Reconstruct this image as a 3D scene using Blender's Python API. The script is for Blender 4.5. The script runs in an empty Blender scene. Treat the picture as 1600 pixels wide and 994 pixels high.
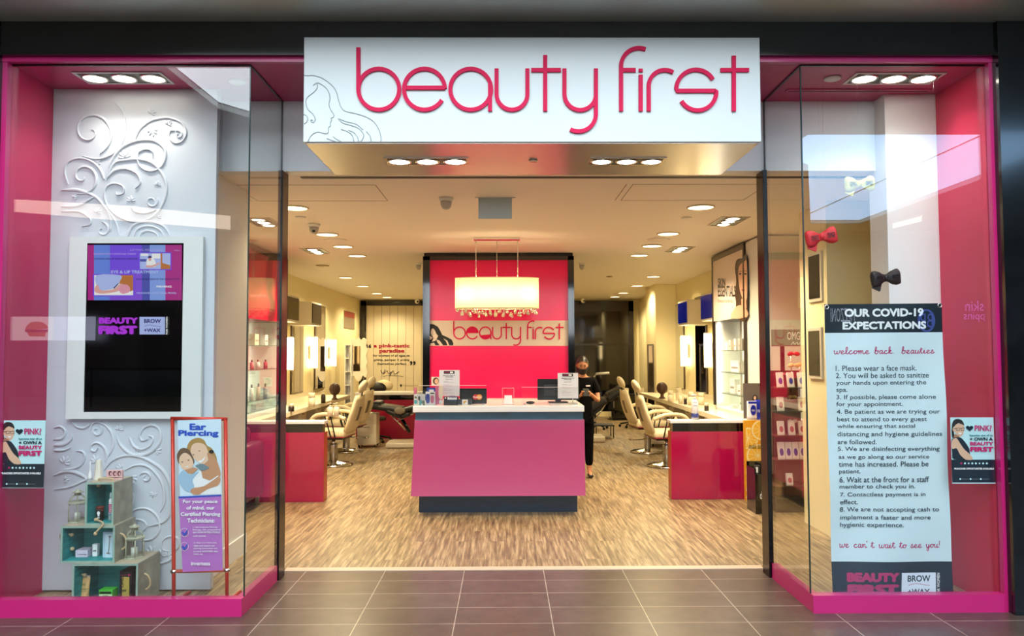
import bpy, bmesh, random
from math import *
from mathutils import Vector as V, Matrix as M4, geometry
rnd = random.Random(7)
SC = bpy.context.scene
COL = SC.collection
# ---------------------------------------------------------------- camera, world, exposure
H = 1.57
cd = bpy.data.cameras.new('camera'); cam = bpy.data.objects.new('camera', cd); COL.objects.link(cam)
cd.sensor_width = 36; cd.lens = 27.0; cd.clip_start = .05
cam.location = (0, 0, H)
cam.rotation_euler = (pi/2 + atan(53/1200), radians(.16), -atan(10/1200))
SC.camera = cam
SC.view_settings.view_transform = 'Standard'
SC.view_settings.look = 'None'
SC.view_settings.gamma = 1
SC.view_settings.use_curve_mapping = False
SC.view_settings.exposure = 0.0
SC.cycles.use_denoising = True
SC.cycles.max_bounces = 8
SC.cycles.transparent_max_bounces = 16
SC.cycles.sample_clamp_indirect = 4
SC.cycles.caustics_reflective = False
SC.cycles.caustics_refractive = False
w = bpy.data.worlds.new('world'); SC.world = w; w.use_nodes = True
w.node_tree.nodes['Background'].inputs[0].default_value = (.55, .75, 1, 1)
w.node_tree.nodes['Background'].inputs[1].default_value = .25
SKY = 7.0
FAR = 7.5
FILL = 6.0        # strength of the daylight panel added behind the camera
WARM = 140.0
MULTI = 60.0
RW = cam.rotation_euler.to_matrix()

def at(px, py, X=None, Y=None, Z=None):
    d = RW @ V(((px-800)/1200, -(py-497)/1200, -1))
    if Y is not None: t = Y/d.y
    elif X is not None: t = X/d.x
    else: t = (Z-H)/d.z
    return V((0, 0, H)) + d*t

# ---------------------------------------------------------------- materials
def lin(c):
    if isinstance(c, str):
        c = [int(c[i:i+2], 16)/255 for i in (0, 2, 4)]
        c = [x/12.92 if x < .04045 else ((x+.055)/1.055)**2.4 for x in c]
    return (c[0], c[1], c[2], 1)
MATS = {}
def mat(name, col, rough=.5, metal=0, emit=0, coat=0, noise=0, nscale=20, bump=0, stretch=None, spec=.5, ecol=None):
    if name in MATS: return MATS[name]
    m = bpy.data.materials.new(name); m.use_nodes = True; MATS[name] = m
    nt = m.node_tree; b = nt.nodes['Principled BSDF']; I = b.inputs
    I['Base Color'].default_value = lin(col); I['Roughness'].default_value = rough; I['Metallic'].default_value = metal
    I['Coat Weight'].default_value = coat; I['Coat Roughness'].default_value = .05
    I['Specular IOR Level'].default_value = spec
    if emit:
        I['Emission Color'].default_value = lin(ecol or col); I['Emission Strength'].default_value = emit
    if noise or bump:
        tc = nt.nodes.new('ShaderNodeTexCoord'); mp = nt.nodes.new('ShaderNodeMapping'); nz = nt.nodes.new('ShaderNodeTexNoise')
        if stretch: mp.inputs['Scale'].default_value = stretch
        nz.inputs['Scale'].default_value = nscale; nz.inputs['Detail'].default_value = 4
        nt.links.new(tc.outputs['Object'], mp.inputs[0]); nt.links.new(mp.outputs[0], nz.inputs['Vector'])
        if noise:
            mx = nt.nodes.new('ShaderNodeMix'); mx.data_type = 'RGBA'; mx.blend_type = 'MULTIPLY'
            rp = nt.nodes.new('ShaderNodeValToRGB'); rp.color_ramp.elements[0].position = .3; rp.color_ramp.elements[1].position = .7
            k = 1-noise; rp.color_ramp.elements[0].color = (k, k, k, 1)
            nt.links.new(nz.outputs['Fac'], rp.inputs[0]); mx.inputs[0].default_value = 1
            mx.inputs[6].default_value = lin(col); nt.links.new(rp.outputs[0], mx.inputs[7])
            nt.links.new(mx.outputs[2], I['Base Color'])
        if bump:
            bp = nt.nodes.new('ShaderNodeBump'); bp.inputs['Strength'].default_value = bump; bp.inputs['Distance'].default_value = .002
            nt.links.new(nz.outputs['Fac'], bp.inputs['Height']); nt.links.new(bp.outputs[0], I['Normal'])
    return m
def glass(name, tint=(.97, .985, .98), f0=.04, rough=0.0):
    if name in MATS: return MATS[name]
    m = bpy.data.materials.new(name); m.use_nodes = True; MATS[name] = m
    nt = m.node_tree; nt.nodes.clear(); N = nt.nodes.new; L = nt.links.new
    out = N('ShaderNodeOutputMaterial'); mix = N('ShaderNodeMixShader'); tr = N('ShaderNodeBsdfTransparent'); gl = N('ShaderNodeBsdfGlossy')
    tr.inputs[0].default_value = (*tint, 1); gl.inputs['Roughness'].default_value = rough
    geo = N('ShaderNodeNewGeometry'); dot = N('ShaderNodeVectorMath'); dot.operation = 'DOT_PRODUCT'
    L(geo.outputs['Incoming'], dot.inputs[0]); L(geo.outputs['Normal'], dot.inputs[1])
    ab = N('ShaderNodeMath'); ab.operation = 'ABSOLUTE'; L(dot.outputs['Value'], ab.inputs[0])
    om = N('ShaderNodeMath'); om.operation = 'SUBTRACT'; om.inputs[0].default_value = 1; L(ab.outputs[0], om.inputs[1])
    pw = N('ShaderNodeMath'); pw.operation = 'POWER'; pw.inputs[1].default_value = 5; L(om.outputs[0], pw.inputs[0])
    ma = N('ShaderNodeMath'); ma.operation = 'MULTIPLY_ADD'; ma.inputs[1].default_value = 1-f0; ma.inputs[2].default_value = f0; L(pw.outputs[0], ma.inputs[0])
    L(ma.outputs[0], mix.inputs[0]); L(tr.outputs[0], mix.inputs[1]); L(gl.outputs[0], mix.inputs[2]); L(mix.outputs[0], out.inputs[0])
    return m
def fabric_shade():
    m = bpy.data.materials.new('organza_shade'); m.use_nodes = True
    nt = m.node_tree; nt.nodes.clear(); N = nt.nodes.new; L = nt.links.new
    out = N('ShaderNodeOutputMaterial'); mix = N('ShaderNodeMixShader'); tr = N('ShaderNodeBsdfTranslucent'); df = N('ShaderNodeBsdfDiffuse')
    tr.inputs[0].default_value = (1, .86, .62, 1); df.inputs[0].default_value = (.9, .82, .66, 1); mix.inputs[0].default_value = .35
    L(tr.outputs[0], mix.inputs[1]); L(df.outputs[0], mix.inputs[2]); L(mix.outputs[0], out.inputs[0]); return m
def tiles():
    m = bpy.data.materials.new('mall_tile'); m.use_nodes = True; nt = m.node_tree; N = nt.nodes.new; L = nt.links.new
    b = nt.nodes['Principled BSDF']
    tc = N('ShaderNodeTexCoord'); mp = N('ShaderNodeMapping'); mp.inputs['Location'].default_value = (.30, .54-.28, 0)
    br = N('ShaderNodeTexBrick'); br.offset = 0; br.inputs['Scale'].default_value = 1
    br.inputs['Brick Width'].default_value = .568; br.inputs['Row Height'].default_value = .281; br.inputs['Mortar Size'].default_value = .0028
    br.inputs['Color1'].default_value = lin('54443c'); br.inputs['Color2'].default_value = lin('5e4d44'); br.inputs['Mortar'].default_value = lin('b4a698')
    nz = N('ShaderNodeTexNoise'); nz.inputs['Scale'].default_value = 9; nz.inputs['Detail'].default_value = 8
    rp = N('ShaderNodeValToRGB'); rp.color_ramp.elements[0].position = .3; rp.color_ramp.elements[0].color = (.72, .72, .72, 1); rp.color_ramp.elements[1].position = .7
    mx = N('ShaderNodeMix'); mx.data_type = 'RGBA'; mx.blend_type = 'MULTIPLY'; mx.inputs[0].default_value = 1
    L(tc.outputs['Object'], mp.inputs[0]); L(mp.outputs[0], br.inputs['Vector']); L(tc.outputs['Object'], nz.inputs['Vector'])
    L(nz.outputs['Fac'], rp.inputs[0]); L(br.outputs['Color'], mx.inputs[6]); L(rp.outputs[0], mx.inputs[7]); L(mx.outputs[2], b.inputs['Base Color'])
    b.inputs['Roughness'].default_value = .3; return m
def planks():
    m = bpy.data.materials.new('vinyl_plank'); m.use_nodes = True; nt = m.node_tree; N = nt.nodes.new; L = nt.links.new
    b = nt.nodes['Principled BSDF']
    tc = N('ShaderNodeTexCoord'); mp = N('ShaderNodeMapping'); mp.inputs['Rotation'].default_value = (0, 0, pi/2)
    br = N('ShaderNodeTexBrick'); br.offset = .4; br.inputs['Scale'].default_value = 1
    br.inputs['Brick Width'].default_value = .92; br.inputs['Row Height'].default_value = .153; br.inputs['Mortar Size'].default_value = .0006
    br.inputs['Color1'].default_value = (.78, .78, .78, 1); br.inputs['Color2'].default_value = (1, 1, 1, 1); br.inputs['Mortar'].default_value = (.5, .45, .4, 1)
    L(tc.outputs['Object'], mp.inputs[0]); L(mp.outputs[0], br.inputs['Vector'])
    m2 = N('ShaderNodeMapping'); m2.inputs['Scale'].default_value = (30, 1.6, 1); m2.inputs['Rotation'].default_value = (0, 0, radians(5))
    nz = N('ShaderNodeTexNoise'); nz.inputs['Scale'].default_value = 1.5; nz.inputs['Detail'].default_value = 5; nz.inputs['Roughness'].default_value = .6
    L(tc.outputs['Object'], m2.inputs[0])
    ad = N('ShaderNodeVectorMath'); ad.operation = 'ADD'; sc_ = N('ShaderNodeVectorMath'); sc_.operation = 'SCALE'; sc_.inputs['Scale'].default_value = 40
    L(br.outputs['Color'], sc_.inputs[0]); L(m2.outputs[0], ad.inputs[0]); L(sc_.outputs[0], ad.inputs[1]); L(ad.outputs[0], nz.inputs['Vector'])
    rp = N('ShaderNodeValToRGB'); e = rp.color_ramp.elements
    e[0].position = .33; e[0].color = lin('5e4c38'); e[1].position = .66; e[1].color = lin('b8a07c')
    k = e.new(.5); k.color = lin('8c7656')
    L(nz.outputs['Fac'], rp.inputs[0])
    mx = N('ShaderNodeMix'); mx.data_type = 'RGBA'; mx.blend_type = 'MULTIPLY'; mx.inputs[0].default_value = .35
    L(rp.outputs[0], mx.inputs[6]); L(br.outputs['Color'], mx.inputs[7]); L(mx.outputs[2], b.inputs['Base Color'])
    b.inputs['Roughness'].default_value = .38; return m

white = mat('white_paint', 'e8e8e6', .45)
ceilm = mat('ceiling_paint', 'f4ece2', .6)
cream = mat('cream_wall', 'efe2b4', .55)
hood = mat('header_white', 'e2e6ea', .4)
pinkf = mat('pink_lacquer', 'c01e6c', .3, coat=.3)
pinks = mat('pink_soffit', 'b81f62', .35)
pinkw = mat('pink_backpainted_glass', 'f01e60', .15, coat=0, spec=.25)
pinkd = mat('pink_desk_gloss', 'b04070', .08, coat=1, bump=.06, nscale=5)
pinkc = mat('crimson_gloss', 'ac0e48', .12, coat=.6, bump=.05, nscale=6)
red = mat('deep_red', '9a0c2c', .3)
stone = mat('black_stone', '181b1c', .12, noise=.5, nscale=7, coat=.3)
blackm = mat('black_metal', '0c0d10', .2, metal=.3)
blackg = mat('black_gloss', '080708', .08, coat=.5)
blackp = mat('black_plastic', '060607', .45, spec=.3)
blackv = mat('black_vinyl', '161412', .4)
teal = mat('teal_band', '0a4a62', .2, coat=.6, noise=.5, nscale=4, stretch=(1, 1, 3))
navy = mat('navy_plinth', '0c2238', .35, noise=.4, nscale=9, stretch=(1, 1, 4))
quartz = mat('white_quartz', 'f0efee', .2)
metalc = mat('champagne_metal', 'd0cccc', .22, metal=.55, bump=.05, nscale=3)
chrome = mat('chrome', 'd8d4cc', .14, metal=1)
steel = mat('brushed_steel', 'b8b2a8', .3, metal=1)
vinyl = mat('cream_vinyl', 'e6d6b0', .38)
mirror = mat('mirror', 'e8e8e4', .02, metal=1)
GL = glass('storefront_glass', f0=.06)
ACR = glass('clear_acrylic', (.97, .97, .97), .05)
SHG = glass('shelf_glass', (.9, .97, .94), .06)
EDGE = mat('glass_edge', '16302c', .15)
ink = mat('black_ink', '10100f', .6)
wht = mat('white_print', 'f0f0f0', .6)
cyanw = mat('poster_cyan_white', 'c8ecf0', .5)
dteal = mat('poster_dark_teal', '062430', .35)
mag = mat('poster_magenta', 'c01464', .5)
hotp = mat('sign_letter_pink', 'd0084a', .55, spec=.2)
lampm = mat('lamp_white', 'fff4e0', .5, emit=14)
lampw = mat('lamp_warm', 'ffe9b8', .5, emit=5)
tubel = mat('sconce_glow', 'fff0c8', .5, emit=20, ecol='ffe0a0')
skin = mat('skin', 'c08a68', .5)
skinl = mat('print_skin', 'e8b898', .6)
skind = mat('print_skin_shade', 'b8805e', .6)
hairb = mat('print_brown_hair', '4a2c1c', .6)
hairk = mat('print_black_hair', '150f12', .6)
rope = mat('rope', 'c8b088', .8, bump=.6, nscale=90)

# ---------------------------------------------------------------- mesh helpers
def catmull(p, n=8, closed=False):
    if len(p) < 3: return [tuple(q) for q in p]
    P = [V(q) for q in p]; out = []
    m = len(P) if closed else len(P)-1
    g = (lambda i: P[i % len(P)]) if closed else (lambda i: P[max(0, min(len(P)-1, i))])
    for i in range(m):
        a, b, c, d = g(i-1), g(i), g(i+1), g(i+2)
        for k in range(n):
            t = k/n
            out.append(tuple(.5*((2*b)+(c-a)*t+(2*a-5*b+4*c-d)*t*t+(3*b-a-3*c+d)*t**3)))
    if not closed: out.append(tuple(P[-1]))
    return out

class MB:
    def __init__(s): s.v = []; s.f = []; s.sm = []
    def add(s, vs, fs, smooth=False):
        o = len(s.v); s.v += [tuple(a) for a in vs]
        for f in fs: s.f.append([i+o for i in f]); s.sm.append(smooth)
        return s
    def box(s, x0, x1, y0, y1, z0, z1, b=0):
        if x0 > x1: x0, x1 = x1, x0
        if y0 > y1: y0, y1 = y1, y0
        if z0 > z1: z0, z1 = z1, z0
        b = min(b, (x1-x0)/2.01, (y1-y0)/2.01, (z1-z0)/2.01)
        if b <= 0:
            vs = [(x, y, z) for z in (z0, z1) for y in (y0, y1) for x in (x0, x1)]
            return s.add(vs, [(0, 2, 3, 1), (4, 5, 7, 6), (0, 1, 5, 4), (2, 6, 7, 3), (0, 4, 6, 2), (1, 3, 7, 5)])
        bm = bmesh.new(); bmesh.ops.create_cube(bm, size=1)
        for q in bm.verts: q.co = ((x0+x1)/2+q.co.x*(x1-x0), (y0+y1)/2+q.co.y*(y1-y0), (z0+z1)/2+q.co.z*(z1-z0))
        bmesh.ops.bevel(bm, geom=bm.edges[:], offset=b, segments=2, profile=.5, affect='EDGES')
        bm.verts.index_update()
        s.add([q.co[:] for q in bm.verts], [[q.index for q in f.verts] for f in bm.faces], False); bm.free(); return s
    def tube(s, pts, r, n=8, closed=False, cap=True, r2=None):
        P = [V(p) for p in pts]; m = len(P); R = r if isinstance(r, (list, tuple)) else [r]*m
        vs = []; prev = None
        for i in range(m):
            if closed: t = P[(i+1) % m]-P[i-1]
            else: t = P[min(i+1, m-1)]-P[max(i-1, 0)]
            t = t.normalized() if t.length > 1e-9 else V((0, 0, 1))
            if prev is None: u = t.cross(V((0, 0, 1)) if abs(t.z) < .9 else V((1, 0, 0))).normalized()
            else:
                u = prev-t*prev.dot(t); u = u.normalized() if u.length > 1e-6 else t.orthogonal().normalized()
            prev = u; w_ = t.cross(u)
            for k in range(n):
                a = 2*pi*k/n; vs.append(P[i]+(u*cos(a)+w_*sin(a))*R[i])
        fs = []
        for i in range(m if closed else m-1):
            j = (i+1) % m
            for k in range(n): fs.append((i*n+k, i*n+(k+1) % n, j*n+(k+1) % n, j*n+k))
        if cap and not closed: fs += [tuple(range(n))[::-1], tuple((m-1)*n+k for k in range(n))]
        return s.add(vs, fs, True)
    def lathe(s, prof, cx=0, cy=0, z=0, n=20, sx=1, sy=1, a0=0, smooth=True, axis='Z', c=None):
        vs = []; m = len(prof)
        for r, h in prof:
            for k in range(n):
                a = a0+2*pi*k/n
                if axis == 'Z': vs.append((cx+r*cos(a)*sx, cy+r*sin(a)*sy, z+h))
                elif axis == 'Y': vs.append((cx+r*cos(a)*sx, cy+h, z+r*sin(a)*sy))
                else: vs.append((cx+h, cy+r*cos(a)*sx, z+r*sin(a)*sy))
        fs = [(i*n+k, i*n+(k+1) % n, (i+1)*n+(k+1) % n, (i+1)*n+k) for i in range(m-1) for k in range(n)]
        fs += [tuple(range(n))[::-1], tuple((m-1)*n+k for k in range(n))]
        return s.add(vs, fs, smooth)
    def ell(s, c, r, n=14, m=8, rot=None):
        vs = []
        for i in range(m+1):
            th = pi*(i+.001)/(m+.002)
            for k in range(n):
                a = 2*pi*k/n; p = V((r[0]*sin(th)*cos(a), r[1]*sin(th)*sin(a), r[2]*cos(th)))
                if rot: p = rot @ p
                vs.append(V(c)+p)
        return s.add(vs, [(i*n+k, i*n+(k+1) % n, (i+1)*n+(k+1) % n, (i+1)*n+k) for i in range(m) for k in range(n)], True)
    def prism(s, poly, fn, t0, t1):
        """2D polygon extruded; fn(u, v, t) -> xyz"""
        n = len(poly); vs = [fn(u, q, t0) for u, q in poly]+[fn(u, q, t1) for u, q in poly]
        tri = geometry.tessellate_polygon([[V((u, q, 0)) for u, q in poly]])
        fs = [tuple(t) for t in tri]+[tuple(i+n for i in t[::-1]) for t in tri]+[(i, (i+1) % n, (i+1) % n+n, i+n) for i in range(n)]
        return s.add(vs, fs)
    def xf(s, m, i0=0):
        for i in range(i0, len(s.v)): s.v[i] = tuple(m @ V(s.v[i]))
        return s
    def build(s, name, m, parent=None, label=None, kind=None, smooth=None):
        me = bpy.data.meshes.new(name)
        L0 = parent_loc(parent)
        me.from_pydata([tuple(V(q)-L0) for q in s.v], [], s.f)
        bm = bmesh.new(); bm.from_mesh(me); bmesh.ops.recalc_face_normals(bm, faces=bm.faces); bm.to_mesh(me); bm.free()
        me.polygons.foreach_set('use_smooth', [bool(x) for x in s.sm] if smooth is None else [smooth]*len(me.polygons))
        if isinstance(m, (list, tuple)):
            for q in m: me.materials.append(q)
        else: me.materials.append(m)
        o = bpy.data.objects.new(name, me); COL.objects.link(o)
        if parent is not None: o.parent = parent
        if label: o['label'] = label
        if kind: o['kind'] = kind
        return o
def parent_loc(p):
    L = V((0, 0, 0))
    while p is not None: L = L+V(p.location); p = p.parent
    return L
def thing(name, label, cat, loc=(0, 0, 0), group=None):
    o = bpy.data.objects.new(name, None); COL.objects.link(o); o.location = loc; o.empty_display_size = .1
    o['label'] = label; o['category'] = cat
    if group: o['group'] = group
    return o
def tag(o, label, cat, group=None):
    o['label'] = label; o['category'] = cat
    if group: o['group'] = group
    return o
def struct(name, mb, m, parent=None):
    o = mb.build(name, m, parent)
    if parent is None: o['kind'] = 'structure'
    return o
def kids(o): return [c for c in bpy.data.objects if c.parent == o]
def dup(root, loc, rz=None, label=None, group=None):
    def cp(o, par):
        c = o.copy(); COL.objects.link(c)
        if par is not None: c.parent = par
        for k in kids(o): cp(k, c)
        return c
    r = cp(root, None); r.location = loc
    if rz is not None: r.rotation_euler = (0, 0, rz)
    if label: r['label'] = label
    if group: r['group'] = group
    return r
def light(kind, name, loc, power, col=(1, 1, 1), size=.1, rot=None, parent=None, spot=None):
    l = bpy.data.lights.new(name, kind); l.energy = power; l.color = col
    if kind == 'AREA': l.shape = 'DISK'; l.size = size
    else: l.shadow_soft_size = size
    if kind == 'SPOT': l.spot_size = radians(spot or 100); l.spot_blend = .6
    o = bpy.data.objects.new(name, l); COL.objects.link(o); o.location = loc
    if rot: o.rotation_euler = rot
    if parent is not None: o.parent = parent; o.location = V(loc)-parent_loc(parent)
    return o

class Board:
    """A flat surface (plane Y=d or X=d) on which print is laid; pixel coordinates give where on the real surface a mark stands."""
    def __init__(s, root, ax, d, view=None, z=None):
        s.root = root; s.ax = ax; s.d = d; s.k = 0; s.z = z
    def P(s, px, py, off=0):
        if s.z: ox, oy, sc = s.z; px = ox+px/sc; py = oy+py/sc
        q = at(px, py, Y=s.d) if s.ax == 'Y' else at(px, py, X=s.d)
        if s.ax == 'Y': q.y -= off
        else: q.x -= off*(1 if s.d > 0 else -1)
        return q
    def layer(s):
        s.k += 1; return .0008+min(s.k, 40)*.0003+max(0, s.k-40)*.00004
    def poly(s, pts, m, name='print', label=None, smooth=0, off=None, mb=None):
        if smooth: pts = catmull(pts, smooth, True)
        o = s.layer() if off is None else off
        n = len(pts); vs = [s.P(x, y, o) for x, y in pts]
        tri = geometry.tessellate_polygon([[V((x, y, 0)) for x, y in pts]])
        b = mb or MB(); b.add(vs, [tuple(t) for t in tri])
        if mb is None: return b.build(name, m, s.root, label)
    def rect(s, x0, y0, x1, y1, m, name='print', **k): return s.poly([(x0, y0), (x1, y0), (x1, y1), (x0, y1)], m, name, **k)
    def circ(s, x, y, r, m, name='print', ry=None, n=20, **k):
        return s.poly([(x+r*cos(2*pi*i/n), y+(ry or r)*sin(2*pi*i/n)) for i in range(n)], m, name, **k)
    def line(s, pts, wd, m, name='print', smooth=0, mb=None, off=None):
        if smooth: pts = catmull(pts, smooth)
        o = s.layer() if off is None else off; b = mb or MB(); L = []; R = []
        W = wd if isinstance(wd, (list, tuple)) else None
        for i, p in enumerate(pts):
            a = pts[max(0, i-1)]; c = pts[min(len(pts)-1, i+1)]; dx, dy = c[0]-a[0], c[1]-a[1]; l = hypot(dx, dy) or 1
            h = (W[0]+(W[1]-W[0])*i/(len(pts)-1) if W else wd)/2
            L.append(s.P(p[0]-dy/l*h, p[1]+dx/l*h, o)); R.append(s.P(p[0]+dy/l*h, p[1]-dx/l*h, o))
        n = len(pts); b.add(L+R, [(i, i+1, n+i+1, n+i) for i in range(n-1)])
        if mb is None: return b.build(name, m, s.root)
    def text(s, t, x0, y0, x1, y1, m, bold=0, name='lettering', rot=0, shear=0, off=None):
        """text whose ink box fills the given box; rot=90 reads upwards"""
        vs, fs = text_mesh(t, bold, shear); o = s.layer() if off is None else off
        out = []
        nb = len(vs)//(9 if bold else 1)
        for i, (u, q) in enumerate(vs):
            if rot == 90: px = x0+(x1-x0)*(1-q); py = y1+(y0-y1)*u
            else: px = x0+(x1-x0)*u; py = y1+(y0-y1)*q
            out.append(s.P(px, py, o+(i//nb)*.00005))
        return MB().add(out, fs).build(name, m, s.root)
_TC = {}
def text_mesh(t, bold=0, shear=0):
    key = (t, bold, shear)
    if key in _TC: return _TC[key]
    c = bpy.data.curves.new('tmp', 'FONT'); c.body = t; c.size = 1; c.resolution_u = 3; c.shear = shear; c.fill_mode = 'FRONT'
    o = bpy.data.objects.new('tmp', c); COL.objects.link(o)
    dg = bpy.context.evaluated_depsgraph_get(); me = o.evaluated_get(dg).to_mesh()
    base = [(q.co.x, q.co.y) for q in me.vertices]; bf = [list(p.vertices) for p in me.polygons]
    o.evaluated_get(dg).to_mesh_clear(); bpy.data.objects.remove(o); bpy.data.curves.remove(c)
    sh = [(0, 0)] if not bold else [(bold*cos(a), bold*sin(a)) for a in [2*pi*i/8 for i in range(8)]]+[(0, 0)]
    vs = []; fs = []
    for dx, dy in sh:
        k = len(vs); vs += [(x+dx, y+dy) for x, y in base]; fs += [[i+k for i in f] for f in bf]
    X0 = min(v[0] for v in vs); X1 = max(v[0] for v in vs); Y0 = min(v[1] for v in vs); Y1 = max(v[1] for v in vs)
    r = ([((x-X0)/(X1-X0 or 1), (y-Y0)/(Y1-Y0 or 1)) for x, y in vs], fs); _TC[key] = r; return r
def arc(cx, cy, r, a0, a1, n=24, ry=None):
    """angles in degrees, counter-clockwise as seen, y down"""
    return [(cx+r*cos(radians(a0+(a1-a0)*i/n)), cy-(ry or r)*sin(radians(a0+(a1-a0)*i/n))) for i in range(n+1)]
# strokes of the shop's lettering, in the sign's own drawing units
LOGO = [
 [(217, 76), (217, 216)], arc(286, 217, 69, 0, 360, 40),
 arc(440, 217, 69, 2, 328, 40), [(371, 212), (509, 212)],
 arc(596, 217, 69, 0, 360, 40), [(661, 200), (661, 291)],
 [(683, 147), (683, 232)]+arc(735, 234, 52, 180, 360, 20)+[(787, 147)],
 [(847, 102), (847, 291)], [(800, 152), (900, 152)],
 [(912, 147), (912, 232)]+arc(965, 234, 53, 180, 360, 20)+[(1018, 147)], [(1018, 230), (1018, 300)]+arc(959, 300, 59, 0, -118, 20),
 [(1103, 291), (1103, 138)]+arc(1163, 138, 60, 180, 68, 16), [(1103, 152), (1152, 152)],
 [(1169, 168), (1169, 291)], [(1169, 148), (1169, 158)],
 [(1196, 291), (1196, 206)]+arc(1250, 206, 54, 180, 58, 16),
 arc(1355, 217, 66, 30, 178, 20)+[(1290, 222), (1420, 222)]+arc(1361, 225, 63, 0, -150, 24),
 [(1483, 104), (1483, 291)], [(1438, 152), (1534, 152)]]
def stroke(mb, pts, w_, fn, t0, t1):
    n = len(pts); L = []; R = []; closed = hypot(pts[0][0]-pts[-1][0], pts[0][1]-pts[-1][1]) < .5 and n > 3
    if closed: pts = pts[:-1]; n -= 1
    for i in range(n):
        a = pts[i-1] if (closed or i) else pts[0]; c = pts[(i+1) % n] if closed else pts[min(n-1, i+1)]
        dx, dy = c[0]-a[0], c[1]-a[1]; l = hypot(dx, dy) or 1
        L.append((pts[i][0]-dy/l*w_/2, pts[i][1]+dx/l*w_/2)); R.append((pts[i][0]+dy/l*w_/2, pts[i][1]-dx/l*w_/2))
    vs = [fn(*p, t0) for p in L]+[fn(*p, t0) for p in R]+[fn(*p, t1) for p in L]+[fn(*p, t1) for p in R]; fs = []
    for i in range(n if closed else n-1):
        j = (i+1) % n; fs += [(i, j, n+j, n+i), (2*n+i, 3*n+i, 3*n+j, 2*n+j), (i, 2*n+i, 2*n+j, j), (n+i, n+j, 3*n+j, 3*n+i)]
    if not closed: fs += [(0, n, 3*n, 2*n), (n-1, 3*n-1, 4*n-1, 2*n-1)]
    mb.add(vs, fs)
# ---------------------------------------------------------------- the setting
ZC = 2.855; ZD = 3.355; GY = 4.70; DY = 5.40
XL, XR = -3.55, 3.27; YB = 18.8
PL0, PL1 = at(7, 102, Y=4.66).x-.012, at(17.5, 102, Y=4.66).x-.022; PR0, PR1 = at(1548, 102, Y=4.66).x+.008, at(1539, 102, Y=4.66).x+.022
GLX, GRX = -1.575, 1.84
def B(*a, **k): return MB().box(*a, **k)
struct('floor_mall', B(-22, 22, -19, 5.62, -.1, 0), tiles())
struct('floor_shop', B(-3.75, 3.5, 5.66, 19, -.1, 0.002).box(PL1, GLX-.045, 4.72, 5.66, -.1, .004).box(GRX+.045, PR1, 4.72, 5.66, -.1, .004), planks())
struct('trim_threshold', B(GLX-.02, GRX+.02, 5.60, 5.68, -.05, .006, b=.002), mat('threshold', 'c8ad96', .4))
struct('ceiling_shop', B(-3.75, 3.5, 5.5, 19, ZC, ZC+.12), ceilm)
struct('trim_ceiling_slot', B(-1.5, 2.9, 5.58, 5.635, ZC-.003, ZC+.01), ink)
struct('ceiling_display', B(-3.2, 3.2, 4.702, 5.5, ZD, ZD+.08), pinks)
# header above the entrance, white on its shop face
struct('wall_header', B(-2.05, 2.75, DY, DY+.12, ZC-.002, ZD), hood)
struct('wall_left', B(XL-.12, XL, 5.2, YB+.2, 0, ZC), cream)
struct('wall_right', B(XR, XR+.12, 5.2, YB+.2, 0, ZC), cream)
struct('wall_back', B(XL, XR, YB, YB+.12, 0, ZC), cream)
# pink cheeks of the two display windows
struct('wall_display_left', B(PL1-.03, PL1, GY, 5.16, 0, ZD), mat('pink_cheek', 'c02058', .3))
struct('wall_display_right', B(PR1, PR1+.03, GY, 5.30, 0, ZD), mat('pink_cheek_red', 'cc2450', .3))
struct('wall_partition_left', B(-3.5, -2.06, 5.20, 6.15, 0, ZC-.002), white)
struct('baseboard_left', B(-2.06, -2.045, 5.22, 6.15, 0, .15, b=.003), white)
struct('wall_partition_right', B(2.74, 3.27, 6.5, 7.1, 0, ZC-.002), cream)
struct('wall_pillar_right', B(2.64, PR1, 5.25, 5.5, 0, ZD), white)
struct('wall_window_side_right', B(3.2, 3.27, 5.3, 6.5, 0, ZC), cream)
struct('wall_display_top_left', B(-3.0, -2.0, DY-.02, DY+.1, ZC, ZD), hood)
# black stone surround of the storefront
m = B(-3.6, 4.3, 4.62, 4.66, ZD+.03, 3.59)
struct('wall_stone_header', m, stone)
struct('wall_stone_left', B(-3.9, PL0, 4.60, 4.70, 0, 3.59), stone)
struct('wall_stone_right', B(PR0, 3.62, 4.60, 4.70, 0, 3.59), stone)
struct('wall_stone_joint', B(-1.155, -1.151, 4.617, 4.62, ZD+.03, 3.588).box(PR0, PR0+.004, 4.598, 4.60, ZD+.03, 3.588), ink)
struct('wall_outer_right', B(3.62, 3.75, 4.15, 4.75, 0, 3.62), blackg)
# pink frame and sill
f = MB().box(PL0, PR0, 4.655, 4.70, ZD, ZD+.03).box(PL0, PL1, 4.66, 4.70, .0, ZD).box(PR1, PR0, 4.66, 4.70, 0, ZD)
struct('trim_pink_frame', f, pinkf)
struct('trim_sill_left', B(PL1, GLX-.0, 4.655, 4.72, 0, .105).box(GLX-.045, GLX+.0, 4.72, 5.37, 0, .105), pinkf)
struct('trim_sill_right', B(GRX, PR1, 4.655, 4.72, 0, .105).box(GRX, GRX+.045, 4.72, 5.37, 0, .105), pinkf)
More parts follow.
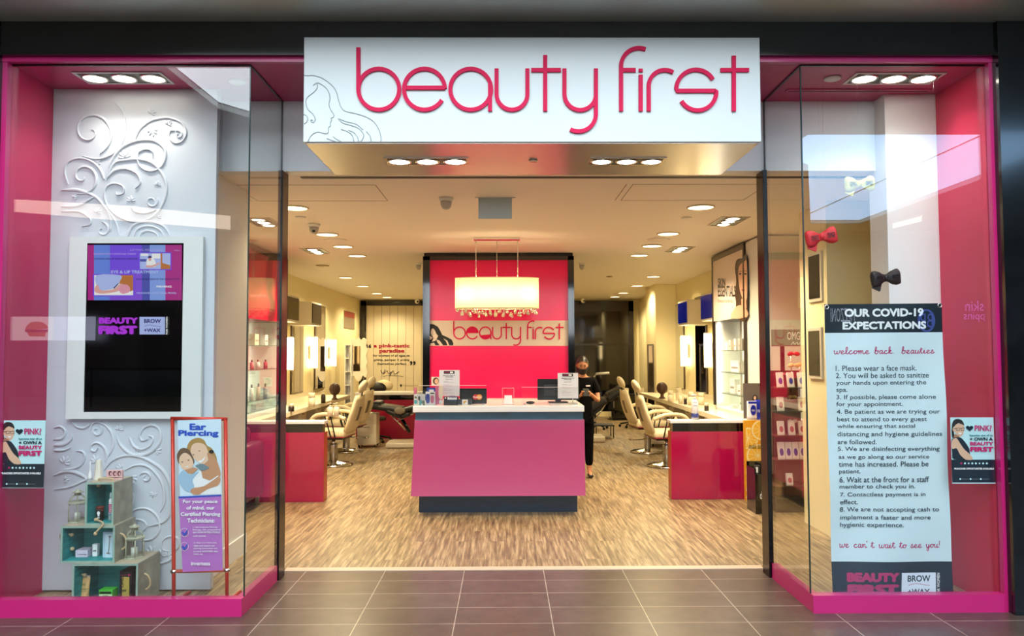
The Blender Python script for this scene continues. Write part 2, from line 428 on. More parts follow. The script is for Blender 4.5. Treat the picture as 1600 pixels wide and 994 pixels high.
# glass: each pane with the dark polished edge it shows
def window(n, x0, x1, y0, y1, edges):
    o = struct('window_%d' % n, B(x0, x1, y0, y1, .105, ZD), GL)
    e = MB()
    for a in edges: e.box(*a, .105, ZD)
    e.build('glass_edge', EDGE, o)
window(1, PL1, GLX-.006, 4.70, 4.71, [(GLX-.006, GLX+.001, 4.70, 4.71)])
window(2, GLX-.010, GLX, 4.712, 5.385, [(GLX-.010, GLX, 5.385, 5.395)])
window(3, GRX+.006, PR1, 4.70, 4.71, [(GRX-.001, GRX+.006, 4.70, 4.71)])
window(4, GRX, GRX+.010, 4.712, 5.385, [(GRX, GRX+.010, 5.385, 5.395)])
struct('trim_glass_head_left', MB().box(PL1, GLX, 4.698, 4.712, ZD-.008, ZD).box(GLX-.012, GLX+.002, 4.71, DY, ZD-.008, ZD), blackm)
struct('trim_glass_head_right', MB().box(GRX, PR1, 4.698, 4.712, ZD-.008, ZD).box(GRX-.002, GRX+.012, 4.71, DY, ZD-.008, ZD), blackm)
struct('door_1', B(GLX-.025, GLX+.008, 5.38, 5.52, 0, ZC+.001, b=.003), blackm)
struct('door_2', B(GRX-.015, GRX+.018, 5.38, 5.52, 0, ZC+.001, b=.003), blackm)
# carved scroll panel of the left window
pan = struct('wall_scroll_panel', B(PL1+.001, -1.945, 5.14, 5.19, .015, ZD-.001), mat('panel_white', 'ccd0d8', .35))
S = []   # spiral ribbons: list of (points in pixels, width in pixels start, end)
def sp(cx, cy, r0, r1, a0, turns, w0=2.4, w1=5.5, org=None, sc=1, tail=()):
    n = int(abs(turns)*36)+8; p = []
    for i in range(n+1):
        t = i/n; r = r0+(r1-r0)*t**1.25; a = radians(a0+turns*360*t); p.append((cx+r*cos(a), cy-r*sin(a)))
    p += list(tail)
    if org: p = [(org[0]+x/sc, org[1]+y/sc) for x, y in p]
    S.append((p, w0, w1))
U = dict(org=(80, 140), sc=4.32)
def cv(pts, w0=5, w1=1.5, org=None, sc=1):
    p = catmull(pts, 10)
    if org: p = [(org[0]+x/sc, org[1]+y/sc) for x, y in p]
    S.append((p, w0, w1))
sp(265, 285, 22, 165, 60, -1.35, 1.5, 6, **U)
cv([(430, 90), (490, 160), (505, 250), (490, 340), (440, 420), (360, 462), (290, 468), (215, 450)], 1, 5, **U)
sp(215, 590, 12, 120, 0, -1.3, 1.5, 6, **U)
cv([(120, 640), (95, 560), (120, 490), (200, 465), (280, 490), (335, 545), (360, 605)], 2, 5, **U)
cv([(375, 610), (400, 500), (470, 400), (570, 350), (690, 345), (765, 400), (770, 470), (735, 530), (670, 552), (615, 530), (588, 490), (590, 430), (640, 405), (685, 420), (690, 465)], 6, 2, **U)
cv([(570, 345), (600, 270), (680, 210), (790, 192), (880, 225), (913, 290), (885, 350), (835, 362), (800, 325), (805, 285), (835, 280)], 5, 2, **U)
sp(862, 308, 8, 30, 90, 1.1, 2, 3, **U)
cv([(385, 590), (430, 500), (500, 478), (590, 472), (680, 495), (745, 560), (780, 650), (765, 750), (710, 840), (620, 888), (520, 885), (430, 840), (375, 770), (362, 700), (380, 655), (430, 635), (485, 655), (490, 700), (450, 712), (440, 690)], 6, 2, **U)
cv([(380, 600), (430, 548), (510, 537), (580, 570), (603, 630), (570, 670)], 6, 2, **U)
sp(680, 755, 15, 45, 0, 1.1, 2, 4, **U)
cv([(545, 790), (570, 825), (640, 835), (710, 815)], 4, 1.5, **U)
cv([(70, 680), (180, 680), (295, 722), (360, 790), (430, 880), (465, 990)], 7, 2, **U)
cv([(70, 790), (180, 785), (260, 745), (300, 720)], 6, 2, **U)
cv([(70, 825), (190, 825), (262, 870), (265, 910), (210, 925)], 4, 2, **U)
sp(345, 950, 10, 55, 90, 1.0, 2, 5, **U)
cv([(400, 960), (405, 880), (380, 820)], 4, 2, **U)
for r in (150, 110, 70): cv([(660-r, 1010), (660-r*.7, 1010-r*.6), (660, 1010-r*.8), (660+r*.7, 1010-r*.55), (660+r, 1010)], 5, 3, **U)
L_ = dict(org=(80, 640), sc=6.21)
cv([(30, 180), (90, 165), (140, 210), (110, 275), (30, 290)], 3, 5, **L_)
cv([(30, 345), (130, 335), (195, 290), (205, 245)], 8, 2, **L_)
cv([(30, 395), (120, 395), (190, 370)], 5, 2, **L_)
cv([(205, 110), (250, 165), (320, 178), (385, 140)], 2, 5, **L_)
sp(445, 205, 20, 60, 60, 1.0, 2, 4, **L_)
cv([(385, 205), (400, 145), (460, 120), (540, 160), (595, 240), (600, 350), (560, 450)], 3, 6, **L_)
cv([(455, 375), (430, 405), (390, 390), (395, 345), (450, 322), (510, 360), (538, 430), (530, 510)], 2, 5, **L_)
cv([(640, 255), (680, 350), (790, 440), (900, 440), (994, 395), (1060, 300), (1050, 190), (980, 150), (900, 180), (860, 250), (885, 300), (940, 290)], 7, 3, **L_)
cv([(760, 265), (800, 350), (880, 385), (960, 350), (990, 280), (950, 250)], 5, 3, **L_)
cv([(520, 590), (590, 500), (700, 450), (830, 450), (960, 500), (1090, 600), (1160, 760), (1160, 950), (1100, 1080), (950, 1130)], 3, 8, **L_)
cv([(720, 590), (800, 545), (900, 540), (990, 590), (1080, 720), (1100, 880), (1060, 1000)], 3, 6, **L_)
sp(920, 660, 15, 60, 90, 1.2, 2, 4, **L_)
cv([(30, 640), (140, 600), (250, 615), (340, 670), (300, 700), (180, 750), (30, 775)], 7, 3, **L_)
cv([(250, 400), (310, 410), (328, 460), (290, 540), (190, 580), (100, 585)], 3, 5, **L_)
cv([(760, 790), (800, 840), (780, 920), (700, 975)], 5, 2, **L_)
R_ = dict(org=(180, 640), sc=3.425)
cv([(60, 600), (100, 540), (170, 530), (225, 570), (238, 640), (200, 690), (140, 700)], 3, 5, **R_)
cv([(75, 590), (140, 590), (170, 620), (150, 650)], 2, 4, **R_)
cv([(320, 760), (345, 720), (330, 685), (285, 680), (250, 710), (260, 750), (290, 755)], 4, 2, **R_)
cv([(185, 820), (240, 825), (300, 800), (320, 760)], 3, 5, **R_)
cv([(60, 880), (30, 800), (10, 750)], 3, 5, **R_)
rel = MB()
for p, w0, w1 in S:
    q = [at(x, y, Y=5.14) for x, y in p]; q = [v for v in q if PL1+.01 < v.x < -1.955 and .03 < v.z < 3.33]
    if len(q) < 3: continue
    n = len(q); vs = []
    for i in range(n):
        a = q[max(0, i-1)]; c = q[min(n-1, i+1)]; d = (c-a); l = hypot(d.x, d.z) or 1; nx, nz = -d.z/l, d.x/l
        h = (w0+(w1-w0)*i/(n-1))*.0043*.5*sin(pi*min(1, max(.12, min(i, n-1-i)/(n*.18)))/2)
        for s_, y in ((-1, 5.1405), (-.7, 5.131), (0, 5.128), (.7, 5.131), (1, 5.1405)): vs.append((q[i].x+nx*h*s_, y, q[i].z+nz*h*s_))
    rel.add(vs, [(i*5+k, i*5+k+1, i*5+5+k+1, i*5+5+k) for i in range(n-1) for k in range(4)])
def leaf(x, y, s, a):  # five-lobed leaf
    for k in range(-2, 3):
        b = radians(a+k*38); L = s*(1-.12*abs(k)); c = at(x+cos(b)*L*.5, y-sin(b)*L*.5, Y=5.14)
        rel.ell((c.x, 5.140, c.z), (L*.5*.0043, .008, s*.16*.0043), 8, 6, M4.Rotation(-b, 3, 'Y'))
for x, y, s, a in ((150, 255, 9, 30), (236, 178, 10, 60), (238, 203, 12, 280), (195, 247, 14, 100), (205, 315, 10, 90), (262, 195, 9, 60), (246, 290, 8, 80), (152, 333, 9, 70), (115, 310, 7, 30),
                   (150, 722, 12, 110), (100, 724, 13, 60), (190, 733, 11, 160), (205, 745, 13, 290), (238, 865, 14, 110), (252, 868, 12, 70), (262, 870, 10, 40), (243, 705, 11, 20), (240, 770, 9, 260), (101, 750, 8, 0), (186, 672, 10, 80), (216, 700, 8, 300), (246, 340, 8, 70)):
    leaf(x, y, s, a)
rel.build('scroll_relief', mat('relief_white', 'd2d5dc', .35), pan, smooth=True)
# ---- feature wall behind the desk
FY = 9.9
fx0 = at(661, 500, Y=FY).x; fx1 = at(897, 500, Y=FY).x
struct('wall_feature', B(fx0+.01, fx1-.01, FY+.02, FY+.6, 0, ZC-.001), blackm)
fr = thing('feature_panel', 'tall glossy hot pink back-painted panel in black frame behind the reception desk', 'wall panel', ((fx0+fx1)/2, FY, 0))
p0 = at(672, 407, Y=FY); p1 = at(887, 407, Y=FY)
MB().box(fx0, p0.x, FY-.03, FY+.06, 0, ZC-.05).box(p1.x, fx1, FY-.03, FY+.06, 0, ZC-.05).box(fx0, fx1, FY-.03, FY+.06, p0.z, ZC-.05).build('frame', blackg, fr)
B(p0.x, p1.x, FY, FY+.02, 0.02, p0.z).build('panel', pinkw, fr)
bd = Board(fr, 'Y', FY-.001)
bd.rect(671, 501, 888, 540.5, mat('logo_band', 'dccab8', .4), 'logo_band')
cx = (888-708)/(1534-217); lg = MB()
def lmap(u, v, t):
    x = 709+(u-217)*.1303; y = 501.5+(v-76)*.134; q = at(x, y, Y=FY-.001); return (q.x, FY-.0015-t, q.z)
for i_, s_ in enumerate(LOGO): stroke(lg, s_, 15, lmap, .0, .004+i_*.0003)
lg.build('lettering', hotp, fr)
for cxx, cyy in ((440, 190), (610, 255)):
    fl = MB(); pts = [(x, y) for x, y in (arc(440, 217, 66, 0, 180, 16) if cxx == 440 else arc(596, 222, 62, 200, 350, 14))]
    n = len(pts); fl.add([lmap(x, y, .001) for x, y in pts], [tuple(range(n))]); fl.build('lettering', hotp, fr)
bd.z = (620, 380, 3.3125)
hair = [(166, 418), (190, 420), (212, 432), (226, 455), (235, 475), (262, 487), (285, 500), (293, 520), (291, 529), (272, 529), (262, 505), (240, 492), (255, 510), (262, 529), (240, 529), (222, 505), (205, 498), (208, 510), (222, 529), (200, 529), (193, 515), (176, 518), (172, 529), (166, 529), (166, 500), (178, 498), (186, 490), (172, 480), (170, 470), (166, 468)]
bd.poly(hair, ink, 'hair_emblem')
bd.poly([(178, 448), (186, 440), (196, 450), (205, 470), (214, 480), (209, 492), (200, 505), (190, 508), (180, 512), (190, 492), (182, 480), (176, 468)], mat('logo_band', ''), 'face_emblem')
# ---- white planked wall and black glossy wall at the back
bw = struct('wall_back_planked', MB().box(XL+.05, -1.9, YB-.06, YB-.02, .0, ZC-.14), mat('plank_white', 'd8ccb0', .5))
g = MB()
for i in range(8):
    x = at(584+i*12.5, 500, Y=YB-.06).x; g.box(x-.004, x+.004, YB-.064, YB-.06, 0, ZC-.14)
g.build('plank_groove', mat('groove', '8a7c62', .7), bw)
MB().box(XL+.02, XL+.16, YB-.1, YB, 0, ZC-.03).box(XL+.02, -1.9, YB-.1, YB, ZC-.15, ZC-.03).build('black_frame', blackg, bw)
bd = Board(bw, 'Y', YB-.065); bd.z = (380, 440, 3.314)
bd.text('a pink-tastic', 675, 322, 862, 348, mat('sign_red', '98082c', .5), bold=.045)
bd.text('paradise', 705, 348, 835, 374, mat('sign_red', ''), bold=.045)
for t, a in (('for women of all ages to', (672, 377, 862, 393)), ('primp, pamper + pretty', (677, 400, 862, 415)), ('themselves perfect.', (692, 420, 847, 435))): bd.text(t, *a, ink, bold=.02)
bd.text('“', 633, 325, 663, 345, ink, bold=.03); bd.text('”', 863, 412, 893, 434, ink, bold=.03)
bd.line([(712, 460), (724, 478), (735, 455), (728, 478), (745, 462), (752, 478), (765, 468), (758, 492), (775, 462), (785, 480), (808, 465)], 2.5, ink, 'signature', smooth=6)
bd.line([(725, 493), (760, 486), (828, 492)], 2, ink, 'signature', smooth=6)
bd.text('beautyfirst', 645, 534, 720, 544, mat('faint_ink', '9a8a70', .6)); bd.rect(628, 533, 638, 544, ink); bd.rect(812, 533, 822, 544, ink); bd.text('beautyfirst', 828, 534, 905, 544, mat('faint_ink', ''))
bb = struct('wall_back_black', MB().box(.6, 3.12, YB-.09, YB-.02, .0, ZC-.04), mat('black_wall', '0b0809', .07, coat=.4))
MB().box(1.55, 3.12, YB-.13, YB-.09, ZC-.3, ZC-.06).box(3.0, 3.12, YB-.13, YB-.09, .1, ZC-.06).box(1.5, 3.0, YB-.11, YB-.09, 1.72, 1.77).build('black_moulding', mat('brown_black', '140d0a', .2), bb)
struct('baseboard_back', B(1.5, 3.1, YB-.11, YB-.09, 0, .12), cream)
struct('wall_pilaster_right', B(2.86, XR, 14.6, 15.6, 0, ZC-.001), cream)
# ---- mall around the camera: ceiling with its daylight openings, far wall
mallc = mat('mall_ceiling', 'aeb2ac', .6)
struct('ceiling_soffit', B(-22, 3.62, 4.15, 5.5, 3.592, 3.75), mat('soffit_grey', 'd4e0da', .4, metal=.6))
struct('wall_bulkhead', B(-22, 22, 4.05, 4.15, 3.6, 6.2), mat('mall_white', 'd2d2ca', .6))
def slab(name, polys, m):
    b = MB()
    for p in polys: b.prism(p, lambda u, v, t: (u, v, t), 6.0, 6.1)
    struct(name, b, m)
skyF = [(6.2, -6.1), (12.3, -6.1), (12.3, -17), (10.6, -17), (7.4, -9.1), (6.2, -8.0)]
skyN = [(-5.4, 2.4), (4.3, 2.4), (4.3, -4.6), (3.2, -5.8), (-4.2, -5.8), (-5.2, -4.4)]
slab('ceiling_mall', [[(-22, 4.05), (-22, -19), (6.2, -19), (6.2, -5.8), (-4.2, -5.8), (-5.2, -4.4), (-5.4, 2.4), (4.3, 2.4), (4.3, -4.6), (3.2, -5.8), (6.2, -5.8), (22, -5.8), (22, 4.05)],
     [(6.2, -5.8), (22, -5.8), (22, -19), (12.3, -19), (12.3, -6.1), (6.2, -6.1)], [(6.2, -8), (7.4, -9.1), (10.6, -17), (12.3, -17), (12.3, -19), (6.2, -19)]], mallc)
MB().prism(skyN, lambda u, v, t: (u, v, t), 6.12, 6.14).build('window_5', mat('skylight_near', 'ffffff', .5, emit=SKY, ecol=(.80, .92, 1)))['kind'] = 'structure'
MB().prism(skyF, lambda u, v, t: (u, v, t), 6.12, 6.14).build('window_6', mat('skylight_far', 'ffffff', .5, emit=FAR, ecol=(.36, .64, 1)))['kind'] = 'structure'
aw = struct('window_7', B(-8.6, 9.6, -18.6, -18.55, 2.4, 5.9), mat('added_daylight', 'ffffff', .5, emit=FILL, ecol=(.86, .94, 1)))  # unseen glowing panel, added to light the shopfront evenly from the front
for k in range(10): B(-8.64+k*2.02, -8.54+k*2.02, -18.55, -18.5, 2.4, 5.9).build('daylight_panel_bar', mat('panel_bar_grey', '50545a', .4), aw)
struct('trim_skylight_bar', B(9.99, 10.02, -17, -6.1, 6.08, 6.1), mallc)
struct('wall_opposite', B(-22, 22, -19, -18.6, 0, 6.1), mat('opp_wall', '3c3a38', .6))
struct('wall_mall_left', B(-22.1, -22, -19, 4.6, 0, 6.1), mat('mall_side', '5a5854', .6))
struct('wall_mall_right', B(22, 22.1, -19, 4.6, 0, 6.1), mat('mall_side', ''))
# ---- right of the far skylight: end of the soffit
struct('wall_soffit_end', B(3.60, 3.75, 4.15, 5.5, 3.60, 6.0), mat('soffit_grey', ''))
# ---------------------------------------------------------------- sign box over the entrance
a = at(473.5, 222, Y=4.56); b_ = at(1187, 58.5, Y=4.56)
SX0, SX1, SZ0, SZ1 = a.x, b_.x, a.z, b_.z
sg = thing('shop_sign', 'big white box sign with pink rounded lettering projecting above the entrance', 'sign', ((SX0+SX1)/2, 4.56, SZ0))
B(SX0, SX1, 4.56, DY-.002, SZ0, SZ1, b=.004).build('housing', mat('sign_white', 'cad1d1', .3), sg)
B(SX0+.012, SX1-.012, 4.575, DY-.003, SZ0-.006, SZ0+.001).build('soffit_panel', metalc, sg)
bx = Board(sg, 'Y', 4.56)
def smap(u, v, t):
    q = bx.P(460+u/2.162, 40+v/2.162); return (q.x, 4.5595-t*.6, q.z)
names = 'beautyfirst'; grp = [[0, 1], [2, 3], [4, 5], [6], [7, 8], [9, 10], [11, 12], [13, 14], [15], [16], [17, 18]]
for g_ in grp:
    halo = MB(); mb = MB()
    for k in g_:
        stroke(mb, LOGO[k], 13.5, smap, 0, .022+.0006*(k % 2))
    mb.build('letter', hotp, sg)
hm = MB(); Z7 = lambda p: (460+p[0]/7.1, 100+p[1]/7.1)
for ln in ([(105, 125), (150, 130), (210, 128), (290, 150), (360, 190), (430, 250), (470, 320), (490, 400), (520, 480), (570, 525), (680, 550), (790, 585), (880, 640), (935, 720), (960, 800), (960, 860)],
           [(210, 240), (255, 210), (320, 240), (370, 290), (395, 370), (385, 450), (400, 500), (437, 560), (432, 590), (408, 600), (412, 625), (400, 650), (398, 690), (380, 705), (375, 760), (340, 772), (260, 755), (190, 790), (150, 860)],
           [(250, 215), (255, 260), (220, 310), (145, 370), (128, 430), (150, 500), (210, 560), (232, 610), (215, 648), (185, 640), (185, 620), (205, 625)],
           [(485, 605), (540, 655), (640, 685), (720, 720), (770, 790), (740, 860)], [(520, 725), (590, 750), (640, 790), (662, 860)], [(430, 805), (470, 835), (520, 862)], [(360, 825), (410, 845), (460, 862)],
           [(500, 610), (580, 640), (690, 670), (760, 730)], [(800, 750), (840, 800), (852, 862)], [(600, 735), (660, 760), (700, 810), (715, 862)], [(105, 560), (140, 580), (145, 630), (110, 665)]):
    p = [Z7(q) for q in catmull(ln, 6)]
    q = [bx.P(*t) for t in p]; hm.tube([(max(SX0+.004, v.x), 4.559, max(SZ0+.004, v.z)) for v in q], .0032, 6)
hm.build('hair_emblem_relief', mat('relief_shade_grey', 'a2aaaa', .4), sg)  # shading of the engraved outlines is put into this grey

# ---------------------------------------------------------------- lights in the ceilings
def lens(mb, x, y, z, r, dz=.0): mb.lathe([(r, dz), (r*.98, dz-.004), (r*.6, dz-.012), (.001, dz-.016)], x, y, z, 18)
def multi(xs, y0, y1, z, label, power, col, along='X', n=3, x0=None, x1=None, rimc=None, group=None):
    cxm, cym = (x0+x1)/2, (y0+y1)/2
    t = thing('ceiling_spotlight', label, 'ceiling light', (cxm, cym, z), group)
    r = .018
    MB().box(x0, x1, y0, y0+r, z-.006, z+.004).box(x0, x1, y1-r, y1, z-.006, z+.004).box(x0, x0+r, y0+r, y1-r, z-.006, z+.004).box(x1-r, x1, y0+r, y1-r, z-.006, z+.004).build('trim_ring', rimc or white, t)
    B(x0+r, x1-r, y0+r, y1-r, z-.002, z+.002).build('recess', mat('recess_grey', '6a7066', .4, metal=.4), t)
    for i in range(n):
        f = (i+.5)/n
        x, y = (x0+(x1-x0)*f, cym) if along == 'X' else (cxm, y0+(y1-y0)*f)
        rr = min((x1-x0)/(n if along == 'X' else 1), (y1-y0)/(1 if along == 'X' else n))*.36
        m_ = MB(); m_.tube([(x+rr*1.12*cos(k*pi/10), y+rr*1.12*sin(k*pi/10), z-.006) for k in range(20)], rr*.12, 6, closed=True); ringo = m_.build('lamp_ring', chrome, t)
        l_ = MB(); lens(l_, x, y, z-.003, rr); l_.build('lamp', lampm, t)
        light('SPOT', 'spot_beam', (x, y, z-.03), power, col, .05, (0, 0, 0), t, 120)
CW = (1, .93, .84)
a = at(111, 112, Z=ZD); b_ = at(276, 130.5, Z=ZD)
multi(0, a.y, b_.y, ZD, 'three-lamp recessed spotlight in the pink ceiling of the left display window', 12, CW, x0=a.x, x1=b_.x-.01)
a = at(1316, 131, Z=ZD); b_ = at(1480, 113, Z=ZD)
multi(0, b_.y, a.y, ZD, 'three-lamp recessed spotlight in the pink ceiling of the right display window', 12, CW, x0=a.x, x1=b_.x)
a = at(606, 257, Z=SZ0-.006); b_ = at(737, 245.5, Z=SZ0-.006)
multi(0, b_.y, a.y, SZ0-.006, 'left three-lamp spotlight recessed under the sign box', 12, CW, x0=a.x, x1=b_.x-.02, rimc=steel)
a = at(918, 257, Z=SZ0-.006); b_ = at(1047, 245.5, Z=SZ0-.006)
multi(0, b_.y, a.y, SZ0-.006, 'right three-lamp spotlight recessed under the sign box', 12, CW, x0=a.x, x1=b_.x-.02, rimc=steel)
WC = (1, .82, .48)
for (px, py, w_, l_, s_) in ((412, 347, .28, .5, 'first spotlight cluster along the left side, above the left counter'), (493, 392, .28, .5, 'second spotlight cluster along the left side, deeper in than the first'),
                         (1138, 345.5, .28, .5, 'first spotlight cluster along the right side, above the right counter'), (1062, 389.5, .28, .5, 'second spotlight cluster along the right side, deeper in than the first')):
    c = at(px, py, Z=ZC)
    multi(0, c.y-l_/2, c.y+l_/2, ZC, s_, MULTI, (1, .84, .6), along='Y', x0=c.x-w_/2, x1=c.x+w_/2, rimc=mat('rim_taupe', 'a89880', .4))
# round downlights, nearest first
LL = [(460, 324.5), (511, 366), (536, 385), (558, 399.5), (540, 433.5), (567, 447), (589, 458.5), (606, 465)]
LR = [(1095, 323.4), (1044, 365), (1018.5, 384), (999, 398.7), (1021, 432), (995.5, 446.5), (974, 457.6), (958, 465)]
proto = None
ORD = ['nearest', 'second', 'third', 'fourth', 'fifth', 'sixth', 'seventh', 'farthest']
for side, rowl in (('left', LL), ('right', LR)):
    for i, (px, py) in enumerate(rowl):
        c = at(px, py, Z=ZC); c.y = min(c.y, 17.9)
        lab = '%s round downlight of the row on the %s half of the shop ceiling' % (ORD[i], side)
        if proto is None:
            proto = thing('downlight', lab, 'ceiling light', (0, 0, ZC), 'round downlights in the shop ceiling')
            MB().tube([(.118*cos(k*pi/12), .118*sin(k*pi/12), ZC-.004) for k in range(24)], .009, 6, closed=True).build('trim_ring', mat('ring_cream', 'd8ceb8', .4), proto)
            q = MB(); q.lathe([(.112, 0), (.112, -.006), (.001, -.006)], 0, 0, ZC, 24); q.build('diffuser', lampw, proto)
            light('SPOT', 'beam', (0, 0, ZC-.03), WARM, WC, .1, (0, 0, 0), proto, 150)
            proto.location = (c.x, c.y, ZC)
        else: dup(proto, (c.x, c.y, ZC), None, lab)
# small ceiling fittings
def disc(px, py, z, r, label, name='ceiling_sensor', m=white, h=.012):
    c = at(px, py, Z=z); t = MB(); t.lathe([(r, 0), (r, -h*.6), (r*.8, -h), (.001, -h)], c.x, c.y, z, 20); tag(t.build(name, m), label, 'ceiling fitting')
disc(371, 127, ZD, .055, 'white round cover plate in the pink ceiling of the left display window', 'cover_plate')
disc(1301, 122, ZD, .055, 'white round cover plate in the pink ceiling of the right display window', 'cover_plate')
disc(833, 250, SZ0-.006, .03, 'small round sprinkler cap under the sign box between its spotlights', 'sprinkler_cap', steel)
disc(470, 339, ZC, .05, 'small round ceiling cap beside the nearest left downlight', 'sprinkler_cap')
disc(1072.7, 340, ZC, .05, 'small round ceiling cap beside the nearest right downlight', 'sprinkler_cap')
disc(524, 375, ZC, .13, 'flat round speaker grille in the ceiling between left downlights', 'ceiling_speaker', ceilm)
disc(1029, 374, ZC, .13, 'flat round speaker grille in the ceiling between right downlights', 'ceiling_speaker', ceilm)
disc(504, 415, ZC, .10, 'dark unlit round fitting in the ceiling by the second left spotlight cluster', 'ceiling_speaker', mat('dim_lens', '9a8450', .4))
disc(952, 432, ZC, .05, 'small dark cap in the ceiling right of the pink panel', 'sprinkler_cap', mat('dim_lens', ''))
c0 = at(1228, 141, Z=ZD); c1 = at(1460, 136, Z=ZD)
v = thing('slot_diffuser', 'long pink air slot in the ceiling of the right display window', 'vent', ((c0.x+c1.x)/2, c0.y, ZD))
MB().box(c0.x, c1.x, c0.y-.03, c0.y+.03, ZD-.008, ZD).build('frame', pinkf, v); B(c0.x+.015, c1.x-.015, c0.y-.008, c0.y+.008, ZD-.010, ZD-.006).build('slot', mat('slot_dark', '5a1030', .6), v)
for (x0, y0, x1, y1, s_) in ((1012, 288, 1136, 311, 'right'), (410, 289, 545, 313, 'left')):
    a = at(x0, y0, Z=ZC); b_ = at(x1, y1, Z=ZC); xx0, xx1 = (a.x, b_.x); t = MB(); Y0, Y1 = a.y, a.y+.62
    if s_ == 'right': xx0, xx1 = .98, 2.02
    else: xx0, xx1 = -2.1, -1.0
    for q in ((xx0, xx1, Y0, Y0+.006), (xx0, xx1, Y1, Y1+.006), (xx0, xx0+.006, Y0, Y1), (xx1, xx1+.006, Y0, Y1), (xx0-.05, xx0-.044, Y0, Y1)): t.box(*q, ZC-.002, ZC+.002)
    struct('trim_access_hatch_'+s_, t, mat('hatch_line', '8f8578', .6))
# dome cameras
def domecam(px, py, label, lensy=True, sc=1.0):
    c = at(px, py, Z=ZC); t = thing('dome_camera', label, 'security camera', (c.x, c.y, ZC))
    b1 = MB(); b1.lathe([(.062*sc, 0), (.062*sc, -.012), (.055*sc, -.03), (.05*sc, -.032)], c.x, c.y, ZC, 20); b1.build('base', white, t)
    b2 = MB(); b2.lathe([(.048*sc, -.03), (.046*sc, -.06), (.036*sc, -.085), (.018*sc, -.098), (.001, -.1)], c.x, c.y, ZC, 20); b2.build('dome', mat('cam_grey', 'b8b4ae', .3), t)
    if lensy: b3 = MB(); b3.ell((c.x+.006, c.y-.034*sc, ZC-.075*sc), (.018, .012, .018)); b3.build('lens', blackg, t)
domecam(697, 309, 'white dome camera on the ceiling left of the hanging blank sign', False)
domecam(490.5, 350, 'white dome camera with dark lens above the left spotlight cluster')
domecam(654, 411, 'small pale ceiling fixture tight against the left of the pink panel', False, .8)
domecam(909, 411, 'small pale ceiling fixture tight against the right of the pink panel', False, .8)
for px, py, s_ in ((651.5, 471, 'left of'), (911, 470, 'right of')):
    c = at(px, py, Y=18.3); t = thing('turret_camera', 'tiny white ball camera hanging far back just %s the pink panel' % s_, 'security camera', (c.x, c.y, ZC))
    MB().tube([(c.x, c.y, ZC), (c.x, c.y, c.z)], .012, 8).build('stem', white, t)
    k = MB(); k.ell((c.x, c.y, c.z), (.055, .055, .055)); k.build('ball', white, t); k = MB(); k.ell((c.x+.02, c.y-.045, c.z-.01), (.025, .015, .025)); k.build('lens', blackg, t)
# hanging blank illuminated sign, seen from its back
a = at(747.5, 310, Y=6.35); b_ = at(800, 342, Y=6.35)
t = thing('hanging_sign', 'blank pale blue acrylic sign panel hanging from the ceiling on a thin bracket', 'sign', ((a.x+b_.x)/2, 6.35, ZC))
B(a.x, b_.x, 6.344, 6.352, b_.z, a.z, b=.002).build('panel', mat('pale_blue_acrylic', 'bccfd4', .25), t)
B(a.x-.03, b_.x+.03, 6.33, 6.366, a.z, a.z+.02).build('bracket', white, t)
for xx in (a.x+.05, b_.x-.07): B(xx, xx+.02, 6.34, 6.356, a.z+.02, ZC).build('hanger', chrome, t)
# chandelier
CY = 8.6
l0 = at(711, 436, Y=CY); l1 = at(842, 482, Y=CY); cx = (l0.x+l1.x)/2; hw = (l1.x-l0.x)/2
ch = thing('chandelier', 'oval cream fabric chandelier with glass drops hanging over the reception desk', 'chandelier', (cx, CY, ZC))
c0 = at(742, 372, Y=CY)
B(cx-.26, cx+.26, CY-.05, CY+.05, ZC-.028, ZC, b=.003).build('canopy', mat('polished_chrome', 'e0d0c8', .08, metal=1), ch)
for dx in (-.235, 0.0, .235): MB().tube([(cx+dx, CY, ZC-.03), (cx+dx, CY, l0.z-.0)], .005 if dx else .003, 8).build('rod', chrome, ch)
sh = MB(); n = 48; ZT, ZB = l0.z+.005, l1.z; hd = .17; vs = []
for zz in (ZB, ZT):
    for k in range(n):
        an = 2*pi*k/n; vs.append((cx+hw*copysign(abs(cos(an))**.75, cos(an)), CY+hd*copysign(abs(sin(an))**.75, sin(an)), zz))
sh.add(vs, [(k, (k+1) % n, n+(k+1) % n, n+k) for k in range(n)], True)
so = sh.build('lamp_shade', fabric_shade(), ch)
rim = MB()
for zz in (ZB, ZT): rim.tube([(v[0], v[1], zz) for v in vs[:n]], .004, 6, closed=True)
rim.build('shade_rim', mat('rim_cream', 'd8c8a0', .4), so)
fr_ = MB().tube([(cx-hw*.95, CY, ZT-.03), (cx+hw*.95, CY, ZT-.03)], .008, 8)
fr_.build('lamp_bar', chrome, ch)
for k in range(4):
    bxx = cx+hw*(-.69+.46*k); q = MB(); q.ell((bxx, CY, (ZT+ZB)/2), (.022, .022, .03), 10, 8); q.build('bulb', mat('bulb', 'fff0d0', .5, emit=25, ecol='ffe0a0'), ch)
    q = MB().tube([(bxx, CY, (ZT+ZB)/2+.03), (bxx, CY, ZT-.03)], .014, 8); q.build('lamp_holder', chrome, ch)
    light('POINT', 'bulb_light', (bxx, CY-.03, (ZT+ZB)/2-.01), 2.6, (1, .78, .45), .03, None, ch)
q = MB(); q.lathe([(.019, 0), (.012, .014), (0.0004, .04)], 0, 0, 0, 8); q.lathe([(.0004, -.02), (.013, -.014), (.019, 0)], 0, 0, 0, 8)
crm = mat('crystal', 'fff0dc', .02, spec=1, emit=.0); crm = glass('crystal_glass', (1, .95, .86), .35)
first = None
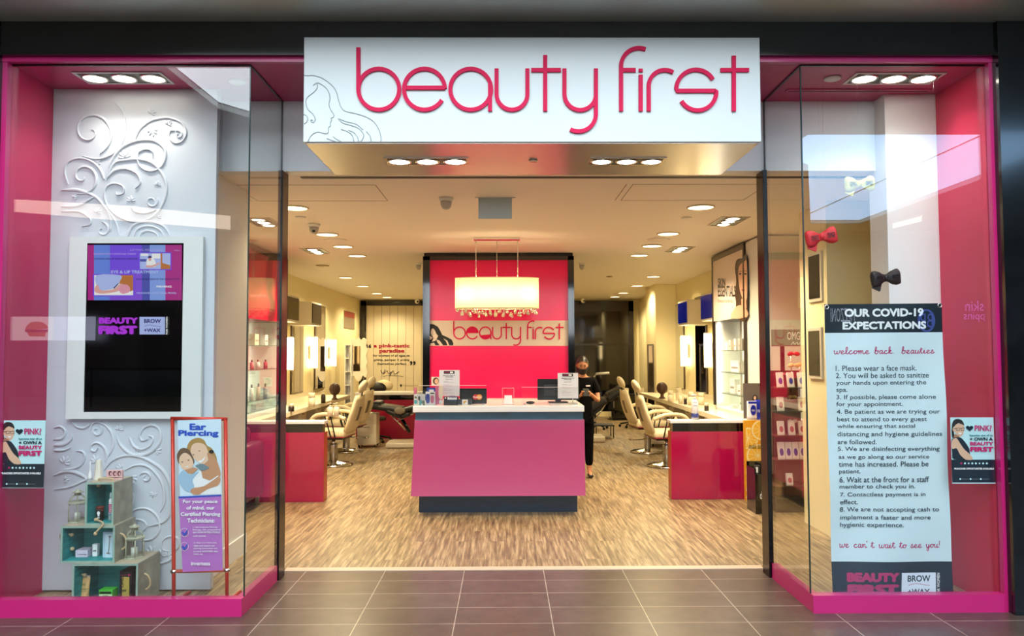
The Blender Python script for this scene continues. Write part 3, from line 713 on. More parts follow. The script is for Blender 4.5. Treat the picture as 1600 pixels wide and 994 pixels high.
for i in range(60):
    u = (i % 20)/19*2-1; row = i//20; x = cx+hw*.93*u+rnd.uniform(-.012, .012); ph = hd*.9*sqrt(max(0, 1-u*u*.9)); y = CY+(-ph, 0, ph)[row]
    drop = .02+.05*(1-abs(u))**.5*rnd.random()+(.03 if i % 2 else 0)
    z = ZB-drop
    if first is None: o = q.build('crystal_drop', crm, None); first = o; o.parent = ch
    else: o = first.copy(); COL.objects.link(o); o.parent = ch
    o.location = (x-cx, y-CY, z-ZC)
MB().tube([(v[0]*.96+cx*.04, CY+(v[1]-CY)*.94, ZB-.004) for v in vs[:n]], .005, 6, closed=True).build('drop_rail', chrome, ch)
# pale linear diffuser seen behind the canopy
a = at(735, 377, Y=9.4); b_ = at(823, 377, Y=9.4)
t = thing('ceiling_bracket', 'pale rose bar bracket with flared ends hanging at the ceiling behind the chandelier canopy', 'ceiling fitting', ((a.x+b_.x)/2, 9.4, ZC))
MB().tube([(a.x+.06, 9.4, a.z), (b_.x-.06, 9.4, a.z)], .018, 10).build('bar', mat('rose_paint', 'e0a8a0', .4), t)
for sx, xx in ((-1, a.x), (1, b_.x)):
    q = MB(); q.lathe([(.02, 0), (.045, .03), (.06, .09)], 0, 0, 0, 12, axis='X'); q.xf(M4.Translation((xx+sx*-.06, 9.4, a.z)) @ M4.Scale(sx, 4, (1, 0, 0))); q.build('flare', mat('rose_paint', ''), t)
MB().tube([((a.x+b_.x)/2, 9.4, a.z), ((a.x+b_.x)/2, 9.4, ZC)], .02, 8).build('mount', white, t)

# ---------------------------------------------------------------- reception desk
D0 = at(642, 776, Y=7.42); D1 = at(915, 776, Y=7.42); T0 = at(648, 657, Y=7.58); T1 = at(913, 657, Y=7.58)
dk = thing('reception_desk', 'pink glossy reception desk with teal band, white worktop and dark recessed plinth', 'desk', ((D0.x+D1.x)/2, 7.9, 0))
k0 = at(655, 800, Y=7.62); k1 = at(902, 800, Y=7.62)
B(k0.x, k1.x, 7.60, 8.35, .003, D0.z+.02).build('plinth', navy, dk)
m = MB(); yb, yt = 7.42, 7.58
m.add([(D0.x, yb, D0.z), (D1.x, yb, D0.z), (T1.x, yt, T0.z), (T0.x, yt, T0.z), (D0.x, yb+.03, D0.z), (D1.x, yb+.03, D0.z), (T1.x, yt+.03, T0.z), (T0.x, yt+.03, T0.z)],
      [(0, 1, 2, 3), (4, 7, 6, 5), (0, 4, 5, 1), (3, 2, 6, 7), (0, 3, 7, 4), (1, 5, 6, 2)])
m.build('front_panel', pinkd, dk)
m = MB()
for xa, xb, sgn in ((D0.x, T0.x, 1), (D1.x, T1.x, -1)):
    m.add([(xa, yb+.03, D0.z), (xa, 8.4, D0.z), (xb, 8.4, T0.z), (xb, yt+.03, T0.z), (xa+.02*sgn, yb+.03, D0.z), (xa+.02*sgn, 8.4, D0.z), (xb+.02*sgn, 8.4, T0.z), (xb+.02*sgn, yt+.03, T0.z)],
          [(0, 1, 2, 3), (4, 7, 6, 5), (0, 4, 5, 1), (3, 2, 6, 7), (0, 3, 7, 4), (1, 5, 6, 2)])
m.build('side_panel', pinkd, dk)
b0 = at(649, 643, Y=7.62); b1 = at(911, 657, Y=7.62); B(b0.x, b1.x, 7.62, 8.4, T0.z-.02, b0.z+.002).build('upper_band', teal, dk)
w0 = at(645, 635, Y=7.54); w1 = at(913, 643.5, Y=7.54); WTZ = w0.z
B(w0.x, w1.x, 7.54, 8.45, w1.z, w0.z, b=.004).build('worktop', quartz, dk)
DT = WTZ
# back ledge at the foot of the pink panel
q0 = at(672, 625, Y=9.55)
lb = thing('back_counter', 'low pale ledge cabinet standing against the pink panel behind the desk', 'cabinet', ((p0.x+p1.x)/2, 9.7, 0))
RX = at(866, 630, Y=9.55).x
B(p0.x+.02, RX-.02, 9.56, FY-.035, .05, q0.z-.03).build('body', mat('ledge_cream', 'dcc8b4', .4), lb); B(p0.x, RX, 9.55, FY-.032, q0.z-.03, q0.z, b=.003).build('worktop', quartz, lb)
B(p0.x+.04, RX-.04, 9.6, FY-.04, .003, .05).build('plinth', ink, lb)

def onY(Y): return lambda px, py: at(px, py, Y=Y)
# items on the desk -------------------------------------------------
def paper_stand(x0, y0, x1, y1, Y, label, stemx):
    a = at(x0, y0, Y=Y); b = at(x1, y1, Y=Y)
    t = thing('notice_stand', label, 'notice', ((a.x+b.x)/2, Y, DT))
    B(a.x, b.x, Y-.002, Y+.001, b.z, a.z).build('sheet', mat('paper', 'e6e6ee', .6), t)
    B(a.x-.004, b.x+.004, Y+.002, Y+.006, b.z-.004, a.z+.002, b=.001).build('acrylic_back', ACR, t)
    s = at(stemx, y1, Y=Y); MB().tube([(s.x, Y+.008, DT+.004), (s.x, Y+.008, b.z+.05)], .004, 8).build('stem', chrome, t)
    q = MB(); q.lathe([(.055, 0), (.055, .006), (.01, .01)], s.x, Y+.02, DT+.0005, 24); q.build('base', ACR, t)
    d = Board(t, 'Y', Y-.002); W = x1-x0; Hh = y1-y0; X = lambda f: x0+W*f; Yy = lambda f: y0+Hh*f
    d.rect(X(.22), Yy(.03), X(.75), Yy(.14), ink); d.text('BEAUTY FIRST', X(.27), Yy(.06), X(.5), Yy(.11), mag, bold=.03); d.rect(X(.53), Yy(.055), X(.68), Yy(.115), wht)
    d.text('BEAUTY FIRST IS', X(.19), Yy(.19), X(.78), Yy(.225), ink, bold=.03); d.text('COVID SAFE', X(.3), Yy(.245), X(.67), Yy(.28), ink, bold=.03)
    d.text("Here's Why", X(.31), Yy(.34), X(.66), Yy(.375), ink, bold=.02)
    for f, e in ((.44, .45), (.47, .7), (.56, .5), (.60, .65), (.70, .45), (.75, .68), (.79, .6), (.87, .72)): d.rect(X(.21), Yy(f), X(e), Yy(f+.009), mat('grey_line', '9a9aa0', .6))
    return t
paper_stand(686.5, 578.5, 718, 619, 7.79, 'white printed notice on a clear stand at the left of the desk', 697)
paper_stand(871.5, 583, 903.5, 622.5, 7.75, 'white printed notice on a clear stand at the right of the desk', 895)
# payment terminal backs
a = at(693, 636, Y=7.85); b = at(760.5, 607, Y=7.85)
t = thing('payment_display', 'black payment screen seen from the back with card and tap stickers', 'screen', ((a.x+b.x)/2, 7.85, DT))
B(at(718, 0, Y=7.85).x, b.x, 7.85, 7.88, DT+.002, b.z, b=.004).build('screen_back', blackp, t)
B(at(702, 0, Y=7.85).x, at(740, 0, Y=7.85).x, 7.88, 8.0, DT+.001, DT+.02, b=.004).build('base', blackp, t)
d = Board(t, 'Y', 7.85)
d.circ(743, 620.5, 4.2, mat('card_red', 'd8201c', .5), 'card_mark'); d.circ(749, 620.5, 4.2, mat('card_orange', 'f09a28', .5), 'card_mark'); d.text('MasterCard', 739.5, 619, 752.5, 622, wht, bold=.02)
a = at(693, 636, Y=7.66); b = at(716, 620, Y=7.66)
t = thing('card_terminal', 'small black card terminal standing below the left notice', 'card terminal', ((a.x+b.x)/2, 7.66, DT))
B(a.x, b.x, 7.66, 7.72, DT+.001, b.z, b=.005).build('body', blackp, t)
d = Board(t, 'Y', 7.66); d.rect(699, 620.5, 714, 624.5, wht); d.text('VISA', 700.5, 618.5, 713, 622, mat('card_blue', '1a3a90', .5), bold=.03); d.rect(699, 624.6, 714, 625.6, mat('card_blue', '')); d.circ(696, 622, 1.3, wht)
t = thing('tap_reader', 'black tap reader with a small white and yellow sticker on its front', 'card terminal', (at(726, 0, Y=7.74).x, 7.74, DT))
a = at(716, 636, Y=7.74); b = at(737, 624, Y=7.74)
B(a.x, b.x, 7.74, 7.80, DT+.001, b.z, b=.006).build('body', mat('charcoal', '1c1c1e', .4), t)
d = Board(t, 'Y', 7.74); d.rect(722, 624.5, 731, 632.5, wht, 'sticker'); d.poly([(724, 631), (724, 627), (729, 626.5), (729, 628.5), (726.3, 629), (726.3, 631)], mat('sticker_gold', 'd8a018', .5), 'sticker_mark')
# computer monitor at the right
a = at(840, 634, Y=7.95); b = at(905, 592, Y=7.95)
t = thing('computer_monitor', 'black computer monitor seen from behind at the right of the desk', 'monitor', ((a.x+b.x)/2, 7.95, DT))
B(a.x, b.x, 7.95, 7.985, DT+.03, b.z, b=.006).build('housing', blackp, t)
B(a.x+.06, b.x-.08, 7.935, 7.95, DT+.07, b.z-.05, b=.006).build('rear_cover', mat('charcoal2', '141416', .3), t)
B((a.x+b.x)/2-.03, (a.x+b.x)/2+.03, 7.985, 8.03, DT+.01, b.z-.1).build('neck', blackp, t)
B((a.x+b.x)/2-.1, (a.x+b.x)/2+.1, 7.93, 8.10, DT+.001, DT+.012, b=.004).build('foot', blackp, t)
# clear card holder with white cards
a = at(785, 635, Y=7.72); b = at(803, 607, Y=7.72)
t = thing('card_holder', 'clear acrylic holder of white cards in the middle of the desk', 'card holder', ((a.x+b.x)/2, 7.72, DT))
z0 = DT+.001
B(a.x, b.x, 7.775, 7.779, z0, b.z).build('back_plate', ACR, t); B(a.x, b.x, 7.70, 7.775, z0, z0+.004).build('base_plate', ACR, t)
MB().box(a.x, a.x+.004, 7.70, 7.775, z0+.004, b.z-.05).box(b.x-.004, b.x, 7.70, 7.775, z0+.004, b.z-.05).build('side_plate', ACR, t)
MB().tube([(a.x, 7.777, b.z), (b.x, 7.777, b.z)], .002, 6).tube([(a.x, 7.777, z0), (a.x, 7.777, b.z)], .0015, 6).tube([(b.x, 7.777, z0), (b.x, 7.777, b.z)], .0015, 6).build('bright_edge', mat('acrylic_edge', 'f0d8d8', .3), t)
o = B(a.x+.02, b.x-.02, 7.71, 7.76, z0+.0045, z0+.09, b=.001).build('card_stack', mat('paper_white', 'f4f4f4', .6)); tag(o, 'stack of white cards standing in the clear holder mid-desk', 'cards')
# mouse
q = MB(); c = at(829, 634, Y=7.75); q.ell((c.x, 7.8, DT+.015), (.045, .03, .016)); tag(q.build('computer_mouse', blackp), 'black computer mouse lying beside the monitor', 'mouse')
# sneeze guard panes
for x0, x1, y0, s_ in ((655, 760, 603, 'left half'), (815, 903, 605.5, 'right half')):
    a = at(x0, y0, Y=7.62); b = at(x1, 634, Y=7.62); t = thing('counter_screen', 'low clear acrylic screen standing along the %s of the desk edge' % s_, 'screen', ((a.x+b.x)/2, 7.62, DT))
    B(a.x, b.x, 7.618, 7.623, DT+.001, a.z).build('pane', ACR, t); B(a.x, b.x, 7.6175, 7.6235, a.z, a.z+.003).build('bright_edge', mat('acrylic_edge', ''), t)
    for xx in (a.x+.02, b.x-.04): B(xx, xx+.02, 7.605, 7.636, DT+.0005, DT+.02).build('clip', chrome, t)
# brochure rack left
a = at(646, 636, Y=7.70); b = at(683, 612, Y=7.70)
t = thing('brochure_holder', 'clear acrylic brochure holder at the left end of the desk', 'brochure holder', ((a.x+b.x)/2, 7.7, DT))
MB().box(a.x, b.x, 7.665, 7.669, z0, b.z-.02).box(a.x, b.x, 7.725, 7.729, z0, b.z+.01).box(a.x, b.x, 7.669, 7.725, z0, z0+.003).build('trough', ACR, t)
MB().box(a.x+.085, a.x+.088, 7.669, 7.725, z0+.003, b.z-.03).build('divider', ACR, t)
def leaflet(x0, x1, y1, Y, label, col, marks, tilt=0, name='leaflet'):
    a = at(x0, y1, Y=Y); b = at(x1, y1, Y=Y)
    t = thing(name, label, 'leaflet', ((a.x+b.x)/2, Y, z0+.0035))
    B(a.x, b.x, Y, Y+.004, z0+.0036, a.z).build('sheet', col, t)
    d = Board(t, 'Y', Y)
    for (fx0, fy0, fx1, fy1, m) in marks: d.poly([(x0+(x1-x0)*fx0, y1+(635-y1)*fy0), (x0+(x1-x0)*fx1, y1+(635-y1)*fy0*1.03), (x0+(x1-x0)*fx1*.97, y1+(635-y1)*fy1), (x0+(x1-x0)*fx0, y1+(635-y1)*fy1*.97)], m, smooth=4)
BL = mat('print_blue', '2038a8', .5); TQ = mat('print_turquoise', '58b0b8', .5); PK = mat('print_pink', 'd86a90', .5); OL = mat('print_olive', '606838', .5); CRM = mat('print_cream', 'eadcc8', .6)
leaflet(647, 652, 616, 7.675, 'narrow white leaflet at the far left of the desk holder', wht, [(.2, .2, .8, .35, OL), (.1, .5, .9, .8, TQ)])
leaflet(652.5, 664, 616, 7.675, 'white leaflet with turquoise and green marks in the desk holder', wht, [(.1, .2, .35, .5, ink), (.25, .5, .6, .95, TQ), (.65, .55, .95, .95, OL)])
leaflet(665, 680, 612, 7.682, 'white leaflet with blue and pink drawings in the desk holder', wht, [(.05, .2, .4, .75, BL), (.55, .3, .85, .75, PK), (.5, .08, .9, .15, ink)])
leaflet(667, 680, 606, 7.70, 'blue-topped leaflet standing behind the others in the desk holder', BL, [(.1, .35, .9, .9, wht), (.3, .1, .8, .2, wht)])
leaflet(680, 692, 603, 7.712, 'pink striped leaflet at the right of the desk holder', PK, [(.5, .0, .98, .6, CRM), (.55, .7, .95, .9, wht)])
leaflet(646.5, 651.5, 605.5, 7.735, 'tall thin rose leaflet behind the desk holder', mat('rose_print', 'c87884', .5), [(.2, .1, .8, .4, PK)])
a = at(674, 603, Y=7.9); b = at(687, 589, Y=7.9)
t = thing('portrait_card', 'small square card with a face on a little stand at the desk left', 'card', ((a.x+b.x)/2, 7.9, DT))
B(a.x, b.x, 7.9, 7.904, a.z, b.z).build('card', CRM, t); MB().tube([((a.x+b.x)/2, 7.908, DT+.001), ((a.x+b.x)/2, 7.908, b.z-.02)], .004, 8).build('stem', chrome, t)
q = MB(); q.lathe([(.03, 0), (.03, .006), (.004, .01)], (a.x+b.x)/2, 7.908, DT+.0005, 16); q.build('foot', chrome, t)
d = Board(t, 'Y', 7.9); d.circ(681, 595.5, 4.6, hairb, 'portrait_hair', ry=5.5); d.circ(682, 596, 3.0, skinl, 'portrait_face', ry=4)
# ---------------------------------------------------------------- left display window
a = at(103, 655, Y=5.10); b = at(318, 370, Y=5.10)
t = thing('display_screen', 'tall black digital screen in a white surround on the scroll-relief wall', 'screen', ((a.x+b.x)/2, 5.14, a.z))
s0 = at(131, 644, Y=5.10); s1 = at(287.5, 380, Y=5.10)
MB().box(a.x, s0.x, 5.095, 5.126, a.z, b.z).box(s1.x, b.x, 5.095, 5.126, a.z, b.z).box(s0.x, s1.x, 5.095, 5.126, s1.z, b.z).box(s0.x, s1.x, 5.095, 5.126, a.z, s0.z).build('surround', mat('surround_white', 'dcdedc', .4), t)
scr = B(s0.x, s1.x, 5.10, 5.125, s0.z, s1.z).build('screen_panel', mat('screen_black', '040405', .05), t)
def em(n, c, e=.75): return mat(n, '080808', .4, emit=e, ecol=c)
EM = {k: em('screen_'+k, v) for k, v in dict(magenta='b8108c', blue='6a8cf0', violet='7a48f0', purple='8a50e8', indigo='4a50b8', sky='88a8f4', white='ffffff', ltblue='b8c8ff', orange='c87830', skin='f0b0a8', pinkskin='f0a0b8', lilac='c8a8f8', navy='201870', logo='c030f0', red='c83848').items()}
d = Board(t, 'Y', 5.10); d.z = (120, 370, 5.844)
for x0, y0, x1, y1, c in ((100, 75, 160, 580, 'magenta'), (158, 75, 305, 580, 'blue'), (303, 75, 600, 580, 'violet'), (596, 75, 670, 580, 'indigo'), (668, 75, 812, 580, 'sky'), (810, 75, 962, 580, 'magenta')):
    d.rect(x0, y0, x1, y1, EM[c], 'screen_band')
d.rect(303, 340, 596, 580, EM['purple'], 'screen_band')
d.text('LIFTING RELAXING', 490, 112, 790, 128, EM['lilac']); d.text('BLEMISH WITH CONTOUR CREAM', 158, 150, 540, 165, EM['lilac'], bold=.02)
d.text('CONTOUR AREA BY REDUCING WRINKLES', 158, 194, 558, 210, EM['navy'], bold=.02)
d.text('EYE & LIP TREATMENT', 315, 308, 750, 336, EM['ltblue'], bold=.03)
d.text('REVITALIZES SKIN OF THE DELICATE EYE', 545, 380, 940, 396, EM['navy'], bold=.02)
d.text('FIRMING', 730, 447, 868, 465, EM['white'], bold=.03); d.text('MASSAGE WITH REAL PEARL', 550, 506, 915, 522, EM['ltblue'], bold=.02); d.text('MENU', 892, 122, 945, 132, EM['lilac'])
d.rect(572, 142, 868, 305, EM['violet'], 'photo_frame'); d.rect(580, 152, 858, 296, EM['ltblue'], 'photo')
d.poly([(770, 152), (785, 152), (785, 240), (858, 262), (858, 296), (770, 296)], EM['orange'], 'photo'); d.rect(590, 156, 655, 176, EM['white'], 'photo'); d.rect(690, 156, 765, 200, EM['white'], 'photo'); d.rect(582, 205, 640, 228, EM['indigo'], 'photo')
d.poly([(655, 200), (700, 196), (725, 240), (720, 275), (650, 270), (640, 240)], EM['white'], 'photo', smooth=5); d.poly([(640, 262), (690, 262), (760, 236), (768, 245), (700, 278), (645, 280)], EM['skin'], 'photo', smooth=4); d.circ(672, 205, 13, EM['skin'], 'photo', ry=20); d.poly([(655, 195), (662, 178), (680, 176), (690, 192), (672, 196)], EM['navy'], 'photo', smooth=4)
d.rect(153, 342, 532, 545, EM['violet'], 'photo_frame'); d.rect(166, 352, 520, 535, EM['white'], 'photo'); d.rect(398, 352, 520, 500, EM['orange'], 'photo')
d.poly([(190, 352), (400, 352), (405, 400), (350, 470), (220, 490), (185, 440)], EM['ltblue'], 'photo', smooth=3); d.poly([(170, 470), (200, 440), (230, 490), (340, 480), (390, 440), (420, 430), (430, 470), (380, 500), (260, 520), (180, 510)], EM['skin'], 'photo', smooth=4)
d.circ(442, 480, 52, EM['pinkskin'], 'photo', ry=44); d.poly([(380, 430), (400, 420), (350, 475), (340, 470)], EM['navy'], 'photo'); d.poly([(480, 510), (520, 490), (520, 535), (400, 535)], EM['white'], 'photo')
d.text('BEAUTY', 208, 738, 565, 795, EM['logo'], bold=.07); d.text('FIRST', 205, 812, 560, 893, EM['logo'], bold=.08)
d.rect(580, 732, 812, 893, EM['ltblue'], 'logo_box'); d.text('BROW', 622, 752, 775, 790, EM['navy'], bold=.035); d.text('+WAX', 622, 838, 772, 872, EM['navy'], bold=.035)
d.line([(625, 820), (670, 806), (710, 815), (775, 822)], 4, EM['indigo'], smooth=5); d.text('FOR WOMEN', 820, 732, 838, 892, EM['white'], bold=.03, rot=90)

# window posters -----------------------------------------------------
def pink_poster(ox, oy, label, dx=0, right=False):
    Y = 4.712
    def Q(px, py): return (ox+px/7.644, oy+py/7.646)
    a = at(*Q(15, 938), Y=Y); b = at(*Q(545, 130), Y=Y)
    t = thing('window_poster', label, 'poster', ((a.x+b.x)/2, Y, a.z))
    d = Board(t, 'Y', Y+.002); d.z = (ox, oy, 7.644)
    k0 = [(0, 130), (545, 130), (522, 938), (0, 938)] if not right else [(38, 95), (552, 95), (578, 885), (62, 885)]
    sx = (lambda x, y: x) if not right else (lambda x, y: x+22+(y-130)*.045)
    sy = (lambda y: y) if not right else (lambda y: (y-130)*.968+95)
    def P(pts): return [(sx(x, y), sy(y)) for x, y in pts]
    m = MB(); q = [d.P(*p) for p in (k0[0], k0[1], k0[2], k0[3])]
    m.add([tuple(v) for v in q]+[(v.x, v.y+.003, v.z) for v in q], [(0, 1, 2, 3), (7, 6, 5, 4), (0, 4, 5, 1), (1, 5, 6, 2), (2, 6, 7, 3), (3, 7, 4, 0)]); m.build('sheet', cyanw, t)
    X0, X1 = (10, 535) if not right else (10, 530)
    yb = 650
    d.poly(P([(X0-8, yb), (X1+(2 if right else -2), yb), (X1-(0 if right else 12), 932), (X0-8, 932)]), dteal, 'footer')
    # woman: hair, face, arm, black dress
    d.poly(P([(22, 350), (22, 290), (35, 200), (60, 160), (100, 148), (150, 165), (175, 215), (160, 230), (110, 200), (70, 230), (45, 260), (50, 330), (55, 375), (28, 380)]), hairk, 'figure_hair', smooth=4)
    d.poly(P([(65, 230), (100, 205), (150, 215), (172, 240), (172, 290), (150, 345), (120, 370), (95, 350), (60, 310), (35, 290), (40, 250), (52, 262)]), skinl, 'figure_face', smooth=4)
    d.poly(P([(60, 330), (110, 360), (120, 420), (60, 430), (30, 400)]), skind, 'figure_neck')
    d.poly(P([(10, 430), (40, 380), (110, 375), (150, 400), (210, 490), (225, 560), (210, 640), (30, 645), (15, 560)]), dteal, 'figure_dress', smooth=3)
    d.poly(P([(10, 460), (30, 400), (75, 385), (110, 440), (160, 520), (230, 590), (255, 648), (175, 648), (110, 590), (70, 510), (20, 520)]), skinl, 'figure_arm', smooth=4)
    for x0 in (72, 128): d.line(P([(x0, 262), (x0+46, 258), (x0+44, 285), (x0+8, 290), (x0, 262)]), 6, ink, 'figure_glasses')
    d.line(P([(40, 268), (72, 262)]), 5, ink, 'figure_glasses'); d.poly(P([(98, 318), (138, 320), (128, 338), (110, 336)]), wht, 'figure_smile', smooth=3)
    hx, hy = 235, 262
    d.poly(P([(hx+44*(16*sin(a_)**3)/16, hy-37*(13*cos(a_)-5*cos(2*a_)-2*cos(3*a_)-cos(4*a_))/15) for a_ in [2*pi*i/32 for i in range(32)]]), dteal, 'heart')
    def tx(s, x0, y0, x1, y1, m, **k):
        ym = (y0+y1)/2; d.text(s, sx(x0, ym), sy(y0), sx(x1, ym), sy(y1), m, **k)
    tx('PINK?', 295, 225, 498, 298, mag, bold=.025); tx('become one of us', 230, 335, 505, 362, mat('txt_teal', '1a7a80', .5), bold=.03)
    tx('+ OWN A', 230, 375, 505, 415, dteal, bold=.04); tx('BEAUTY', 230, 430, 507, 475, mag, bold=.05); tx('FIRST', 228, 490, 507, 552, mag, bold=.06)
    for i in range(8): d.circ(*P([(115+i*43, 695)])[0], 12, mag if i == 0 else cyanw, 'icon', n=(4 if i % 3 == 2 else 10))
    tx('FRANCHISE OPPORTUNITIES AVAILABLE', 25, 748, 497, 772, wht, bold=.04)
    for i in range(3): d.circ(*P([(90+i*122, 887)])[0], 10, cyanw, 'icon'); tx('beautyfirst', 105+i*122, 882, 190+i*122, 893, mat('grey_line', ''))
pink_poster(0, 640, 'cyan and black franchise poster with smiling woman on the left window glass')
pink_poster(1480, 640, 'cyan and black franchise poster with smiling woman on the right window glass', right=True)

# crates --------------------------------------------------------------
wood_out = mat('weathered_wood', 'a8a898', .7, noise=.35, nscale=12, stretch=(6, 1, 1)); teal_in = mat('teal_stain', '2aa6a6', .6, noise=.4, nscale=8, stretch=(1, 1, 7)); edgew = mat('pale_wood_edge', '9cb8a8', .6, noise=.2, nscale=30)
CRY = 4.80
def crate(x0, y0, x1, y1, Yf, dep, label, handles, zb=.0045):
    a = at(x0, y1, Y=Yf); b = at(x1, y0, Y=Yf); th = .012
    a.z = zb
    t = thing('wooden_crate', label, 'crate', ((a.x+b.x)/2, Yf+dep/2, a.z), 'teal crates stacked as display shelves')
    MB().box(a.x, a.x+th, Yf, Yf+dep, a.z, b.z).box(b.x-th, b.x, Yf, Yf+dep, a.z, b.z).build('side_board', wood_out, t)
    MB().box(a.x+th, b.x-th, Yf, Yf+dep, a.z, a.z+th).box(a.x+th, b.x-th, Yf, Yf+dep, b.z-th, b.z).build('end_board', mat('pale_board', 'c0b098', .6, noise=.2, nscale=12), t)
    MB().box(a.x+th, a.x+th+.001, Yf+.003, Yf+dep-.01, a.z+th, b.z-th).box(b.x-th-.001, b.x-th, Yf+.003, Yf+dep-.01, a.z+th, b.z-th).box(a.x+th, b.x-th, Yf+dep-.02, Yf+dep-.01, a.z+th, b.z-th).box(a.x+th, b.x-th, Yf+.003, Yf+dep-.02, b.z-th-.001, b.z-th).box(a.x+th, b.x-th, Yf+.003, Yf+dep-.02, a.z+th, a.z+th+.001).build('stained_inside', teal_in, t)
    MB().box(a.x, b.x, Yf-.002, Yf, a.z, a.z+th).box(a.x, b.x, Yf-.002, Yf, b.z-th, b.z).box(a.x, a.x+th, Yf-.002, Yf, a.z+th, b.z-th).box(b.x-th, b.x, Yf-.002, Yf, a.z+th, b.z-th).build('front_rim', edgew, t)
    for h in handles:
        zc = (a.z+b.z)/2; yc = Yf+dep*.45
        if h == 'L': p = [(a.x+.03, yc-.05, zc+.045), (a.x-.004, yc-.05, zc+.05), (a.x-.05, yc-.03, zc+.04), (a.x-.06, yc, zc), (a.x-.05, yc+.03, zc-.04), (a.x-.004, yc+.0, zc-.045), (a.x+.03, yc-.04, zc-.045)]
        elif h == 'R': p = [(b.x-.03, yc-.05, zc+.05), (b.x+.004, yc-.05, zc+.05), (b.x+.025, yc-.045, zc+.03), (b.x+.028, yc-.03, zc-.02), (b.x+.006, yc-.03, zc-.05), (b.x-.03, yc-.03, zc-.05)]
        elif h == 'T': xc = (a.x+b.x)/2; p = [(xc-.045, Yf+.07, b.z-.03), (xc-.045, Yf+.07, b.z+.004), (xc-.03, Yf+.065, b.z+.014), (xc+.03, Yf+.065, b.z+.014), (xc+.045, Yf+.07, b.z+.004), (xc+.045, Yf+.07, b.z-.03)]
        else: xc = (a.x+b.x)/2+.02; p = [(xc-.05, Yf+.02, a.z+.03), (xc+.0, Yf-.02, a.z+.028), (xc+.02, Yf-.03, a.z+.012), (xc-.01, Yf-.035, a.z-.025), (xc-.025, Yf-.03, a.z-.045)]
        m = MB(); m.tube(catmull(p, 6), .006, 8)
        for e in (p[0], p[-1]): m.ell(e, (.013, .013, .012), 8, 6)
        m.build('rope_handle', rope, t)
    return a, b, Yf, dep
c3 = crate(112, 881, 216, 945, CRY, .30, 'bottom crate of the display, wide, holding a tube, green box and black gold box', 'LR')
c2 = crate(94, 822, 180, 878, CRY+.02, .26, 'middle crate of the display, holding a small white box and a roller box', 'LR', c3[1].z+.0005)
c1 = crate(132.5, 754, 178.5, 820, CRY+.04, .24, 'top crate of the display, upright, holding a dark canister and a white bottle', 'TB', c2[1].z+.0005)
# align stacked heights exactly
def boxthing(name, label, cat, x0, y0, x1, y1, Y, dep, m, marks=(), texts=(), zb=None, lid=None):
    a = at(x0, y1, Y=Y); b = at(x1, y0, Y=Y)
    if zb is not None: a.z = zb
    t = thing(name, label, cat, ((a.x+b.x)/2, Y+dep/2, a.z))
    B(a.x, b.x, Y, Y+dep, a.z+.0003, b.z, b=.0015).build('carton', m, t)
    if lid: B(a.x-.0008, b.x+.0008, Y-.0008, Y+dep+.0008, b.z-(b.z-a.z)*lid[0], b.z+.0005).build('lid', lid[1], t)
    d = Board(t, 'Y', Y-(.0008 if lid else 0)); W = x1-x0; Hh = y1-y0
    for q in marks: d.rect(x0+W*q[0], y0+Hh*q[1], x0+W*q[2], y0+Hh*q[3], q[4], 'label_mark')
    for q in texts: d.text(q[0], x0+W*q[1], y0+Hh*q[2], x0+W*q[3], y0+Hh*q[4], q[5], bold=.02, rot=(q[6] if len(q) > 6 else 0))
    return t
f1, f2, f3 = c1[0].z+.0135, c2[0].z+.0135, c3[0].z+.0135
gold = mat('gold_print', 'd8c060', .35, metal=.4); maroon = mat('maroon_print', '5a1018', .5); lilacb = mat('lilac_box', 'd8c8dc', .5)
boxthing('serum_box', 'slim white box standing in the middle crate', 'box', 144, 851, 152, 875, CRY+.12, .03, wht, texts=[('serum', .2, .35, .8, .45, OL)], zb=f2, lid=(.25, wht))
boxthing('cream_box', 'squat pale lilac box in the middle crate', 'box', 117.5, 860, 137, 875, CRY+.10, .09, lilacb, marks=[(.05, .75, .25, .92, mat('berry', 'a82030', .5))], texts=[('rosehip', .2, .35, .9, .5, maroon)], zb=f2)
t = boxthing('roller_box', 'tall pale blue box with a face roller drawing leaning in the middle crate', 'box', 160, 831, 177.5, 875, CRY+.09, .025, mat('ice_blue', 'b8d4e8', .5), marks=[(.25, .08, .85, .92, mat('ice_blue2', 'd0e4f0', .5))], zb=f2)
d = Board(t, 'Y', CRY+.09); d.k = 4
d.line([(170, 839), (174, 838.5)], 2.2, steel, 'roller_drawing'); d.line([(172, 839), (171, 852), (169.5, 864)], 1, steel, 'roller_drawing'); d.line([(166.5, 864), (172.5, 865)], 1.6, steel, 'roller_drawing')
t = boxthing('styling_box', 'tall black box with gold window standing in the bottom crate', 'box', 186.5, 893, 206, 932, CRY+.05, .12, ink, marks=[(.22, .22, .8, 1, gold)], zb=f3)
d = Board(t, 'Y', CRY+.05); d.k = 4; d.text('OMG', 189.5, 902, 193.5, 918, ink, rot=90, bold=.03); d.text('styler', 190, 920, 198, 926, ink, bold=.02); d.circ(202, 898.5, 1.8, mag); d.text('beauty', 190, 897.5, 199, 899.5, mag)
boxthing('green_box', 'small black and bright green box at the front of the bottom crate', 'box', 154, 922, 176, 945, CRY+.04, .07, mat('lime_print', '48b838', .5), marks=[(.05, .3, .95, 1, mat('lime_pale', 'd0ecc0', .5)), (.1, .12, .9, .25, ink)], texts=[('GOLD', .3, .35, .7, .5, OL), ('HEMP', .12, .55, .88, .85, ink)], zb=f3)
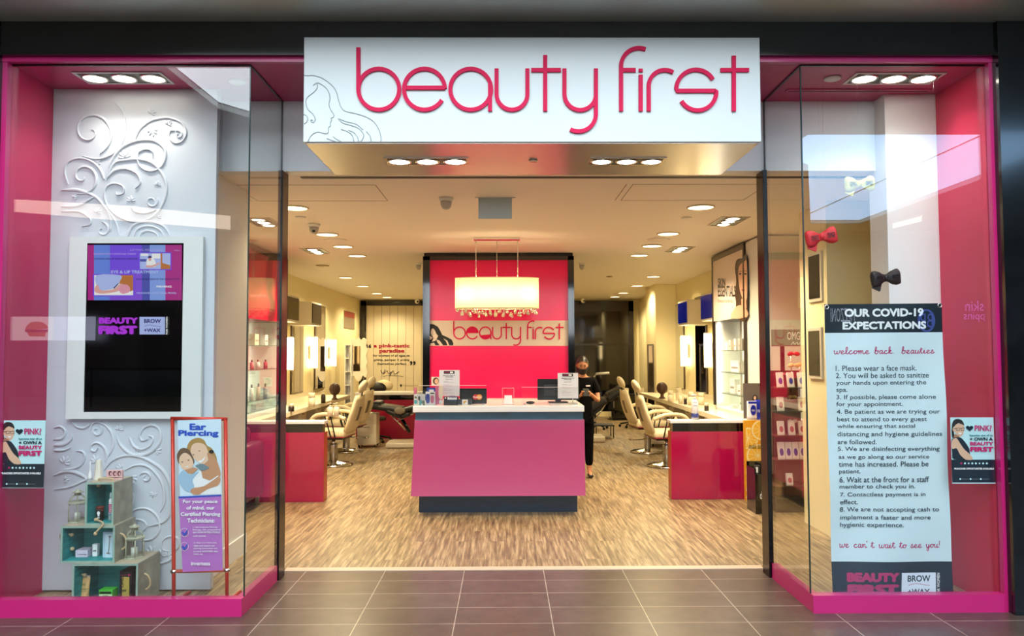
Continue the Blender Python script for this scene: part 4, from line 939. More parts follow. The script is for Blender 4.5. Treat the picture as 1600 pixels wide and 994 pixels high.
def lathething(name, label, cat, px, pyb, pyt, Y, prof, m, zb=None, cap=None, capm=None, sy=1, n=20, smooth=True, a0=0):
    a = at(px, pyb, Y=Y); zz = a.z if zb is None else zb; h = at(px, pyt, Y=Y).z-zz
    t = thing(name, label, cat, (a.x, Y, zz)); q = MB(); q.lathe([(r*h, z*h+.0005) for r, z in prof], a.x, Y, zz, n, sy=sy, smooth=smooth, a0=a0); q.build('body', m, t)
    if cap: q = MB(); q.lathe([(r*h, z*h) for r, z in cap], a.x, Y, zz, n, sy=sy); q.build('cap', capm, t)
    return t, a, zz, h
t, a, zz, h = lathething('tea_canister', 'dark round canister with a pale skull print in the top crate', 'canister', 156, 818, 791, CRY+.12, [(.26, 0), (.26, .88), (.23, .93), (.001, .95)], mat('dark_tin', '1c0c0c', .35, noise=.5, nscale=40), zb=f1, cap=[(.265, .8), (.265, .97), (.24, 1), (.001, 1)], capm=mat('rust_lid', '6a2418', .4))
d = Board(t, 'Y', CRY+.12-.26*h); d.circ(154, 802, 2.4, wht, 'skull_print', ry=3); d.rect(152.8, 804, 155.5, 807, wht, 'skull_print'); d.rect(152, 808.5, 156, 810, wht, 'skull_print'); d.circ(160, 797, 2, mat('rust_lid', ''), 'skull_print')
t, a, zz, h = lathething('spray_bottle', 'slim white bottle with magenta band in the top crate', 'bottle', 172.5, 818, 770, CRY+.12, [(.07, 0), (.07, .72), (.05, .78), (.03, .8), (.001, .8)], wht, zb=f1, cap=[(.045, .8), (.045, .97), (.03, 1), (.001, 1)], capm=mat('pale_cap', 'cfe8f0', .4))
d = Board(t, 'Y', CRY+.12-.07*h); d.rect(169.8, 788, 175.5, 801, mag, 'label_band'); d.text('FIRST', 171, 789, 174, 800, wht, rot=90); d.text('spa', 170.5, 803, 174.5, 807, BL)
# tube standing on its cap
a = at(131.5, 932, Y=CRY+.1); b = at(122, 902, Y=CRY+.1); c = at(141, 902, Y=CRY+.1)
t = thing('cream_tube', 'pale orange tube standing on its cap in the bottom crate', 'tube', (a.x, CRY+.1, f3))
zb = f3+.02; zt = b.z; m = MB(); n = 16; vs = []
for i in range(9):
    f = i/8; wx = (.026*(1-f)+(c.x-b.x)/2*f); wy = .024*(1-f)**.8+.0015
    vs += [(a.x+wx*cos(2*pi*k/n), CRY+.1+wy*sin(2*pi*k/n), zb+(zt-zb)*f) for k in range(n)]
m.add(vs, [(i*n+k, i*n+(k+1) % n, (i+1)*n+(k+1) % n, (i+1)*n+k) for i in range(8) for k in range(n)]+[tuple(range(n)), tuple(8*n+k for k in range(n))], True)
m.build('body', mat('tube_peach', 'e8b878', .35), t); q = MB(); q.lathe([(.02, 0), (.022, .02), (.001, .021)], a.x, CRY+.1, f3+.0005); q.build('cap', mat('tube_cap', 'e0c8a0', .4), t)
B(b.x, c.x, CRY+.098, CRY+.102, zt, zt+.012).build('crimp', mat('crimp_clear', 'd8c8b0', .3), t)
d = Board(t, 'Y', CRY+.1-.022); d.text('citrus', 126, 911, 134, 915, OL, bold=.02); d.rect(124.5, 920, 137, 921, OL); d.text('scrub', 127, 922, 135, 925, OL)
# on the top crate
zt1 = c1[1].z
t, a, zz, h = lathething('reed_bottle', 'small white bottle with a thin neck standing on the top crate', 'bottle', 140.5, 750, 722, CRY+.16, [(.13, 0), (.13, .1), (.1, .35), (.035, .52), (.025, .6), (.025, 1), (.001, 1)], mat('gloss_white', 'e8e6e6', .2), zb=zt1)
t, a, zz, h = lathething('fluted_vase', 'white fluted tapering holder standing on the top crate', 'vase', 153.5, 750, 719, CRY+.16, [(.22, 0), (.13, 1), (.11, 1), (.1, .9), (.001, .9)], mat('gloss_cream', 'e8e0d0', .3), zb=zt1, n=10, smooth=False)
t = boxthing('lash_box', 'pale pink lash box with dark lash prints on the top crate', 'box', 166, 735, 191, 747, CRY+.14, .02, mat('lash_pink', 'e8b8b8', .5), marks=[(-.02, .9, 1.02, 1.0, chrome)], zb=zt1)
d = Board(t, 'Y', CRY+.14)
for i in range(3): d.circ(172.5+7*i, 740, 2.9, maroon, 'lash_print', ry=4); d.circ(173.3+7*i, 740.6, 1.6, mat('lash_pink', ''), 'lash_print', ry=2.6)
# lanterns
def lantern(cx, yb, yt, Y, zb, label):
    a = at(cx, yb, Y=Y); z = zb; h = at(cx, yt, Y=Y).z-z
    t = thing('lantern', label, 'lantern', (a.x, Y, z), 'weathered hexagonal lanterns on the crates'); x = a.x
    lm = mat('lantern_paint', 'b8b8a0', .5, noise=.4, nscale=60); r = .27*h
    q = MB(); q.lathe([(r*1.08, 0), (r*1.08, .035*h), (r, .05*h), (.001, .05*h)], x, Y, z+.0005, 6, smooth=False); q.build('base', lm, t)
    p = MB()
    for k in range(6):
        an = 2*pi*k/6; p.tube([(x+r*.96*cos(an), Y+r*.96*sin(an), z+.04*h), (x+r*.96*cos(an), Y+r*.96*sin(an), z+.58*h)], .0035, 6)
        a2 = 2*pi*(k+1)/6
        for zz in (.09, .54): p.tube([(x+r*.96*cos(an), Y+r*.96*sin(an), z+zz*h), (x+r*.96*cos(a2), Y+r*.96*sin(a2), z+zz*h)], .0025, 5)
    p.build('post_frame', lm, t)
    q = MB(); q.lathe([(r*.92, .05*h), (r*.92, .57*h)], x, Y, z, 6, smooth=False); q.build('glass_panel', ACR, t)
    q = MB(); q.lathe([(r*1.12, .575*h), (r*1.12, .60*h), (r*.95, .62*h), (.001, .62*h)], x, Y, z, 6, smooth=False); q.build('roof_plate', lm, t)
    q = MB()
    for k in range(6):
        an = 2*pi*k/6; q.tube([(x+r*.85*cos(an), Y+r*.85*sin(an), z+.615*h), (x+r*.75*cos(an), Y+r*.75*sin(an), z+.72*h), (x+r*.38*cos(an), Y+r*.38*sin(an), z+.80*h)], .0035, 5)
    q.build('dome_rib', lm, t)
    q = MB(); q.lathe([(r*.36, .79*h), (r*.3, .86*h), (r*.55, .88*h), (r*.55, .9*h), (r*.1, .95*h), (r*.1, .97*h), (.001, .97*h)], x, Y, z, 12); q.build('chimney', lm, t)
    q = MB(); q.tube([(x+.03*h*cos(k*pi/8), Y, z+.975*h+.025*h*sin(k*pi/8)) for k in range(16)], .002, 5, closed=True); q.build('ring', lm, t)
    q = MB(); q.lathe([(r*.34, .05*h), (r*.34, .3*h), (.001, .3*h)], x, Y, z, 12); q.build('candle', mat('candle_wax', 'd8dcd0', .5), t)
lantern(120.5, 818, 763, CRY+.14, c2[1].z, 'weathered lantern on the middle crate, left of the top crate')
lantern(209.5, 876, 817, CRY+.14, c3[1].z, 'weathered lantern on the bottom crate, right of the middle crate')

# ear piercing banner stand -------------------------------------------
EY = 4.86
frm = mat('red_tube', 'c83828', .3, metal=.3); rp = lambda x, y: at(x, y, Y=EY)
tl, tr_ = rp(269.5, 654), rp(352.5, 655); bl, br_ = rp(271.5, 893), rp(354.5, 891)
t = thing('banner_stand', 'red tubular stand holding the tall ear piercing banner', 'banner stand', ((tl.x+tr_.x)/2, EY, 0.0045))
def upright(p, q): return MB().tube([(q.x+(q.x-p.x)*.15, EY, .012), (q.x, EY, q.z), (p.x, EY, p.z)], .0115, 10)
upright(tl, bl).build('upright', frm, t); upright(tr_, br_).build('upright', frm, t)
MB().tube([(tl.x-.01, EY, tl.z), (tr_.x+.01, EY, tr_.z)], .0115, 10).build('top_bar', frm, t)
MB().tube([(bl.x-.01, EY, bl.z), (br_.x+.01, EY, br_.z)], .0115, 10).build('cross_bar', mat('red_tube_pale', 'd86850', .3, metal=.2), t)
for q in (bl, br_): m = MB(); m.ell((q.x, EY, q.z), (.022, .018, .016), 10, 8); m.build('joint', chrome, t)
for q in (bl, br_): MB().tube([(q.x, EY-.06, .018), (q.x+.01, EY+.22, .018)], .0115, 10).build('foot', frm, t)
d = Board(t, 'Y', EY-.012)
quad = [(277, 657), (345.5, 655), (348, 891), (285.5, 894)]
m = MB(); q = [d.P(*p) for p in quad]; m.add([tuple(v) for v in q]+[(v.x, v.y+.002, v.z) for v in q], [(0, 1, 2, 3), (7, 6, 5, 4), (0, 4, 5, 1), (1, 5, 6, 2), (2, 6, 7, 3), (3, 7, 4, 0)]); bn = m.build('banner', mat('banner_ice', 'd4e8f4', .5), t)
d.root = bn
d.z = None; d.poly([(279.5, 778), (346, 775), (348, 891), (285.5, 894)], mat('banner_purple', 'b870c0', .5), 'purple_field')
d.poly([(279, 776), (346, 773), (346, 775.5), (279, 779)], mat('banner_blue', '1848b8', .5), 'blue_rule')
BB = mat('banner_blue2', '1c50c0', .5)
d.z = (255, 640, 7.1)
d.text('Ear', 293, 155, 478, 230, BB, bold=.05); d.text('Piercing', 168, 228, 615, 312, BB, bold=.045)
hb = mat('print_blond', 'b08848', .6); hb2 = mat('print_brown', '6a5038', .6); sk = mat('print_fair', 'ecc4a4', .6); sk2 = mat('print_fair_shade', 'c89068', .6); blu = mat('print_denim', 'a0c0d8', .6); grs = mat('print_greycloth', '708890', .6)
d.poly([(265, 470), (270, 400), (310, 340), (380, 315), (450, 335), (490, 400), (540, 430), (590, 520), (600, 600), (580, 560), (500, 470), (470, 400), (380, 370), (320, 420), (300, 500)], hb, 'mother_hair', smooth=4)
d.poly([(305, 480), (320, 400), (380, 368), (460, 390), (500, 470), (500, 540), (470, 600), (430, 612), (380, 575), (330, 530)], sk, 'mother_face', smooth=4)
d.poly([(490, 480), (560, 520), (610, 600), (640, 720), (600, 760), (460, 790), (420, 720), (410, 660), (460, 600), (500, 560)], sk2, 'mother_neck', smooth=4)
d.poly([(330, 740), (420, 670), (440, 760), (520, 790), (610, 730), (640, 800), (640, 940), (330, 945)], wht, 'mother_top')
d.poly([(160, 560), (155, 500), (190, 440), (240, 425), (290, 450), (330, 520), (350, 580), (330, 600), (300, 520), (240, 480), (190, 520), (180, 600)], hb2, 'daughter_hair', smooth=4)
d.poly([(180, 590), (190, 520), (240, 480), (300, 510), (335, 580), (325, 640), (280, 680), (220, 660)], sk, 'daughter_face', smooth=4)
d.poly([(240, 670), (340, 640), (390, 660), (320, 720), (260, 700)], sk2, 'daughter_neck')
d.poly([(165, 750), (230, 670), (300, 720), (400, 690), (330, 780), (350, 860), (310, 910), (240, 890), (180, 810)], blu, 'daughter_shirt', smooth=3)
d.poly([(360, 620), (430, 600), (480, 620), (510, 650), (430, 680), (390, 650)], grs, 'collar', smooth=3)
d.poly([(305, 900), (340, 870), (450, 850), (560, 780), (620, 740), (640, 780), (610, 840), (500, 880), (400, 940), (330, 935)], sk2, 'daughter_arm', smooth=4)
d.poly([(385, 575), (430, 560), (465, 520), (455, 560), (420, 590)], wht, 'smile', smooth=3); d.poly([(245, 635), (290, 620), (270, 640)], wht, 'smile')
for x, y in ((340, 500), (405, 458), (215, 580), (285, 560)): d.circ(x, y, 11, hb2, 'eye', ry=5)
d.circ(540, 465, 26, hairk, 'hair_clip', ry=20)
d.z = (255, 770, 5.845)
for s_, q in (('For your peace', (185, 62, 500, 102)), ('of mind, our', (217, 118, 474, 158)), ('Certified Piercing', (165, 175, 526, 222)), ('Technicians:', (224, 232, 474, 272))): d.text(s_, *q, wht, bold=.03)
for s_, q in (('1. Use Inverness Piercing', (278, 305, 500, 322)), ('Earrings, fully encapsulated', (276, 328, 528, 345)), ('and GUARANTEED STERILE', (278, 350, 524, 367)), ('until opened.', (280, 385, 396, 402)),
              ('2. Keep our work area', (285, 447, 492, 464)), ('clean and ensure our', (285, 472, 478, 489)), ('piercing instruments are', (285, 498, 498, 515)), ('properly SANITIZED after', (285, 524, 508, 542)), ('every use.', (285, 552, 370, 568))): d.text(s_, *q, wht, bold=.012)
for cy in (360, 488):
    cc = 200; p = [(cc+38*cos(2*pi*i/20), cy+38*sin(2*pi*i/20)) for i in range(21)]; d.line(p, 3, wht, 'ring'); d.poly([(175, cy-2), (190, cy-10), (200, cy+8), (240, cy-38), (212, cy+24), (195, cy+30)], BB, 'tick')
d.text('inverness', 262, 625, 435, 660, wht, bold=.02)

# ---------------------------------------------------------------- right display window
BY = 4.80
t = thing('vinyl_banner', 'tall pale banner of COVID-19 expectations hanging in the right window', 'banner', (at(1385, 0, Y=BY).x, BY, .107))
cor = [at(1288, 475.5, Y=BY), at(1471, 474, Y=BY), at(1490, 932, Y=BY), at(1301, 932, Y=BY)]
m = MB(); nx, nz = 24, 60; vs = []
def bpt(u, v): # u across, v down
    L = cor[0].lerp(cor[3], v); R = cor[1].lerp(cor[2], v); p = L.lerp(R, u)
    p.y += .006*sin(u*9+v*4)*sin(v*6)+.004*sin(v*17+u*5); return p
for j in range(nz+1):
    for i in range(nx+1): vs.append(bpt(i/nx, j/nz))
hv = (524-475)/(932-475); fv = (879-475)/(932-475)
fb, fw = [], []
for j in range(nz):
    for i in range(nx):
        v = (j+.5)/nz; (fb if v < hv or v > fv else fw).append((j*(nx+1)+i, j*(nx+1)+i+1, (j+1)*(nx+1)+i+1, (j+1)*(nx+1)+i))
sh = MB().add(vs, fw+fb, True).build('sheet', [mat('banner_white', 'd6e8ee', .45), mat('banner_black', '081a24', .4)], t)
sh.data.polygons.foreach_set('material_index', [0]*len(fw)+[1]*len(fb))
# the print follows the sheet
class Cloth(Board):
    def P(s, px, py, off=0):
        if s.z: ox, oy, sc = s.z; px = ox+px/sc; py = oy+py/sc
        v = (py-475)/(932-475); xl = 1288+(1301-1288)*v; xr = 1471+(1490-1471)*v
        p = bpt((px-xl)/(xr-xl), v); p.y -= off*.6; return p
d = Cloth(t, 'Y', BY)
T1 = mat('banner_text', '2c3c46', .5); TP = mat('banner_script', 'b82060', .5)
for s_, x0, y0, x1, y1, bo in (('OUR COVID-19', 1320, 482.5, 1442.5, 495.5, .045), ('EXPECTATIONS', 1317, 503, 1447, 515.5, .045)): d.text(s_, x0, y0, x1, y1, wht, bold=bo)
for s_, x0, y0, x1, y1 in (('1. Please wear a face mask.', 1305.7, 572.3, 1433.4, 581), ('2. You will be asked to sanitize', 1306, 584, 1452, 592.3), ('your hands upon entering the', 1306.7, 596, 1448, 605), ('spa.', 1307, 609, 1324, 616),
    ('3. If possible, please come alone', 1307, 618.6, 1461.8, 627.5), ('for your appointment.', 1307, 629.6, 1411, 638.5), ('4. Be patient as we are trying our', 1307.8, 641.5, 1467.6, 650.5), ('best to attend to every guest', 1308.4, 653.4, 1447.6, 662.4),
    ('while ensuring that social', 1308.7, 664.8, 1429.5, 672.5), ('distancing and hygiene guidelines', 1308.7, 676.6, 1471.5, 685.7), ('are followed.', 1309, 688.6, 1369, 696), ('5. We are disinfecting everything', 1309, 699.8, 1468, 708.5),
    ('as we go along so our service', 1310, 712.5, 1452, 720.5), ('time has increased. Please be', 1310, 723, 1451, 731), ('patient.', 1310.5, 735.3, 1344, 743.2), ('6. Wait at the front for a staff', 1311, 746.7, 1452, 755.5),
    ('member to check you in.', 1311, 758.5, 1430, 767), ('7. Contactless payment is in', 1312, 771, 1446, 779.3), ('effect.', 1312, 782.3, 1340.8, 789.6), ('8. We are not accepting cash to', 1312, 794, 1467, 803),
    ('implement a faster and more', 1313, 806.6, 1453.7, 815.3), ('hygienic experience.', 1313, 818, 1411, 827)): d.text(s_, x0, y0, x1, y1, T1, bold=.008)
# handwritten lines drawn stroke by stroke: each glyph in a 0..1 box, x-height .5, entry and exit at the baseline
SCR = {'w': [[(0, .45), (.12, .48), (.1, .1), (.25, 0), (.42, .2), (.45, .48), (.45, .1), (.6, 0), (.78, .25), (.8, .5), (.95, .42)]], 'e': [[(0, .1), (.3, .25), (.42, .42), (.25, .5), (.1, .3), (.15, .05), (.35, 0), (.6, .15)]],
 'l': [[(0, .05), (.25, .5), (.3, .95), (.18, 1), (.1, .6), (.12, .1), (.3, 0), (.45, .12)]], 'c': [[(0, .1), (.15, .35), (.35, .5), (.42, .42), (.2, .45), (.1, .2), (.2, 0), (.4, .02), (.6, .15)]],
 'o': [[(0, .15), (.1, .4), (.3, .5), (.12, .35), (.12, .08), (.3, 0), (.48, .2), (.45, .42), (.3, .5), (.5, .42), (.65, .45)]], 'm': [[(0, .3), (.1, .5), (.12, .0), (.2, .4), (.32, .5), (.36, .4), (.36, 0), (.45, .4), (.58, .5), (.62, .4), (.62, .1), (.75, 0), (.9, .15)]],
 'b': [[(0, .1), (.2, .5), (.28, .95), (.15, 1), (.1, .6), (.1, .05), (.3, 0), (.48, .2), (.4, .45), (.22, .4)], [(.4, .45), (.65, .4)]], 'a': [[(.4, .48), (.2, .5), (.08, .25), (.15, 0), (.35, .12), (.45, .5), (.42, .12), (.5, 0), (.68, .15)]],
 'k': [[(0, .1), (.2, .5), (.28, .95), (.15, 1), (.1, .6), (.1, 0)], [(.1, .2), (.3, .5), (.4, .42), (.2, .28), (.35, .02), (.6, .12)]], 'u': [[(0, .35), (.1, .5), (.08, .12), (.2, 0), (.38, .15), (.45, .5), (.43, .1), (.52, 0), (.7, .15)]],
 't': [[(0, .1), (.2, .6), (.24, .9), (.2, .3), (.25, .02), (.4, .05), (.55, .2)], [(.02, .62), (.45, .68)]], 'i': [[(0, .15), (.15, .5), (.13, .1), (.22, 0), (.4, .15)], [(.18, .68), (.2, .74)]], 's': [[(0, .05), (.2, .55), (.3, .3), (.28, .02), (.1, .02), (.05, .1)], [(.28, .05), (.55, .15)]],
 'n': [[(0, .3), (.1, .5), (.12, 0), (.2, .4), (.36, .5), (.42, .4), (.42, .1), (.52, 0), (.7, .15)]], 'y': [[(0, .35), (.1, .5), (.08, .12), (.2, 0), (.38, .15), (.45, .5), (.42, -.3), (.25, -.48), (.15, -.3), (.4, 0), (.65, .15)]],
 '.': [[(.1, 0), (.14, .04)]], '!': [[(.2, 1), (.14, .3)], [(.1, 0), (.12, .05)]], "'": [[(.1, 1), (.05, .75)]], ' ': []}
SW = dict(w=.9, m=.9, l=.42, i=.38, t=.5, s=.5)
def script(d, txt, x0, yb, x1, xh, wd, m, tilt=0):
    tot = sum(SW.get(c, .62) for c in txt); k = (x1-x0)/tot; x = x0; mb = MB()
    for c in txt:
        for st in SCR[c]:
            p = catmull([(x+u*k, yb-v*2*xh+tilt*((x-x0)/(x1-x0))) for u, v in st], 5); d.line(p, wd, m, mb=mb, off=.0015)
        x += SW.get(c, .62)*k
    mb.build('script_lettering', m, d.root)
script(d, 'welcome back. beauties', 1303, 554, 1461, 5.2, 1.25, TP)
script(d, "we can't wait to see you!", 1312, 857, 1473, 5.2, 1.25, TP)
d.text('BEAUTY', 1322.6, 895, 1404, 909.6, TP, bold=.08); d.text('FIRST', 1323, 913, 1404, 930, TP, bold=.08)
lbm = MB(); lo_ = d.layer()
for k in range(9): d.line([(1408+i*54.5/12, 897.5+k*4) for i in range(13)], 4.1, None, mb=lbm, off=lo_)
lbm.build('logo_box', mat('logo_white', 'e0eaf4', .5), t); d.text('BROW', 1417.5, 899.5, 1454, 909.5, T1, bold=.03); d.line([(1419, 915), (1430, 912.5), (1442, 914), (1453, 915.5)], .7, TP, smooth=4); d.text('+WAX', 1418, 920.5, 1453, 929.5, T1, bold=.03); d.text('FOR WOMEN', 1464, 896, 1468.5, 930, wht, bold=.02, rot=90)
for x, y in ((1291.5, 479.5), (1467.5, 478.5)):
    c = d.P(x, y, .004); q = MB(); q.tube([(c.x+.012*cos(k*pi/8), c.y, c.z+.012*sin(k*pi/8)) for k in range(16)], .004, 6, closed=True); q.build('grommet', chrome, t)
for x, y in ((1291.5, 479.5), (1467.5, 478.5)):
    c = d.P(x, y, .004); MB().tube([(c.x, c.y, c.z+.012), (c.x, c.y, ZD)], .0012, 5).build('hanging_line', ACR, t)
# hair bows hanging on threads
def bow(lx, ly, rx, ry, hh, Y, m, label, droop=.012, txt='OMG!', tm=wht):
    L = at(lx, ly, Y=Y); R = at(rx, ry, Y=Y); Wd = (R-L); cx_, cz = (L.x+R.x)/2, (L.z+R.z)/2; half = Wd.length/2; ang = atan2(R.z-L.z, R.x-L.x)
    t = thing('hair_bow', label, 'hair bow', (cx_, Y, cz), 'padded hair bows hanging in the right window')
    H2 = hh*.0041/2
    RM = M4.Translation((cx_, Y, cz)) @ M4.Rotation(-ang, 4, 'Y')
    for s_ in (-1, 1):
        q = MB(); prof = [(0, .45), (.2, .62), (.45, .95), (.7, 1.08), (.92, 1.0), (1.0, .6)]; vs = []; n = 18; ms = 9
        pp = catmull([(u, h, 0) for u, h in prof], 3)
        for u, h, _ in pp:
            for k in range(n):
                a_ = 2*pi*k/n; ce = cos(a_); se = sin(a_); rr = 1+.06*sin(a_*5+u*7)
                vs.append((s_*half*u, H2*.55*(h**1.2)*copysign(abs(ce)**.8, ce)*rr*(1 if u < .95 else .6), H2*h*copysign(abs(se)**.7, se)*rr))
        mm = len(pp); q.add(vs, [(i*n+k, i*n+(k+1) % n, (i+1)*n+(k+1) % n, (i+1)*n+k) for i in range(mm-1) for k in range(n)]+[tuple(range(n)), tuple((mm-1)*n+k for k in range(n))], True)
        q.xf(RM); q.build('loop', m, t)
    q = MB(); q.ell((0, -.002, 0), (half*.16, H2*.55, H2*.52), 12, 8); q.xf(RM); q.build('knot', m, t)
    q = MB(); q.add([(-half*.9, 0, -H2*.2), (-half*.3, -.004, -H2*.6), (-half*.5, -.006, -H2*1.75), (-half*.95, 0, -H2*1.2), (-half*.9, .014, -H2*.2), (-half*.3, .014, -H2*.6), (-half*.5, .014, -H2*1.75), (-half*.95, .014, -H2*1.2)], [(0, 1, 2, 3), (7, 6, 5, 4), (0, 4, 5, 1), (1, 5, 6, 2), (2, 6, 7, 3), (3, 7, 4, 0)]); q.xf(RM); q.build('tail', m, t)
    for s_ in (-1, 1):
        vs, fs = text_mesh(txt, .02, 0); q = MB(); q.add([(s_*half*.52-half*.24+u*half*.48, -H2*.68, -H2*.35+v_*H2*.7) for u, v_ in vs], fs); q.xf(RM); q.build('lettering', tm, t)
    MB().tube([(cx_, Y, cz+H2*.5), (cx_, Y, ZD)], .0007, 4).build('thread', ACR, t)
bow(1319, 289, 1366, 287, 22, 4.95, mat('bow_yellow', 'f4dc60', .6), 'pale yellow padded bow, highest of the three hanging bows', tm=mat('bow_yellow_print', 'b8a860', .6))
bow(1259, 375, 1307, 366, 24, 4.95, mat('bow_red', 'e03038', .6), 'red padded bow hanging near the glass corner, middle height of three')
bow(1361, 437, 1406, 432, 23, 4.95, mat('bow_black', '2a1c1c', .6), 'black padded bow, lowest of the three, just above the banner', tm=mat('bow_pink_print', 'b07888', .6))
# ---------------------------------------------------------------- counters either side
CD = .15
def counter(x0, x1, Y, ytop, label, side):
    a = at(x0, 784, Y=Y); zt = ytop
    t = thing('front_counter', label, 'counter', ((x0+x1)/2, Y+.07, 0))
    B(x0, x1, Y, Y+CD, .004, zt-.12).build('front_panel', pinkc, t)
    B(x0+.0 if side < 0 else x0+.02, x1-.02 if side < 0 else x1, Y+.02, Y+CD, zt-.12, zt-.03).build('black_band', blackg, t)
    B(x0 if side < 0 else x0-.01, x1+.01 if side < 0 else x1, Y-.01, Y+CD+.005, zt-.03, zt, b=.003).build('worktop', quartz, t)
    xe = x1 if side < 0 else x0; s_ = 1 if side < 0 else -1
    B(xe, xe+.004*s_, Y+.001, Y+CD, .004, zt-.12).build('end_panel', mat('end_red', 'a83020', .3), t)
    return t
cl = at(505, 785, Z=0); YL = cl.y; zl = at(508, 658, Y=YL).z
counter(XL+.002, cl.x, YL, zl, 'crimson gloss counter with white top on the left side of the shop', -1)
cr = at(1050, 781, Z=0); YR = cr.y; zr = at(1050, 657, Y=YR).z
counter(cr.x, XR-.002, YR, zr, 'crimson gloss counter with white top on the right side of the shop', 1)

# ---------------------------------------------------------------- lit display niches with posters
niw = mat('niche_back', 'e8e8e0', .5)
def niche(X, Y0, Y1, sgn, label):
    """cabinet whose open front faces the aisle; sgn=+1 stands on the right wall"""
    wall = XR if sgn > 0 else XL
    zt = ZC-.02; zp = at(0, 0, Z=0).z; zs = .86
    t = thing('display_cabinet', label, 'cabinet', ((X+wall)/2, (Y0+Y1)/2, 0))
    lo, hi = sorted((X, wall-.002*sgn))
    pz = PZ
    B(lo, hi, Y1-.04, Y1, VZ+.002, zt).build('side_panel', niw, t)
    B(lo, hi, Y0, Y0+.03, .004, zt).build('side_panel', white, t)
    B(wall-.03*sgn, wall-.004*sgn, Y0+.03, Y1-.04, .004, pz).build('back_panel', niw, t)
    B(lo, hi, Y0+.03, Y1-.04, .004, zs-.02).build('base', white, t)
    B(lo, hi, Y0+.03, Y1-.04, pz, zt).build('upper_box', mat('niche_header', '3a3028', .4), t)
    fm = MB().box(X-.028*sgn, X, Y0-.0, Y0+.045, .86, zt).box(X-.028*sgn, X, Y1-.05, Y1, .86, zt).box(X-.028*sgn, X, Y0+.045, Y1-.05, zt-.07, zt)
    fm.build('frame', mat('dark_bronze', '2a1c14', .25), t)
    mid = Y0+.30
    B(X+.01*sgn, X+.03*sgn, mid-.008, mid+.008, zs, pz).build('post', chrome, t)
    return t, lo, hi
PZ = at(1141, 499, X=2.80).z
VZ = .80
def shelves(t, X, sgn, Y0, Y1, zs_):
    wall = XR if sgn > 0 else XL
    lo, hi = sorted((X+.02*sgn, wall-.035*sgn))
    for z in zs_:
        o = B(lo, hi, Y0+.04, Y1-.05, z-.004, z+.004).build('glass_shelf', SHG, t)
    for z in zs_: B(X+.018*sgn, X+.02*sgn, Y0+.04, Y1-.05, z-.004, z+.004).build('shelf_edge', mat('edge_green', '506058', .3), t)
    s_ = MB().box(wall-.05*sgn, wall-.031*sgn, Y1-.09, Y1-.06, .9, PZ-.02); s_.build('light_strip', mat('strip_light', 'fff4e0', .5, emit=9), t)
    s_ = MB().box(X+.04*sgn, X+.065*sgn, Y1-.06, Y1-.05, .9, PZ-.02); s_.build('light_strip', mat('strip_light', ''), t)
NX = 2.80; NY0 = at(1167, 500, X=NX).y; NY1 = at(1116, 500, X=NX).y
tn, lo, hi = niche(NX, NY0, NY1, 1, 'tall lit glass-shelf cabinet under the SKIN ESSENTIALS poster on the right')
shz = [at(1141, y, X=NX).z for y in (548, 583, 617, 645)]
shelves(tn, NX, 1, NY0, NY1, shz)
B(NX, XR-.003, YR+CD+.01, NY0-.002, .004, ZC-.02).build('side_column', mat('column_white', 'dcdcd8', .4), tn)
# poster on its upper part
a = at(1120, 412, X=NX); b = at(1163, 400, X=NX)
po = thing('wall_poster', 'SKIN ESSENTIALS poster with a dark-haired woman above the right lit cabinet', 'poster', (NX-.014, (NY0+NY1)/2, PZ))
ZT_ = ZC-.09
B(NX-.022, NX-.0125, NY0+.047, NY1-.052, PZ, ZT_).build('sheet', mat('poster_beige', 'd8c4b4', .25), po)
d = Board(po, 'X', NX-.022); d.z = (1110, 390, 3.68)
d.text('SKIN', 44, 165, 86, 212, ink, bold=.02); d.text('ESSENTIALS', 44, 208, 145, 272, ink, bold=.02); d.text('beautyfirst', 45, 283, 130, 312, mat('print_taupe', '6a5850', .5))
d.poly([(152, 60), (185, 50), (210, 46), (212, 390), (150, 395), (120, 395), (148, 330), (142, 250), (150, 180), (142, 110)], mat('print_hair', '3a2418', .4), 'figure_hair', smooth=3)
d.poly([(120, 396), (135, 345), (165, 320), (185, 325), (212, 350), (212, 388)], mat('print_skin2', 'c89478', .5), 'figure_shoulder', smooth=2)
d.poly([(162, 120), (172, 88), (195, 72), (211, 74), (211, 280), (190, 285), (172, 240), (163, 180)], mat('print_skin3', 'dcae94', .5), 'figure_face', smooth=3)
d.poly([(178, 285), (205, 275), (210, 340), (180, 335)], mat('print_skin2', ''), 'figure_neck')
for x in (172, 203): d.circ(x, 140, 7, hairk, 'figure_eye', ry=5)
d.poly([(180, 230), (195, 226), (200, 236), (190, 243)], mat('print_lip', 'a04848', .5), 'figure_lips', smooth=3); d.line([(166, 128), (180, 124)], 3, hairk, 'figure_brow'); d.line([(196, 122), (210, 124)], 3, hairk, 'figure_brow')
d.line([(188, 150), (192, 200), (184, 208)], 2.5, mat('print_skin2', ''), 'figure_nose')
